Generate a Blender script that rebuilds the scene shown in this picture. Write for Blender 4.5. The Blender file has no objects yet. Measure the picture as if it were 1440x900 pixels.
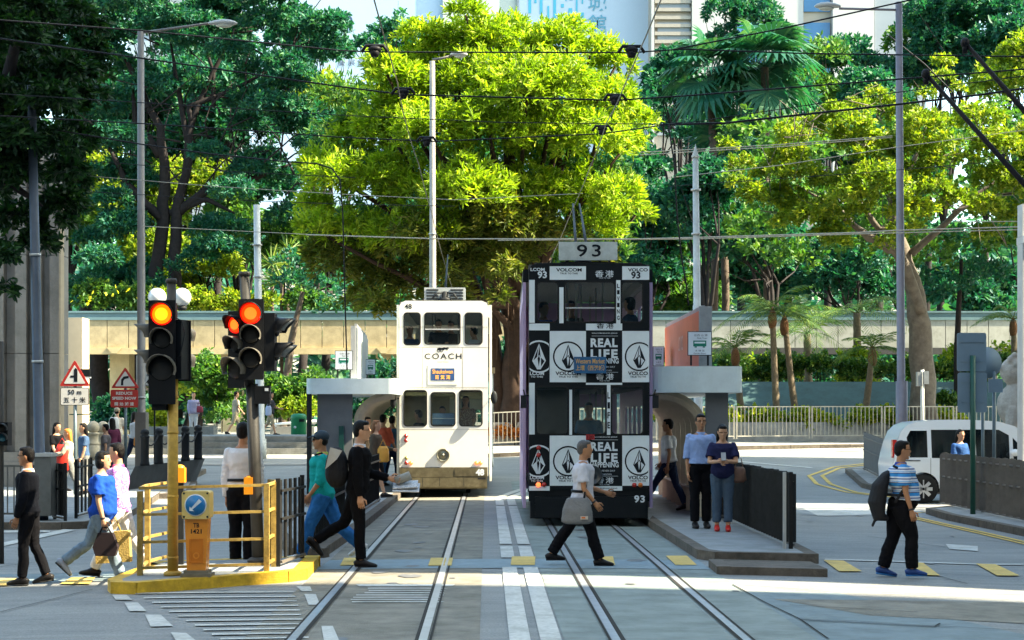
import bpy, bmesh, math, random
import numpy as np
from mathutils import Vector, Matrix, geometry
R = math.radians
random.seed(7); rng = np.random.default_rng(11)
scene = bpy.context.scene
COL = scene.collection
# ---------------------------------------------------------------- camera
F, HX, HY, CH = 2600.0, 720.0, 586.0, 1.8
cam_d = bpy.data.cameras.new('camera'); cam = bpy.data.objects.new('camera', cam_d); COL.objects.link(cam)
cam.location = (0, 0, CH); cam.rotation_euler = (R(90), 0, 0)
cam_d.sensor_width = 36; cam_d.lens = 36 * F / 1440; cam_d.shift_y = (HY - 450) / 1440
cam_d.clip_start = .2; cam_d.clip_end = 2000
scene.camera = cam
# ---------------------------------------------------------------- light
SUN_EL, SUN_BACK = 45.0, 10.0          # the sun stands to the right, slightly behind the camera
world = bpy.data.worlds.new('World'); scene.world = world; world.use_nodes = True
nt = world.node_tree
sky = nt.nodes.new('ShaderNodeTexSky'); sky.sky_type = 'NISHITA'; sky.sun_disc = False
sky.sun_elevation = R(SUN_EL); sky.sun_rotation = R(90 + SUN_BACK); sky.air_density = 1.0; sky.dust_density = 2.5; sky.ozone_density = .8
wt = nt.nodes.new('ShaderNodeMixRGB'); wt.blend_type = 'MULTIPLY'; wt.inputs[0].default_value = 1; wt.inputs[2].default_value = (.94, 1.05, .95, 1)      # sky light tinted slightly green as a white balance shift
nt.links.new(sky.outputs[0], wt.inputs[1]); nt.links.new(wt.outputs[0], nt.nodes['Background'].inputs[0]); nt.nodes['Background'].inputs[1].default_value = .135
sd = bpy.data.lights.new('sun', 'SUN'); sd.energy = 5.0; sd.angle = R(.45); sd.color = (1, .88, .64)
so = bpy.data.objects.new('sun', sd); COL.objects.link(so)
sv = Vector((math.cos(R(SUN_EL)) * math.cos(R(SUN_BACK)), -math.cos(R(SUN_EL)) * math.sin(R(SUN_BACK)), math.sin(R(SUN_EL))))
so.rotation_euler = sv.to_track_quat('Z', 'Y').to_euler(); so.location = (30, -10, 60)
vs = scene.view_settings
vs.view_transform = 'Standard'; vs.look = 'None'; vs.gamma = 1; vs.exposure = 2.38; vs.use_curve_mapping = False
# ---------------------------------------------------------------- helpers
def lin(h):
    h = h.lstrip('#'); o = []
    for i in (0, 2, 4):
        c = int(h[i:i+2], 16) / 255
        o.append(c / 12.92 if c <= .04045 else ((c + .055) / 1.055) ** 2.4)
    return tuple(o)
MATS = {}
def M(name, col, rough=.6, metal=0., var=.12, scale=6., bump=0., bscale=40., emit=0., trans=0., coat=0., dirt=0., spec=None):
    if spec is None: spec = .12 if (not isinstance(col, str) and max(col) < .05) else .4
    if name in MATS: return MATS[name]
    if isinstance(col, str): col = lin(col)
    m = bpy.data.materials.new(name); m.use_nodes = True; n = m.node_tree; b = n.nodes['Principled BSDF']
    b.inputs['Specular IOR Level'].default_value = spec; b.inputs['Roughness'].default_value = rough; b.inputs['Metallic'].default_value = metal
    b.inputs['Base Color'].default_value = (*col, 1)
    tc = n.nodes.new('ShaderNodeTexCoord')
    if var > 0:
        nz = n.nodes.new('ShaderNodeTexNoise'); nz.inputs['Scale'].default_value = scale; nz.inputs['Detail'].default_value = 6; nz.inputs['Roughness'].default_value = .65
        n.links.new(tc.outputs['Object'], nz.inputs['Vector'])
        rp = n.nodes.new('ShaderNodeValToRGB')
        rp.color_ramp.elements[0].position = .28; rp.color_ramp.elements[1].position = .72
        rp.color_ramp.elements[0].color = (*[c * (1 - var) for c in col], 1)
        rp.color_ramp.elements[1].color = (*[min(1, c * (1 + var)) for c in col], 1)
        n.links.new(nz.outputs['Fac'], rp.inputs['Fac']); last = rp.outputs['Color']
        if dirt > 0:
            n2 = n.nodes.new('ShaderNodeTexNoise'); n2.inputs['Scale'].default_value = 1.7; n2.inputs['Detail'].default_value = 9; n2.inputs['Roughness'].default_value = .75
            n.links.new(tc.outputs['Object'], n2.inputs['Vector'])
            r2 = n.nodes.new('ShaderNodeValToRGB'); r2.color_ramp.elements[0].position = .45; r2.color_ramp.elements[1].position = .7
            n.links.new(n2.outputs['Fac'], r2.inputs['Fac'])
            mx = n.nodes.new('ShaderNodeMixRGB'); mx.blend_type = 'MULTIPLY'; mx.inputs[2].default_value = (1 - dirt, 1 - dirt, 1 - dirt * 1.1, 1)
            n.links.new(r2.outputs['Color'], mx.inputs[0]); n.links.new(last, mx.inputs[1]); last = mx.outputs[0]
        n.links.new(last, b.inputs['Base Color'])
    if bump > 0:
        nb = n.nodes.new('ShaderNodeTexNoise'); nb.inputs['Scale'].default_value = bscale; nb.inputs['Detail'].default_value = 4
        n.links.new(tc.outputs['Object'], nb.inputs['Vector'])
        bp = n.nodes.new('ShaderNodeBump'); bp.inputs['Strength'].default_value = bump; bp.inputs['Distance'].default_value = .02
        n.links.new(nb.outputs['Fac'], bp.inputs['Height']); n.links.new(bp.outputs['Normal'], b.inputs['Normal'])
    if emit > 0:
        b.inputs['Emission Color'].default_value = (*col, 1); b.inputs['Emission Strength'].default_value = emit
    if coat > 0:
        b.inputs['Coat Weight'].default_value = coat; b.inputs['Coat Roughness'].default_value = .08
    MATS[name] = m; return m
def glass_mat(name, tint=(.75, .85, .85), a=.45):
    if name in MATS: return MATS[name]
    m = bpy.data.materials.new(name); m.use_nodes = True; n = m.node_tree; n.nodes.clear()
    out = n.nodes.new('ShaderNodeOutputMaterial'); tr = n.nodes.new('ShaderNodeBsdfTransparent'); gl = n.nodes.new('ShaderNodeBsdfGlossy')
    tr.inputs[0].default_value = (*tint, 1); gl.inputs[0].default_value = (.9, .95, 1, 1); gl.inputs['Roughness'].default_value = .04
    fr = n.nodes.new('ShaderNodeFresnel'); fr.inputs[0].default_value = 1.5
    mth = n.nodes.new('ShaderNodeMath'); mth.operation = 'MULTIPLY_ADD'; mth.inputs[1].default_value = .6; mth.inputs[2].default_value = .02
    mx = n.nodes.new('ShaderNodeMixShader'); n.links.new(fr.outputs[0], mth.inputs[0]); n.links.new(mth.outputs[0], mx.inputs[0])
    n.links.new(tr.outputs[0], mx.inputs[1]); n.links.new(gl.outputs[0], mx.inputs[2]); n.links.new(mx.outputs[0], out.inputs[0])
    MATS[name] = m; return m
def leaf_mat(name, c0, c1, c2=None, tl=.45, tb=1.5):
    if name in MATS: return MATS[name]
    c2 = c2 or c1
    m = bpy.data.materials.new(name); m.use_nodes = True; n = m.node_tree; b = n.nodes['Principled BSDF']; out = n.nodes['Material Output']
    at = n.nodes.new('ShaderNodeAttribute'); at.attribute_name = 'lv'
    rp = n.nodes.new('ShaderNodeValToRGB'); e = rp.color_ramp.elements
    e[0].color = (*c0, 1); e[1].color = (*c2, 1); x = e.new(.55); x.color = (*c1, 1)
    n.links.new(at.outputs['Fac'], rp.inputs['Fac']); n.links.new(rp.outputs[0], b.inputs['Base Color'])
    b.inputs['Roughness'].default_value = .55; b.inputs['Specular IOR Level'].default_value = .35
    t = n.nodes.new('ShaderNodeBsdfTranslucent'); g = n.nodes.new('ShaderNodeMixRGB'); g.blend_type = 'MULTIPLY'; g.inputs[0].default_value = 1; g.inputs[2].default_value = (tb, tb * 1.15, tb * .45, 1)
    n.links.new(rp.outputs[0], g.inputs[1]); n.links.new(g.outputs[0], t.inputs[0])
    mx = n.nodes.new('ShaderNodeMixShader'); mx.inputs[0].default_value = tl
    n.links.new(b.outputs[0], mx.inputs[1]); n.links.new(t.outputs[0], mx.inputs[2]); n.links.new(mx.outputs[0], out.inputs[0])
    MATS[name] = m; return m

def ss(a, b, x):
    t = min(1, max(0, (x - a) / (b - a))); return t * t * (3 - 2 * t)
def G(x, y):
    k = .62 + .38 * ss(-6, 5, x)
    z = .92 * k * ss(42, 66, y) + max(0, y - 66) * .004
    z += 15 * ss(98, 175, y) + 4 * ss(175, 260, y)
    z -= .003 * min(x * x, 36) * (1 - ss(40, 50, y))
    return z
def W(px, py, d): return Vector(((px - HX) * d / F, d, CH + (HY - py) * d / F))
def XD(px, d): return (px - HX) * d / F
def PG(px, py, off=0.):            # pixel on the near ground -> world point
    d = (CH - off) * F / (py - HY); 
    for _ in range(6):
        x = XD(px, d); d = (CH - off - G(x, d)) * F / (py - HY)
    x = XD(px, d); return Vector((x, d, G(x, d) + off))

class MB:
    def __init__(s): s.v = []; s.f = []; s.m = []; s.s = []
    def add(s, vs, fs, m=0, sm=False):
        o = len(s.v); s.v += [tuple(v) for v in vs]
        for f in fs: s.f.append(tuple(i + o for i in f)); s.m.append(m); s.s.append(sm)
    def box(s, c, d, m=0, rz=0., rx=0., ry=0.):
        x, y, z = d[0] / 2, d[1] / 2, d[2] / 2
        vs = [Vector((a * x, b * y, e * z)) for a in (-1, 1) for b in (-1, 1) for e in (-1, 1)]
        if rx or ry or rz:
            mt = Matrix.Rotation(rz, 3, 'Z') @ Matrix.Rotation(ry, 3, 'Y') @ Matrix.Rotation(rx, 3, 'X'); vs = [mt @ v for v in vs]
        c = Vector(c)
        s.add([v + c for v in vs], [(0, 1, 3, 2), (4, 6, 7, 5), (0, 4, 5, 1), (2, 3, 7, 6), (0, 2, 6, 4), (1, 5, 7, 3)], m)
    def b2(s, a, b, m=0): s.box([(a[i] + b[i]) / 2 for i in range(3)], [abs(b[i] - a[i]) for i in range(3)], m)
    def bar(s, a, b, w, t, m=0):       # rectangular bar between two points
        a, b = Vector(a), Vector(b); d = (b - a); q = d.to_track_quat('Z', 'Y').to_matrix(); c = (a + b) / 2; l = d.length / 2
        vs = [q @ Vector((i * w / 2, j * t / 2, k * l)) + c for i in (-1, 1) for j in (-1, 1) for k in (-1, 1)]
        s.add(vs, [(0, 1, 3, 2), (4, 6, 7, 5), (0, 4, 5, 1), (2, 3, 7, 6), (0, 2, 6, 4), (1, 5, 7, 3)], m)
    def loft(s, pts, rad, m=0, n=10, side=None, sm=True, cap=True):
        pts = [Vector(p) for p in pts]; k = len(pts)
        if not hasattr(rad, '__len__'): rad = [rad] * k
        rings = []; prev = None
        for i, p in enumerate(pts):
            t = (pts[min(i + 1, k - 1)] - pts[max(i - 1, 0)])
            t = t.normalized() if t.length > 1e-9 else Vector((0, 0, 1))
            if prev is None:
                a = Vector(side) if side is not None else (Vector((1, 0, 0)) if abs(t.x) < .8 else Vector((0, 1, 0)))
            else: a = prev
            if side is not None: a = Vector(side)
            a = (a - t * a.dot(t)); a = a.normalized() if a.length > 1e-6 else t.orthogonal().normalized()
            prev = a; b = t.cross(a); r = rad[i]; ra, rb = (r if hasattr(r, '__len__') else (r, r))
            rings.append([p + a * (ra * math.cos(2 * math.pi * j / n)) + b * (rb * math.sin(2 * math.pi * j / n)) for j in range(n)])
        vs = [v for r in rings for v in r]; fs = []
        for i in range(k - 1):
            for j in range(n): fs.append((i * n + j, i * n + (j + 1) % n, (i + 1) * n + (j + 1) % n, (i + 1) * n + j))
        if cap: fs.append(tuple(range(n - 1, -1, -1))); fs.append(tuple((k - 1) * n + j for j in range(n)))
        s.add(vs, fs, m, sm)
    tube = loft
    def ball(s, c, r, m=0, nu=12, nv=8, rot=None):
        if not hasattr(r, '__len__'): r = (r, r, r)
        c = Vector(c); vs = [Vector((0, 0, -r[2]))]; fs = []
        for i in range(1, nv):
            th = math.pi * i / nv
            for j in range(nu):
                ph = 2 * math.pi * j / nu; vs.append(Vector((r[0] * math.sin(th) * math.cos(ph), r[1] * math.sin(th) * math.sin(ph), -r[2] * math.cos(th))))
        vs.append(Vector((0, 0, r[2]))); L = len(vs) - 1
        for j in range(nu):
            fs.append((0, 1 + (j + 1) % nu, 1 + j)); fs.append((L, L - nu + j, L - nu + (j + 1) % nu))
        for i in range(nv - 2):
            for j in range(nu): a = 1 + i * nu; fs.append((a + j, a + (j + 1) % nu, a + nu + (j + 1) % nu, a + nu + j))
        if rot is not None: vs = [rot @ v for v in vs]
        s.add([v + c for v in vs], fs, m, True)
    def lathe(s, c, prof, m=0, n=16, ax=None, sm=True):
        c = Vector(c); q = Matrix.Identity(3) if ax is None else Vector(ax).to_track_quat('Z', 'Y').to_matrix()
        vs = [c + q @ Vector((r * math.cos(2 * math.pi * j / n), r * math.sin(2 * math.pi * j / n), z)) for r, z in prof for j in range(n)]
        k = len(prof); fs = [(i * n + j, i * n + (j + 1) % n, (i + 1) * n + (j + 1) % n, (i + 1) * n + j) for i in range(k - 1) for j in range(n)]
        fs.append(tuple(range(n - 1, -1, -1))); fs.append(tuple((k - 1) * n + j for j in range(n)))
        s.add(vs, fs, m, sm)
    def ext(s, poly, vec, m=0):        # extrude a planar 3d polygon along vec
        p = [Vector(q) for q in poly]; vec = Vector(vec); n = len(p)
        tri = geometry.tessellate_polygon([p]); vs = p + [q + vec for q in p]; fs = []
        for t in tri: fs.append(tuple(t)); fs.append(tuple(i + n for i in reversed(t)))
        for i in range(n): fs.append((i, (i + 1) % n, n + (i + 1) % n, n + i))
        s.add(vs, fs, m)
    def holed(s, outer, holes, put, thick, m=0):   # 2d loops -> put(x,z,depth)
        loops = [[Vector((a, b, 0)) for a, b in outer]] + [[Vector((a, b, 0)) for a, b in h] for h in holes]
        tri = geometry.tessellate_polygon(loops); flat = [q for l in loops for q in l]; n = len(flat)
        vs = [put(q.x, q.y, 0) for q in flat] + [put(q.x, q.y, thick) for q in flat]; fs = []
        for t in tri: fs.append(tuple(t)); fs.append(tuple(i + n for i in reversed(t)))
        o = 0
        for l in loops:
            k = len(l)
            for i in range(k): fs.append((o + i, o + (i + 1) % k, n + o + (i + 1) % k, n + o + i))
            o += k
        s.add(vs, fs, m)
    def text(s, txt, w, h, put, m=0, bold=0., space=1., depth=None):   # flat lettering fitted to w x h, centred on 0,0
        vs, fs = glyphs(txt, bold, space)
        x0, x1 = vs[:, 0].min(), vs[:, 0].max(); y0, y1 = vs[:, 1].min(), vs[:, 1].max()
        sy = h / (y1 - y0); sx = (w / (x1 - x0)) if w else sy
        s.add([put((x - (x0 + x1) / 2) * sx, (y - (y0 + y1) / 2) * sy) for x, y in vs], fs, m)
    def drape(s, c, off, m=0, nu=1, nv=1, fn=None):    # quad sheet laid on the ground
        c = [Vector((*p[:2], 0)) for p in c]; vs = []
        for j in range(nv + 1):
            for i in range(nu + 1):
                u, v = i / nu, j / nv; p = (c[0] * (1 - u) + c[1] * u) * (1 - v) + (c[3] * (1 - u) + c[2] * u) * v
                vs.append((p.x, p.y, G(p.x, p.y) + off))
        fs = [(j * (nu + 1) + i, j * (nu + 1) + i + 1, (j + 1) * (nu + 1) + i + 1, (j + 1) * (nu + 1) + i) for j in range(nv) for i in range(nu)]
        s.add(vs, fs, m)
    def mesh(s, name, mats, off=(0, 0, 0)):
        me = bpy.data.meshes.new(name); o = Vector(off)
        me.from_pydata([(v[0] - o.x, v[1] - o.y, v[2] - o.z) for v in s.v], [], s.f)
        for mt in (mats if isinstance(mats, (list, tuple)) else [mats]): me.materials.append(mt)
        me.polygons.foreach_set('material_index', s.m); me.polygons.foreach_set('use_smooth', s.s); me.update(); return me
    def build(s, name, mats, parent=None, rel=False):
        off = parent.location if (rel and parent is not None) else (0, 0, 0)
        o = bpy.data.objects.new(name, s.mesh(name, mats, off)); COL.objects.link(o)
        if parent is not None: o.parent = parent
        return o
GL = {}
def glyphs(txt, bold, space):
    k = (txt, bold, space)
    if k in GL: return GL[k]
    c = bpy.data.curves.new('t', 'FONT'); c.body = txt; c.size = 1; c.offset = bold; c.space_character = space; c.resolution_u = 3
    o = bpy.data.objects.new('t', c); COL.objects.link(o)
    dg = bpy.context.evaluated_depsgraph_get(); dg.update(); me = bpy.data.meshes.new_from_object(o.evaluated_get(dg))
    vs = np.array([v.co[:2] for v in me.vertices]) if len(me.vertices) else np.array([[0, 0], [1, 0], [0, 1.]])
    fs = [tuple(p.vertices) for p in me.polygons]
    bpy.data.objects.remove(o); bpy.data.curves.remove(c); bpy.data.meshes.remove(me)
    GL[k] = (vs, fs); return GL[k]
def tag(o, label, cat, group=None, kind=None):
    if label: o['label'] = label
    if cat: o['category'] = cat
    if group: o['group'] = group
    if kind: o['kind'] = kind
    return o
def thing(name, label, cat, loc=(0, 0, 0), rz=0., group=None):
    o = bpy.data.objects.new(name, None); o.empty_display_size = .2; COL.objects.link(o); o.location = loc; o.rotation_euler = (0, 0, rz)
    return tag(o, label, cat, group)
def copy_tree(o, parent=None):
    c = o.copy(); COL.objects.link(c); c.parent = parent
    for ch in list(o.children): copy_tree(ch, c)
    return c
def struct(mb, name, mats): o = mb.build(name, mats); o['kind'] = 'structure'; return o
def rrect(x0, y0, x1, y1, r, n=4):
    o = []
    for cx, cy, a in ((x1 - r, y0 + r, -90), (x1 - r, y1 - r, 0), (x0 + r, y1 - r, 90), (x0 + r, y0 + r, 180)):
        for i in range(n + 1): t = R(a + 90 * i / n); o.append((cx + r * math.cos(t), cy + r * math.sin(t)))
    return o
def circ(cx, cy, r, n=24): return [(cx + r * math.cos(2 * math.pi * i / n), cy + r * math.sin(2 * math.pi * i / n)) for i in range(n)]
# ================================================================ GROUND AND ROADS
scene.cycles.use_denoising = True; scene.cycles.max_bounces = 8; scene.cycles.transparent_max_bounces = 24
scene.cycles.diffuse_bounces = 3; scene.cycles.caustics_reflective = False; scene.cycles.caustics_refractive = False
def ground_mat():
    m = bpy.data.materials.new('asphalt'); m.use_nodes = True; n = m.node_tree; b = n.nodes['Principled BSDF']; L = n.links.new
    geo = n.nodes.new('ShaderNodeNewGeometry')
    def noise(sc, det=6, r=.6, mp=None):
        z = n.nodes.new('ShaderNodeTexNoise'); z.inputs['Scale'].default_value = sc; z.inputs['Detail'].default_value = det; z.inputs['Roughness'].default_value = r
        if mp:
            q = n.nodes.new('ShaderNodeMapping'); q.inputs['Scale'].default_value = mp; L(geo.outputs['Position'], q.inputs[0]); L(q.outputs[0], z.inputs['Vector'])
        else: L(geo.outputs['Position'], z.inputs['Vector'])
        return z
    a = noise(.5, 8, .7); rp = n.nodes.new('ShaderNodeValToRGB'); rp.color_ramp.elements[0].position = .3; rp.color_ramp.elements[1].position = .7
    rp.color_ramp.elements[0].color = (.17, .175, .17, 1); rp.color_ramp.elements[1].color = (.26, .26, .245, 1); L(a.outputs['Fac'], rp.inputs['Fac'])
    f = noise(45, 4, .8); rf = n.nodes.new('ShaderNodeValToRGB'); rf.color_ramp.elements[0].position = .3; rf.color_ramp.elements[0].color = (.5, .5, .5, 1); rf.color_ramp.elements[1].position = .7; rf.color_ramp.elements[1].color = (1.35, 1.35, 1.35, 1); L(f.outputs['Fac'], rf.inputs['Fac'])
    s = noise(1., 7, .75, (.35, 4, 1)); rs = n.nodes.new('ShaderNodeValToRGB'); rs.color_ramp.elements[0].position = .42; rs.color_ramp.elements[0].color = (1.08, 1.08, 1.08, 1); rs.color_ramp.elements[1].position = .68; rs.color_ramp.elements[1].color = (.74, .75, .77, 1); L(s.outputs['Fac'], rs.inputs['Fac'])
    m1 = n.nodes.new('ShaderNodeMixRGB'); m1.blend_type = 'MULTIPLY'; m1.inputs[0].default_value = 1; L(rp.outputs[0], m1.inputs[1]); L(rf.outputs[0], m1.inputs[2])
    m2 = n.nodes.new('ShaderNodeMixRGB'); m2.blend_type = 'MULTIPLY'; m2.inputs[0].default_value = 1; L(m1.outputs[0], m2.inputs[1]); L(rs.outputs[0], m2.inputs[2])
    L(m2.outputs[0], b.inputs['Base Color']); b.inputs['Roughness'].default_value = .72
    bp = n.nodes.new('ShaderNodeBump'); bp.inputs['Strength'].default_value = .25; bp.inputs['Distance'].default_value = .01; L(f.outputs['Fac'], bp.inputs['Height']); L(bp.outputs[0], b.inputs['Normal'])
    return m
gx = sorted(set([-300, -200, -120, -80, -60, -45, -35] + list(np.arange(-28, 28.1, 1.)) + [35, 45, 60, 80, 120, 200, 300]))
gy = sorted(set([-80, -40, -15] + list(np.arange(0, 100, 1.)) + list(np.arange(100, 180, 4.)) + [200, 240, 300, 400, 700]))
mb = MB(); mb.add([(x, y, G(x, y)) for y in gy for x in gx], [(j * len(gx) + i, j * len(gx) + i + 1, (j + 1) * len(gx) + i + 1, (j + 1) * len(gx) + i) for j in range(len(gy) - 1) for i in range(len(gx) - 1)], 0, True)
struct(mb, 'ground', ground_mat())
m_white = M('road_paint_white', (.50, .50, .47), .7, var=.22, scale=22, dirt=.45)
m_yel = M('road_paint_yellow', (.62, .42, .10), .7, var=.18, scale=20, dirt=.35)
m_yelk = M('kerb_yellow', (.62, .38, .02), .6, var=.25, scale=9, dirt=.5, bump=.3)
m_conc = M('concrete', (.30, .29, .27), .85, var=.2, scale=5, dirt=.35, bump=.4)
m_kerb = M('kerb_stone', (.12, .10, .08), .85, var=.3, scale=9, dirt=.5, bump=.5)
m_pave = M('pavement', (.25, .265, .27), .8, var=.15, scale=4, dirt=.3, bump=.3, bscale=60)
m_patch = M('asphalt_blue_patch', (.16, .205, .22), .75, var=.16, scale=3, dirt=.3, bump=.2, bscale=90)
m_track = M('track_concrete', (.20, .185, .15), .8, var=.28, scale=2.2, dirt=.45, bump=.5, bscale=60)
m_crack = M('joint_dark', (.03, .03, .03), .9, var=0)
m_rail = M('steel_rail', (.45, .47, .50), .3, metal=.55, var=.2, scale=5)
m_groove = M('rail_groove', (.035, .033, .03), .9, var=.2)
SL = -.0135
def tx(side, y): return (1.37 if side > 0 else -1.24) + SL * (y - 14.9)
# track beds, patches
for sd_, mm, nm in ((-1, m_track, 0), (1, m_patch, 1)):
    mb = MB(); c = [(tx(sd_, 8) - .95, 8), (tx(sd_, 8) + (1.15 if sd_ > 0 else .98), 8), (tx(sd_, 48) + .98, 48), (tx(sd_, 48) - .95, 48)]
    mb.drape(c, .004, 0, 4, 40); struct(mb, 'track_bed', mm if sd_ < 0 else M('track_concrete_cool', (.19, .225, .215), .8, var=.26, scale=2, dirt=.3, bump=.25, bscale=60))
mb = MB(); mb.drape([(2.3, 8), (6.5, 8), (3.4, 19.2), (2.25, 19.2)], .003, 0, 6, 12); struct(mb, 'road', m_patch)
mb = MB(); mb.drape([(3.3, 17.0), (7.5, 15.8), (9, 19.0), (2.6, 18.4)], .0055, 0, 8, 4); struct(mb, 'road', m_track)
mb = MB(); mb.drape([(3.6, 36), (8.3, 35), (8.3, 41), (3.6, 41.5)], .004, 0, 5, 6); struct(mb, 'road', m_pave)
mb = MB(); mb.drape([(-2.3, 21.9), (2.35, 21.9), (2.35, 23.3), (-2.3, 23.3)], .0085, 0, 8, 3); struct(mb, 'road', M('crossing_band', (.19, .25, .28), .7, var=.14, scale=6, dirt=.25))
mb = MB(); mb.drape([(-10, 21.0), (-4.4, 21.0), (-4.4, 22.3), (-10, 22.3)], .004, 0, 8, 3); struct(mb, 'road', m_patch)
# cracks and seams
mb = MB()
def seam(p, w=.017):
    pts = [PG(*q) for q in p]
    for a, b in zip(pts, pts[1:]):
        d = Vector((b.x - a.x, b.y - a.y, 0)); n_ = Vector((-d.y, d.x, 0)).normalized() * w / 2
        mb.drape([a - n_, b - n_, b + n_, a + n_], .012, 0, max(1, int(d.length / .6)), 1)
for s_ in ([(1042, 824), (1100, 828), (1180, 835), (1260, 838), (1440, 846)], [(1030, 823), (1075, 848), (1125, 872), (1165, 900)], [(1110, 852), (1290, 862)], [(1125, 872), (1200, 875), (1315, 882), (1322, 878)],
           [(1318, 882), (1440, 888)], [(1160, 800), (1300, 806), (1440, 815)], [(1290, 803), (1360, 822)], [(0, 862), (130, 830)], [(0, 745), (110, 752)], [(0, 798), (60, 790), (130, 783)],
           [(395, 742), (520, 735)], [(560, 806), (1000, 808)], [(400, 722), (430, 760)], [(1220, 755), (1330, 770)], [(1395, 745), (1440, 746)], [(1385, 760), (1440, 768)], [(1240, 835), (1440, 838)]): seam(s_)
seam([(1125, 873), (1317, 883)], .035)
struct(mb, 'road_joint', m_crack)
# rails, each with its flangeway
for sd_ in (-1, 1):
    for k in (-1, 1):
        mb = MB()
        for y in np.arange(6, 43, 1.):
            x0, x1 = tx(sd_, y) + k * .53, tx(sd_, y + 1) + k * .53
            mb.drape([(x0 - .04, y), (x0 + .03, y), (x1 + .03, y + 1), (x1 - .04, y + 1)], .016, 0, 1, 1)
            g = -k * .052
            mb.drape([(x0 + g - .02, y), (x0 + g + .02, y), (x1 + g + .02, y + 1), (x1 + g - .02, y + 1)], .0135, 1, 1, 1)
            mb.drape([(x0 - g * 1.05 - .01, y), (x0 - g * 1.05 + .01, y), (x1 - g * 1.05 + .01, y + 1), (x1 - g * 1.05 - .01, y + 1)], .0128, 1, 1, 1)
        struct(mb, 'tram_rail', [m_rail, m_groove])
def curve_x(y): return SL * (y - 20) * 1. + (0 if y < 40 else .0 + .036 * (y - 40) ** 1.75)
mb = MB()
for off in (-.09, .16):
    for y in np.arange(8, 52, .5):
        if int(y * 2) % 23 in (5,): continue
        if 21.8 < y < 23.4: continue
        x0, x1 = curve_x(y) + off, curve_x(y + .5) + off
        mb.drape([(x0, y), (x0 + .17, y), (x1 + .17, y + .5), (x1, y + .5)], .012, 0, 1, 1)
struct(mb, 'road_marking', m_white)
mb = MB()          # white dashes beside the left track
for q in (((158, 838), (178, 838), (186, 845), (163, 845)), ((175, 849), (194, 849), (206, 861), (182, 861)), ((204, 866), (226, 866), (243, 882), (212, 883)), ((240, 891), (262, 892), (285, 910), (252, 910)),
          ((417, 826), (436, 826), (439, 833), (424, 833)), ((428, 837), (444, 837), (450, 852), (434, 852)), ((439, 858), (455, 857), (452, 868), (437, 868)), ((452, 882), (468, 882), (478, 905), (456, 905)),
          ((1122, 712), (1200, 710), (1240, 724), (1150, 726)), ((1330, 766), (1375, 769), (1375, 776), (1335, 773)), ((0, 765), (0, 770), (108, 746), (90, 745)), ((0, 747), (70, 747), (70, 749), (0, 750))):
    mb.drape([PG(*p) for p in q], .012, 0, 4, 2)
mb.drape([PG(*p) for p in ((500, 723 + 100), (640, 823), (636, 826), (505, 826))], .012, 0, 6, 1)
for k in range(7):
    y = 828 + k * 3.2; x0 = 520 - k * 4 + random.uniform(-8, 8); mb.drape([PG(x0, y), PG(632 - k * 1.5 + random.uniform(-14, 6), y), PG(630 - k * 2, y + 1.4), PG(x0, y + 1.4)], .012, 0, 6, 1)
for k in range(11):
    y = 833 + k * 6.4; x0 = 190 + k * 12; mb.drape([PG(x0, y + 2), PG(412 + k * 2.2, y), PG(414 + k * 2, y + 1.3 + k * .08), PG(x0, y + 3.4 + k * .08)], .012, 0, 8, 1)
struct(mb, 'road_marking', m_white)
mb = MB()          # thin stop lines over the right lanes
for (a, b, c_, d) in (((1160, 787), (1440, 794), (1440, 795.5), (1160, 788.2)),): mb.drape([PG(*p) for p in (a, b, c_, d)], .012, 0, 12, 1)
mb.drape([(8.4, 52), (4, 57.5), (4, 57.7), (8.5, 52.2)], .012, 0, 8, 1); mb.drape([(3.2, 57), (12, 60.0), (12, 60.3), (3.2, 57.3)], .012, 0, 8, 1)
struct(mb, 'road_marking', m_white)
mb = MB()          # yellow studs band of the crossing
for q in (((484, 786), (508, 786), (505, 796), (478, 797)), ((606, 786), (637, 786), (635, 797), (602, 797)), ((720, 784), (753, 784), (752, 796), (718, 796)), ((840, 784), (862, 784), (865, 796), (848, 796)), ((936, 783), (966, 783), (980, 796), (950, 796)),
          ((1158, 789), (1186, 790), (1212, 805), (1180, 805)), ((1275, 792), (1298, 793), (1322, 811), (1290, 810)), ((1372, 794), (1400, 795), (1434, 811), (1402, 811)), ((100, 814), (134, 814), (126, 823), (84, 823)), ((0, 815), (26, 815), (10, 825), (-20, 826))):
    mb.drape([PG(*p) for p in q], .016, 0, 3, 2)
struct(mb, 'road_marking', m_yel)
mb = MB()
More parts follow.
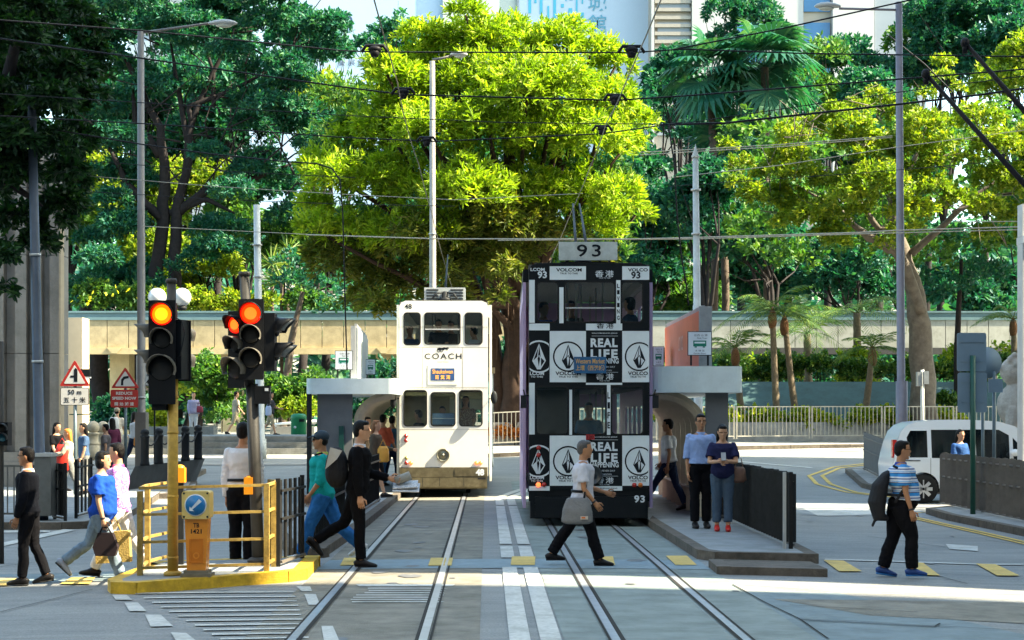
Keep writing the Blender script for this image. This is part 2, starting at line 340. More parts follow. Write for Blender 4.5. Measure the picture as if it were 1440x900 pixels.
for d_ in (0, .35):
    pts = [(6.0 + d_, 34.5), (6.1 + d_, 40), (6.7 + d_, 44.5), (8.2 + d_ * .7, 47.5), (9.2 + d_ * .2, 49.5 + d_), (9.0, 52 + d_), (8.9, 57)] if False else [(8.9, 43.2 - d_), (8.3 - d_ * .6, 44.6), (8.1 - d_, 47), (8.3 - d_, 49.5), (9.2 - d_ * .3, 52 + d_), (11, 54 + d_), (14, 55.5 + d_)]
    for a, b in zip(pts, pts[1:]):
        a, b = Vector((*a, 0)), Vector((*b, 0)); n_ = (b - a).normalized(); n_ = Vector((-n_.y, n_.x, 0)) * .055; mb.drape([a - n_, b - n_, b + n_, a + n_], .012, 0, 3, 1)
    pts = [(7.6 - d_ * .4, 36.0), (7.75 - d_ * .4, 30), (7.85 - d_ * .4, 24)]
    for a, b in zip(pts, pts[1:]): mb.drape([(a[0] - .04, a[1]), (a[0] + .04, a[1]), (b[0] + .04, b[1]), (b[0] - .04, b[1])], .012, 0, 1, 8)
    if d_ == 0: mb.drape([(7.6, 36), (8.6, 37.2), (8.6, 37.3), (7.6, 36.12)], .0125, 0, 2, 1)
struct(mb, 'road_marking', m_yel)
# raised platforms, islands and kerbs
def raised(poly, h, name, top, side, n=1, kw=.16):
    mb = MB(); P3 = [Vector((x, y, 0)) for x, y in poly]
    tri = geometry.tessellate_polygon([P3]); vs = [(p.x, p.y, G(p.x, p.y) + h) for p in P3]; N = len(vs)
    mb.add(vs, [tuple(t) for t in tri], 0)
    cen = sum(P3, Vector()) / N
    for i in range(N):         # kerb stones, one after the other, proud of the top by 3 mm
        a, b = P3[i], P3[(i + 1) % N]; L = (b - a).length; k = max(1, int(L / 1.)); d = (b - a).normalized(); nn = Vector((-d.y, d.x, 0)) * kw
        if (cen - a).dot(nn) < 0: nn = -nn
        for j in range(k):
            p, q = a + (b - a) * (j / k) + d * .008, a + (b - a) * ((j + 1) / k) - d * .008
            z0, z1 = G(p.x, p.y), G(q.x, q.y); c = [(p, z0), (q, z1), (q + nn, z1), (p + nn, z0)]
            v = [(u.x, u.y, z - .05) for u, z in c] + [(u.x, u.y, z + h + .003) for u, z in c]
            mb.add(v, [(0, 1, 5, 4), (1, 2, 6, 5), (2, 3, 7, 6), (3, 0, 4, 7), (4, 5, 6, 7)], 1)
    o = mb.build(name, [top, side]); o['kind'] = 'structure'; return o
raised([(2.36, 23.6), (2.55, 23.2), (3.85, 23.2), (3.9, 26), (3.95, 40), (3.9, 48), (2.2, 48), (2.25, 30)], .12, 'platform', m_pave, m_kerb)
raised([(2.36, 21.3), (3.62, 21.2), (3.6, 22.3), (2.38, 22.4)], .09, 'kerb', m_kerb, m_kerb)
raised([(-2.42, 23.8), (-2.38, 30), (-2.48, 41), (-2.62, 47), (-4.4, 47), (-4.3, 38), (-3.6, 28), (-2.9, 24.0)], .12, 'platform', m_pave, m_kerb)
raised([(-4.32, 19.75), (-4.2, 19.35), (-3.9, 19.2), (-2.45, 20.3), (-2.28, 20.6), (-2.35, 22.6), (-4.3, 22.2)], .12, 'traffic_island', m_pave, m_yelk)
raised([(-25, 31.2), (-7.6, 31.2), (-7.15, 31.6), (-7.1, 34), (-8.3, 44), (-8.6, 52), (-25, 52)], .12, 'pavement', m_pave, m_kerb)
raised([(8.35, 24), (14, 24), (14, 37.8), (9.2, 37.7), (8.1, 36.2), (8.0, 34)], .12, 'pavement', m_pave, m_kerb)
raised([(9.1, 50.5), (8.7, 46), (9.0, 43.8), (11, 44.5), (12, 50)], .12, 'traffic_island', m_conc, m_kerb)
raised([(-9.5, 42.3), (-7.9, 42.6), (-7.6, 44), (-8.0, 47), (-9.5, 47)], .12, 'traffic_island', m_conc, m_kerb)
# sunlit far pavement and terrace on the left
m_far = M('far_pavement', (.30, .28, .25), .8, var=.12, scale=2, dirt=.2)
raised([(-1.5, 57.5), (4, 58.2), (10, 60), (22, 61.5), (22, 69.5), (-1.5, 69.5)], .12, 'pavement', m_far, m_kerb)
m_step = M('terrace_stone', (.24, .24, .22), .85, var=.2, scale=3, dirt=.4, bump=.4)
mb = MB()
for k in range(4):
    z0 = .35 + k * .2; mb.b2((-14.4, 61.5 + k * .35, z0 - .3), (-6.4, 80, z0 + .19), 0)
struct(mb, 'terrace', m_step)
mb = MB(); mb.drape([(-30, 55.5), (-2, 55.5), (-2, 61.6), (-30, 61.6)], .02, 0, 12, 4); struct(mb, 'pavement', m_far)

# ================================================================ OFF-FRAME TOWERS ON THE RIGHT: added and spaced to cast the shade that bands the street
m_tower = M('tower_stone', (.52, .49, .44), .8, var=.1, scale=.6)  # kept pale so the added towers bounce more light into the street
m_tglass = M('tower_glass', (.06, .09, .11), .15, var=.1)
tt = math.tan(R(SUN_BACK)); XN, XF = 22., 36.
for (d0, d1, h, lb) in ((-50, 19.7, 62, 'unseen tower added to shade the street, nearest of the three on the right'), (21.1, 38.9, 66, 'unseen tower added to shade the street, middle one of the three'), (41.75, 57.5, 58, 'unseen tower added to shade the street, farthest of the three on the right')):
    a, b = d0 - XN * tt, d1 - XF * tt
    t = thing('unseen_tower', lb, 'tower', ((XN + XF) / 2, (a + b) / 2, 0), 0, 'towers shading the street')
    mb = MB(); mb.b2((XN, a, -.5), (XF, b, h)); mb.build('wall', m_tower, t, True)
    n_ = 0
    mb = MB()
    for z in range(4, h - 4, 4): mb.b2((XN - .06, a + .4, z), (XN + .05, b - .4, z + 2.2))
    o = mb.build('window_band', m_tglass, t, True); 

for (x0, y0, x1, y1, h, nm, lb) in ((-60, -60, 60, -48, 46, 'unseen_tower', 'unseen wide pale block added behind the camera against sky reflections'), (-44, -40, -26, 20, 40, 'unseen_tower', 'unseen pale block added along the left of the street against sky reflections')):  # unseen blocks added to cut sky reflections and bounce warm light
    t = thing(nm, lb, 'tower', ((x0 + x1) / 2, (y0 + y1) / 2, 0)); mb = MB(); mb.b2((x0, y0, -.5), (x1, y1, h)); mb.build('wall', m_tower, t, True)
    mb = MB()
    for z in range(3, h - 3, 4): mb.b2((x0 + .5, y1 - .05, z), (x1 - .5, y1 + .06, z + 2.)); mb.b2((x1 - .05, y0 + .5, z), (x1 + .06, y1 - .5, z + 2.))
    mb.build('window_band', m_tglass, t, True)

m_stain = M('oil_stain', (.11, .11, .11), .55, var=.4, scale=6)
g_ = np.random.default_rng(9); mb = MB()
for k in range(46):
    x, y = g_.uniform(-8, 8), g_.uniform(14, 38); 
    if k < 26: sd_ = g_.choice([-1, 1]); x = tx(sd_, y) + g_.normal() * .25
    r = g_.uniform(.04, .16); n = 11; z = G(x, y) + .0105
    mb.add([(x, y, z)] + [(x + r * g_.uniform(.6, 1.2) * math.cos(2 * math.pi * q / n), y + 1.8 * r * g_.uniform(.6, 1.2) * math.sin(2 * math.pi * q / n), z) for q in range(n)], [(0, 1 + q, 1 + (q + 1) % n) for q in range(n)], 0)
struct(mb, 'road_stain', m_stain)
# ================================================================ TRAMS
k_black = M('black_paint', (.012, .014, .016), .35, var=.2, scale=4); k_white = M('panel_white', (.74, .79, .80), .45, var=.05, scale=3, dirt=.12)
k_ink = M('print_black', (.012, .014, .018), .45, var=.1); k_prw = M('print_white', (.66, .70, .72), .45, var=.05)
k_cream = M('tram_cream', (.82, .79, .70), .38, var=.03, scale=2, dirt=.06, coat=.2); k_rub = M('window_rubber', (.02, .02, .02), .6, var=0)
k_glass = glass_mat('tram_glass', (.86, .9, .88)); k_glass2 = glass_mat('clear_glass', (.8, .86, .84))
k_in = M('tram_inside', (.07, .075, .07), .7, var=.15); k_in2 = M('tram_inside_lit', (.50, .42, .22), .7, var=.15)  # lit look put into the cream tram's inside colour, dimness into the other's
k_wood = M('bench_wood', (.14, .07, .03), .5, var=.3, scale=12); k_lilac = M('lilac_paint', (.55, .40, .60), .5, var=.05, scale=2)
k_brass = M('bumper_metal', (.20, .17, .10), .42, metal=.6, var=.5, scale=3, dirt=.5); k_red = M('lamp_red', (.38, .015, .01), .25, var=0, coat=.5); k_redg = M('lamp_red_lit', (.9, .12, .03), .3, var=0, emit=.7)
k_blue = M('dest_blue', (.03, .08, .22), .5, var=.1); k_amber = M('dest_amber', (.75, .33, .05), .5, var=0, emit=.25); k_grey = M('galvanised', (.33, .35, .36), .45, metal=.5, var=.15, scale=6, dirt=.2)
k_dark = M('dark_iron', (.02, .022, .024), .5, var=.3, scale=8); k_silver = M('light_metal', (.5, .5, .48), .4, metal=.4, var=.1)
L_T, HWT = 8.9, .99
def tram(name, label, cx, d, cxp, up, lo, white, group, livery):
    s = F / d; X = (cxp - HX) / s; zt = 4.38
    t = thing(name, label, 'tram', (X, d, G(X, d)), math.atan(-SL) if white else .002, group)
    fx = lambda px: (px - cxp) / s
    fz = lambda py: CH + (HY - py) / s - G(X, d)
    bodym = k_cream if white else k_black
    side = k_cream if white else k_lilac
    z0, z1 = (.2 if white else .13), fz(423 if white else 370)
    zs = fz(657) if white else fz(688)
    front = [(-HWT, zs), (HWT, zs), (HWT, z1 - .12), (HWT - .04, z1 - .04), (HWT - .14, z1), (-HWT + .14, z1), (-HWT + .04, z1 - .04), (-HWT, z1 - .12)]
    holes = [rrect(fx(a), fz(b2), fx(c), fz(b1), .07) for a, b1, c, b2 in up + lo]
    mb = MB(); mb.holed(front, holes, lambda x, z, e: (x, e, z), .07, 0)
    # skirt
    mb.b2((-HWT + .02, .03, z0), (HWT - .02, .5, zs), 1)
    if not white: mb.b2((-HWT + .1, -.05, z0 + .02), (HWT - .06, .0285, zs - .12), 1)
    # corner pillars into the body, roof, rear and decks
    for sx in (-1, 1): mb.b2((sx * HWT, .0715, zs - .2), (sx * (HWT - .05), .55, z1 - .13), 0)
    for sx in (-1, 1):
        hw = 1.075 if white else 1.085
        hs = []
        for zz, hh in ((1.15, .85), (3.05, .72)):
            for k in range(6):
                if zz < 2 and k == 5: continue
                y0 = 1.0 + k * 1.25; hs.append(rrect(y0, zz, y0 + 1.05, zz + hh, .08, 3))
        mb.holed([(.52, z0 + .15), (L_T, z0 + .15), (L_T, 4.05), (.52, 4.05)], hs, lambda a, z, e, sx=sx: (sx * (hw - e), a, z), .05, 2)
        mb.b2((sx * hw, .52, 4.052), (sx * (hw - .15), L_T, z1 - .06), 0)
    mb.b2((-HWT, .0715, z1 - .1), (HWT, L_T, z1 - .02), 3); mb.b2((-HWT + .1, .3, z1 - .019), (HWT - .1, L_T - .3, z1 + .03), 3)
    hs = [rrect(-.8, 1.15, -.15, 2.0, .08, 3), rrect(.15, 1.15, .8, 2.0, .08, 3), rrect(-.85, 3.05, -.3, 3.8, .08, 3), rrect(-.22, 3.05, .22, 3.8, .08, 3), rrect(.3, 3.05, .85, 3.8, .08, 3)]
    mb.holed([(-.975, z0 + .15), (.975, z0 + .15), (.975, z1 - .11), (-.975, z1 - .11)], hs, lambda a, z, e: (a, L_T - .002 - e, z), .05, 2)
    mb.build('body', [bodym, k_brass if white else k_black, side, k_in], t)
    mb = MB()
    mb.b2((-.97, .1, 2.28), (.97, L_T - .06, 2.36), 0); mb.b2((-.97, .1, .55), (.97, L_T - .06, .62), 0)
    mb.b2((-.96, 1.5, .63), (.1 if white else -.1, 1.54, 2.27), 0)
    for yy in np.arange(1.2, 8, 1.25):
        for sx in (-1, 1):
            mb.b2((sx * .98, yy, 2.362), (sx * .35, yy + .42, 2.78), 1); mb.b2((sx * .98, yy + .42, 2.363), (sx * .35, yy + .46, 3.2), 1)
    for sx in (-.3, .3):
        for yy in (1.6, 4, 6.5): mb.tube([(sx, yy, .63), (sx, yy, 2.27)], .016, 2, 6); mb.tube([(sx, yy, 2.37), (sx, yy, z1 - .13)], .016, 2, 6)
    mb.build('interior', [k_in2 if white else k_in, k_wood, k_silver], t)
    for i, (a, b1, c, b2) in enumerate(up + lo):
        mb = MB(); o_ = rrect(fx(a) - .012, fz(b2) - .012, fx(c) + .012, fz(b1) + .012, .08); i_ = rrect(fx(a) + .012, fz(b2) + .012, fx(c) - .012, fz(b1) - .012, .06)
        mb.holed(o_, [i_], lambda x, z, e: (x, -.008 + e, z), .04, 0)
        if i == 1:
            zb = fz(464 if white else 434); mb.b2((fx(a) + .01, -.014, zb), (fx(c) - .01, .0, zb + (.03 if white else .022)), 1)
        w = mb.build('window', [k_rub, k_silver], t)
        mb = MB(); mb.b2((fx(a) + .01, .03, fz(b2) + .01), (fx(c) - .01, .036, fz(b1) - .01)); mb.build('pane', k_glass, w)
    mb = MB()
    for zc, hh in ((.5, .35),):
        for yy in (2.3, 6.4):
            for sx in (-.53, .53): mb.lathe((sx - .05, yy, .34), [(.0, 0), (.34, 0), (.34, .09), (.0, .1)], 0, 20, (1, 0, 0))
            mb.b2((-.8, yy - .8, .25), (.8, yy + .8, .5), 0)
    mb.b2((-.75, .55, .12 if not white else .16), (.75, L_T - .5, .4), 0)
    mb.build('truck', k_dark, t)
    return t, fx, fz
# --- white tram
U48 = [(568, 440, 591, 485), (597, 440, 647, 484), (654, 440, 678, 484)]; L48 = [(568, 549, 600, 599), (606, 552, 640, 599), (646, 549, 678, 599)]
t48, fx, fz = tram('double_deck_tram', 'cream white double deck tram with blue destination box standing in sunlight', 0, 41.3, 624, U48, L48, True, 'double deck trams', None)
mb = MB(); P = lambda e: (lambda cx, cz: (lambda x, z: (cx + x, -e, cz + z)))
T = P(.004)
mb.text('COACH', 52 / 63, .125, T(fx(623), fz(501)), 0, .012, 1.25)
mb.text('NEW YORK', .26, .03, T(fx(623), fz(509)), 2)
mb.text('48', .16, .11, T(fx(574), fz(431)), 0, .02)
mb.build('lettering', [k_ink, k_prw, k_grey], t48)
mb = MB()
for py in (460, 488.5, 545, 604, 657.6): mb.b2((-.985, -.003, fz(py)), (.985, -.0004, fz(py) + .006), 0)
for px in (594, 650.5): mb.b2((fx(px), -.0032, fz(546)), (fx(px) + .005, -.0006, fz(489)), 0)
for k in range(26):
    for py in (461.5, 546.5): mb.b2((-.96 + k * .0768, -.006, fz(py)), (-.952 + k * .0768, -.001, fz(py) + .008), 0)
mb.build('panel_seam', M('seam_line', (.32, .29, .24), .6), t48)  # seam strips and rivets in a tone darker than the panels
# little horse and carriage over the name
mb = MB(); cx_, cz_ = fx(623), fz(493)
mb.add([(cx_ + a * .022, -.004, cz_ + b * .022) for a, b in ((-6, 0), (-6, 2), (-4, 3), (-1, 2.6), (1, 3.4), (3, 3), (5, 3.6), (6.5, 2), (5, 2), (4.4, 0), (3.8, 0), (3.5, 1.2), (1.2, 1.2), (.6, 0), (0, 0), (-.4, 1), (-2, .6))], [tuple(range(17))], 0)
for a in (-4.6, -1.6): mb.holed([(cx_ + a * .022 + x, cz_ - .005 + z) for x, z in circ(0, 0, .034, 14)], [[(cx_ + a * .022 + x, cz_ - .005 + z) for x, z in circ(0, 0, .022, 14)]], lambda x, z, e: (x, -.004 - e, z), .002, 0)
mb.build('carriage_emblem', [k_ink], t48)
mb = MB(); mb.b2((fx(602), -.01, fz(541)), (fx(643), -.0005, fz(513)), 0); b_ = mb.build('destination_box', [k_cream], t48)
mb = MB(); mb.b2((fx(606), -.016, fz(535)), (fx(639), -.0095, fz(518)), 0); T = P(.019)
mb.text('Shaukeiwan', .46, .095, T(fx(622.5), fz(522.5)), 1, .012); mb.text('筲 箕 灣', .34, .1, T(fx(622.5), fz(530.5)), 1, .012); mb.build('destination_blind', [k_blue, k_amber], b_)
mb = MB(); T = P(.004 + .0)
mb.b2((fx(562.5), -.035, fz(658)), (fx(685.5), .028, fz(671)), 0); mb.b2((fx(563.5), -.05, fz(671.5)), (fx(684.5), .028, fz(685)), 0)
mb.b2((fx(640), -.045, fz(669)), (fx(683), -.036, fz(659.5)), 0)
for a in (568, 672): mb.b2((fx(a), -.052, fz(674)), (fx(a + 11), -.049, fz(671.8)), 1)
for a in (594, 618, 652): mb.b2((fx(a), -.0515, fz(684)), (fx(a) + .01, -.05, fz(672)), 1)
mb.text('48', .19, .15, lambda x, z: (fx(675) + x, -.0475, fz(664) + z), 2, .05)
mb.build('bumper', [k_brass, k_dark, k_prw], t48)
for (a, b, r, m_) in ((571, 613, .035, k_red), (571, 619.5, .035, k_red), (571.5, 644, .03, M('lamp_olive', (.25, .24, .08), .3, var=0)), (571.5, 651, .035, k_red), (578, 651, .035, k_redg), (670, 651, .035, k_redg), (676, 651, .035, k_redg)):
    mb = MB(); mb.lathe((fx(a), 0, fz(b)), [(r + .01, 0), (r + .01, .012), (r, .014), (r * .8, .03), (.001, .038)], 0, 14, (0, -1, 0)); mb.build('marker_lamp', m_, t48)
mb = MB(); mb.lathe((fx(623), 0, fz(640)), [(.15, 0), (.15, .05), (.13, .055), (.12, .03), (.11, .03), (.03, .03), (.03, .06), (.001, .06)], 0, 24, (0, -1, 0)); mb.build('headlamp', M('headlamp_bronze', (.22, .21, .15), .35, metal=.5, var=.2), t48)
mb = MB(); mb.b2((fx(608), .045, fz(597)), (fx(639), .06, fz(581)), 0); mb.b2((fx(608), .04, fz(589)), (fx(639), .044, fz(588)), 1); mb.build('sun_blind', [M('blind_blue', (.12, .22, .36), .5), k_prw], t48)
mb = MB()
mb.b2((fx(596), .3, fz(424)), (fx(654), 1.3, fz(403)), 0)
for k in range(4):
    zz = fz(420 - k * 4.2)
    for a, b in ((599, 616), (633, 651)): mb.b2((fx(a), .29, zz), (fx(b), .302, zz + .03), 1)
mb.build('resistor_box', [M('roof_box', (.42, .45, .45), .5), k_ink], t48)
def trolley(t, z1, x, y0, y1, zt, two=False):
    mb = MB()
    for k in ((-.1, .1) if two else (0,)):
        mb.tube([(x + k, y0, z1), (x + k * .6, y1, zt)], [.032, .016], 0, 6)
    mb.lathe((x, y0, z1 - .04), [(.16, 0), (.16, .05), (.07, .09), (.07, .2), (.001, .22)], 0, 12)
    for s_ in (-1, 1): mb.tube([(x + s_ * .28, y0 - .12, z1), (x + s_ * .2, y0 - .1, z1 + .12), (x, y0, z1 + .16)], .025, 0, 5)
    mb.build('trolley_pole', k_dark, t)
trolley(t48, fz(420), 0.02, .25, 3.4, 5.72)
for sx, py_ in ((-1, 565), (1, 559)):
    mb = MB(); mb.tube([(sx * 1.0, .1, fz(560)), (sx * 1.1, -.12, fz(562))], .012, 0, 5); mb.ball((sx * 1.12, -.14, fz(py_)), (.075, .05, .15), 0, 10, 8); mb.build('wing_mirror', k_dark, t48)

# --- black and white tram
U93 = [(755, 396, 785, 453), (794, 396, 865, 453), (874, 396, 904, 453)]; L93 = [(754, 543, 799, 611), (806, 545, 852, 611), (860, 543, 905, 611)]
t93, fx, fz = tram('double_deck_tram', 'black and white chequered double deck tram in shade with number board on its roof', 0, 30.4, 828.5, U93, L93, False, 'double deck trams', None)
WH = fx(912) - .001; Wl = fx(745) + .001
mbp = MB(); mbi = MB()
cols = [(743.9, 773, 0), (773, 824, 1), (824, 875, 0), (875, 913, 1)]
def clipx(v): return max(-HWT + .002, min(HWT - .002, v))
def wpanel(a, b, c, e, m=1): mbp.b2((clipx(fx(a)), -.003, fz(e)), (clipx(fx(c)), .0 - .0004, fz(b)), m)
for a, c, w in cols:
    if w: wpanel(a, 374.5, c, 393.5)
    if w: wpanel(a, 465.5, c, 537.5); wpanel(a, 612.5, c, 683)
    if not w: wpanel(a, 455, c, 464.5)
    if not w: wpanel(a, 683.6, c, 690)
# strips of the poster seen between the windows
for a, c in ((744, 752), ): wpanel(a, 393.6, c, 454)
wpanel(744, 538.4, 752, 611); wpanel(786.5, 404, 792.5, 454.5); wpanel(866.5, 394, 872.5, 463); wpanel(800.5, 548, 804.5, 611.5); wpanel(853.5, 541, 858.5, 611.5); wpanel(824, 538.3, 875, 541.2)
def stone(cx, cy, r, inv, x0=-9, x1=9):
    wm, bm = (1, 0) if inv else (0, 1)      # ring colour, facet colour
    X0, Z0 = fx(cx), fz(cy); rr = r / 85.5
    def cl(p): return max(fx(x0), min(fx(x1), p))
    def poly(pts, m, e): mbi.add([(cl(X0 + a * rr), -e, Z0 + b * rr) for a, b in pts], [tuple(range(len(pts)))], m)
    n = 36
    for i in range(n):
        a0, a1 = 2 * math.pi * i / n, 2 * math.pi * (i + 1) / n
        q = [(math.cos(a0) * .9, math.sin(a0) * .9), (math.cos(a1) * .9, math.sin(a1) * .9), (math.cos(a1), math.sin(a1)), (math.cos(a0), math.sin(a0))]
        poly(q, wm, .0055)
    poly([(0, .8), (.42, -.25), (.1, -.78), (-.12, -.78), (-.42, -.25)], wm, .0055)
    poly([(-.03, .62), (-.12, -.02), (-.35, -.24)], bm, .0065); poly([(.02, .7), (.1, -.05), (0, .12), (-.07, -.03)], bm, .0065)
    poly([(.12, -.06), (.34, -.27), (.12, -.6)], bm, .0065); poly([(0, .04), (.07, -.12), (-.02, -.62), (-.09, -.1)], bm, .0065)
for cy in (501.5, 648.5):
    stone(758 if cy < 600 else 757, cy, 23, True, 744.6, 772); stone(799, cy, 21.5, False, 773.5, 823.5); stone(899, cy, 20.5, False, 876, 911.5)
T = P(.006)
def wr(s_, px, py, wpx, hpx, m, bold=.0, sp=1.): mbi.text(s_, wpx / 85.5, hpx / 85.5, T(fx(px), fz(py)), m, bold, sp)
for py in (525, 671.5): wr('VOLCOM', 799, py, 36, 5.2, 0, .03); wr('TRUE TO THIS', 799, py + 4.8, 27, 2.6, 0, .02)
for py in (525, 671.5): wr('LCOM', 755, py, 20, 5.2, 1, .03); wr('TO THIS', 755, py + 4.8, 17, 2.6, 1, .02); wr('VOLCO', 897, py, 28, 5.2, 0, .03); wr('TRUE TO TH', 897, py + 4.8, 22, 2.6, 0, .02)
wr('VOLCOM', 800, 379.5, 36, 4.8, 0, .03); wr('TRUE TO THIS', 800, 384.5, 25, 2.4, 0, .02); wr('LCOM', 756, 379, 20, 4.6, 1, .03); wr('VOLCO', 897, 379.5, 28, 4.6, 0, .03)
wr('93', 762.5, 386.5, 13, 10, 1, .03); wr('93', 894, 387, 13, 10, 0, .03)
wr('香港', 850, 385, 26, 9.5, 1, .008, 1.3); wr('TRUE TO THIS', 850, 391, 16, 2, 1)
wr('香港', 851, 458, 24, 8, 0, .008, 1.3)
for y0 in (465.5, 611.5):
    wr('REAL', 849.5, y0 + 16.5, 38, 12.5, 1, .045, 1.15); wr('LIFE', 849.5, y0 + 32, 38, 12.5, 1, .045, 1.25); wr('HAPPENING', 850, y0 + 42, 40, 7.6, 1, .03)
    wr('VOLCOM BRAND JEANS', 850, y0 + 3.3, 36, 2.2, 1, .01); wr('DAILY FEVER DAY', 850, y0 + 50.5, 30, 2.4, 1); wr('TOUCHDOWN', 850, y0 + 55.5, 20, 2.2, 1); wr('香港', 850.5, y0 + 64, 25, 8.5, 1, .008, 1.3); wr('TRUE TO THIS', 850, y0 + 70, 14, 1.8, 1)
    mbi.b2((fx(832), -.006, fz(y0 + 7.2)), (fx(869), -.004, fz(y0 + 6.8)), 1); mbi.b2((fx(832), -.006, fz(y0 + 58.2)), (fx(869), -.004, fz(y0 + 57.8)), 1)
for i, ch in enumerate('LIVING'): wr(ch, 869.5, 402 + i * 9, 3.6, 6, 0, .03)
for i, ch in enumerate('LIFE'): wr(ch, 856, 556 + i * 14, 3.6, 9, 0, .03)
wr('VOLCOM BRAND JEANS', 850, 687, 36, 2.6, 0, .01); mbi.text('93', 15/85.5, 10.5/85.5, (lambda x, z: (fx(899)+x, -.0535, fz(701.5)+z)), 1, .035, 1.15)
mbp.build('poster_panels', [k_black, k_white], t93); mbi.build('poster_print', [k_ink, k_prw], t93)
T2 = lambda cx, cz, e: (lambda x, z: (cx + x, -e, cz + z))
mb = MB(); mb.b2((fx(807), -.08, fz(525)), (fx(852), -.004, fz(502)), 0); mb.text('Western Market', 41 / 85.5, .08, T2(fx(829.5), fz(508), .082), 1, .012); mb.text('上環（西港城）', 40 / 85.5, .09, T2(fx(829.5), fz(517.5), .082), 1, .015); mb.build('destination_sign', [M('dest_blue2', (.02, .10, .22), .45, var=.1), M('dest_amber2', (.62, .36, .10), .5, var=0)], t93)
mb = MB(); mb.b2((fx(824), -.03, fz(618)), (fx(836), -.007, fz(611)), 0); mb.text('120', .1, .05, T2(fx(830), fz(614.5), .033), 1); mb.build('run_plate', [M('plate_red', (.35, .02, .02), .5), k_ink], t93)
mb = MB(); mb.b2((fx(786.5), .25, fz(364)), (fx(869.5), .3, fz(338)), 0); mb.text('93', 34 / 85.5, 17.5 / 85.5, lambda x, z: (fx(829) + x, .246, fz(350.5) + z), 1, .012, 1.25)
mb.b2((fx(790), .3, fz(372)), (fx(866), .8, fz(366)), 2); mb.b2((fx(796), .302, fz(368)), (fx(799), .5, fz(345)), 2); mb.b2((fx(857), .302, fz(368)), (fx(860), .5, fz(345)), 2)
mb.build('number_board', [M('board_grey', (.50, .54, .52), .55, var=.15, scale=9, dirt=.35), k_ink, k_dark], t93)
for a, b, m_ in ((757.5, 629.5, k_red), (757.5, 640, k_red), (757, 681.5, k_redg), (765, 681.5, k_red), (892, 682, k_red), (900.5, 682, M('lamp_orange', (.5, .12, .01), .3, var=0))):
    mb = MB(); r = .04; mb.lathe((fx(a), -.006, fz(b)), [(r, 0), (r, .012), (r * .8, .03), (.001, .038)], 0, 14, (0, -1, 0)); mb.build('marker_lamp', m_, t93)
mb = MB(); mb.lathe((fx(833), -.0, fz(668)), [(.16, 0), (.16, .07), (.14, .075), (.12, .03), (.03, .03), (.03, .07), (.001, .07)], 0, 24, (0, -1, 0)); mb.build('headlamp', M('headlamp_grey', (.05, .055, .06), .35, metal=.3, var=.2), t93)
for sx, zz in ((-1, 562), (1, 562)):
    mb = MB(); mb.tube([(sx * .99, .1, fz(556)), (sx * 1.06, -.12, fz(556)), (sx * 1.08, -.14, fz(548))], .012, 0, 5); mb.b2((sx * 1.03, -.17, fz(574)), (sx * 1.13, -.12, fz(556)), 0); mb.build('wing_mirror', k_dark, t93)
trolley(t93, fz(366), -.08, .45, 3.6, 5.72, True)
mb = MB()
for a in (794, 801): mb.tube([(fx(a), .6, fz(420)), (fx(a), .6, fz(396))], .012, 0, 5)
mb.tube([(fx(812), .5, fz(454)), (fx(812), .5, fz(396))], .02, 0, 6); mb.tube([(fx(820), .9, fz(454)), (fx(820), .9, fz(396))], .02, 0, 6); mb.build('handrail', k_silver, t93)

# ================================================================ TRAM STOP SHELTERS
k_shell = M('shelter_grey', (.68, .76, .76), .5, var=.06, scale=2, dirt=.15); k_rib = M('shelter_rib', (.17, .15, .12), .55, var=.15); k_conc2 = M('shelter_panel', (.14, .145, .15), .6, var=.12, scale=4)
k_ribl = M('shelter_rib_sunlit', (.50, .42, .30), .5, var=.12)  # golden sunlight put into the rib colour
def shelter(label, d, xa, xb, open_left, L, ribm, sgn):
    z = G(xa, d) + .12; t = thing('tram_shelter', label, 'shelter', ((xa + xb) / 2, d, z), 0, 'tram stop shelters')
    mb = MB(); zb, zt = CH + (HY - sgn[0]) * d / F, CH + (HY - sgn[1]) * d / F
    r = .16; pts = []
    for k in range(5): a = R(180 + 90 * k / 4); pts.append((xa + r + r * math.cos(a), d + r + r * math.sin(a)))
    for k in range(5): a = R(270 + 90 * k / 4); pts.append((xb - r + r * math.cos(a), d + r + r * math.sin(a)))
    pts += [(xb, d + L), (xa, d + L)]
    mb.ext([(x, y, zb) for x, y in pts], (0, 0, zt - zb), 0); mb.build('roof', k_shell, t, True)
    wall_x = xb - .22 if open_left else xa + .22; s = 1 if open_left else -1   # ribs bend from the wall over the open side
    mb = MB(); xp0, xp1 = (wall_x - .38, wall_x) if open_left else (wall_x, wall_x + .75)
    mb.b2((xp0, d + .25, z), (xp1, d + .33, zb - .002), 0)
    mb.b2((wall_x - .03, d + .34, z), (wall_x + .03, d + L - .1, z + .9), 0)
    mb.build('end_panel', k_conc2, t, True)
    n = 9
    for k in range(n):
        y = d + .38 + k * (L - .6) / (n - 1); mb = MB(); xr = wall_x - s * .42 if open_left else wall_x + .85; path = []
        edge = xa + .12 if open_left else xb - .1
        H = zb - z
        for u in range(9):
            a = R(90 * u / 8); rx = abs(edge - xr); path.append((xr - s * rx * (1 - math.cos(a)), y, z + H - .62 + .6 * math.sin(a)))
        path = [(xr, y, z)] + path
        mb.loft(path, [(.04, .085)] * len(path), 0, 4, side=(0, 1, 0), sm=False); mb.build('rib', ribm, t, True)
    mb = MB(); mb.b2((min(wall_x - s * .1, wall_x - s * .5), d + 1, z + .42), (max(wall_x - s * .1, wall_x - s * .5), d + L - 1, z + .46), 0); mb.build('bench', k_rib, t, True)
    return t, z, zb, zt
shR = shelter('grey tram shelter with row of curved ribs, right of the black and white tram', 31., XD(917, 31), XD(1045, 31), True, 9.0, k_ribl, (552, 515))
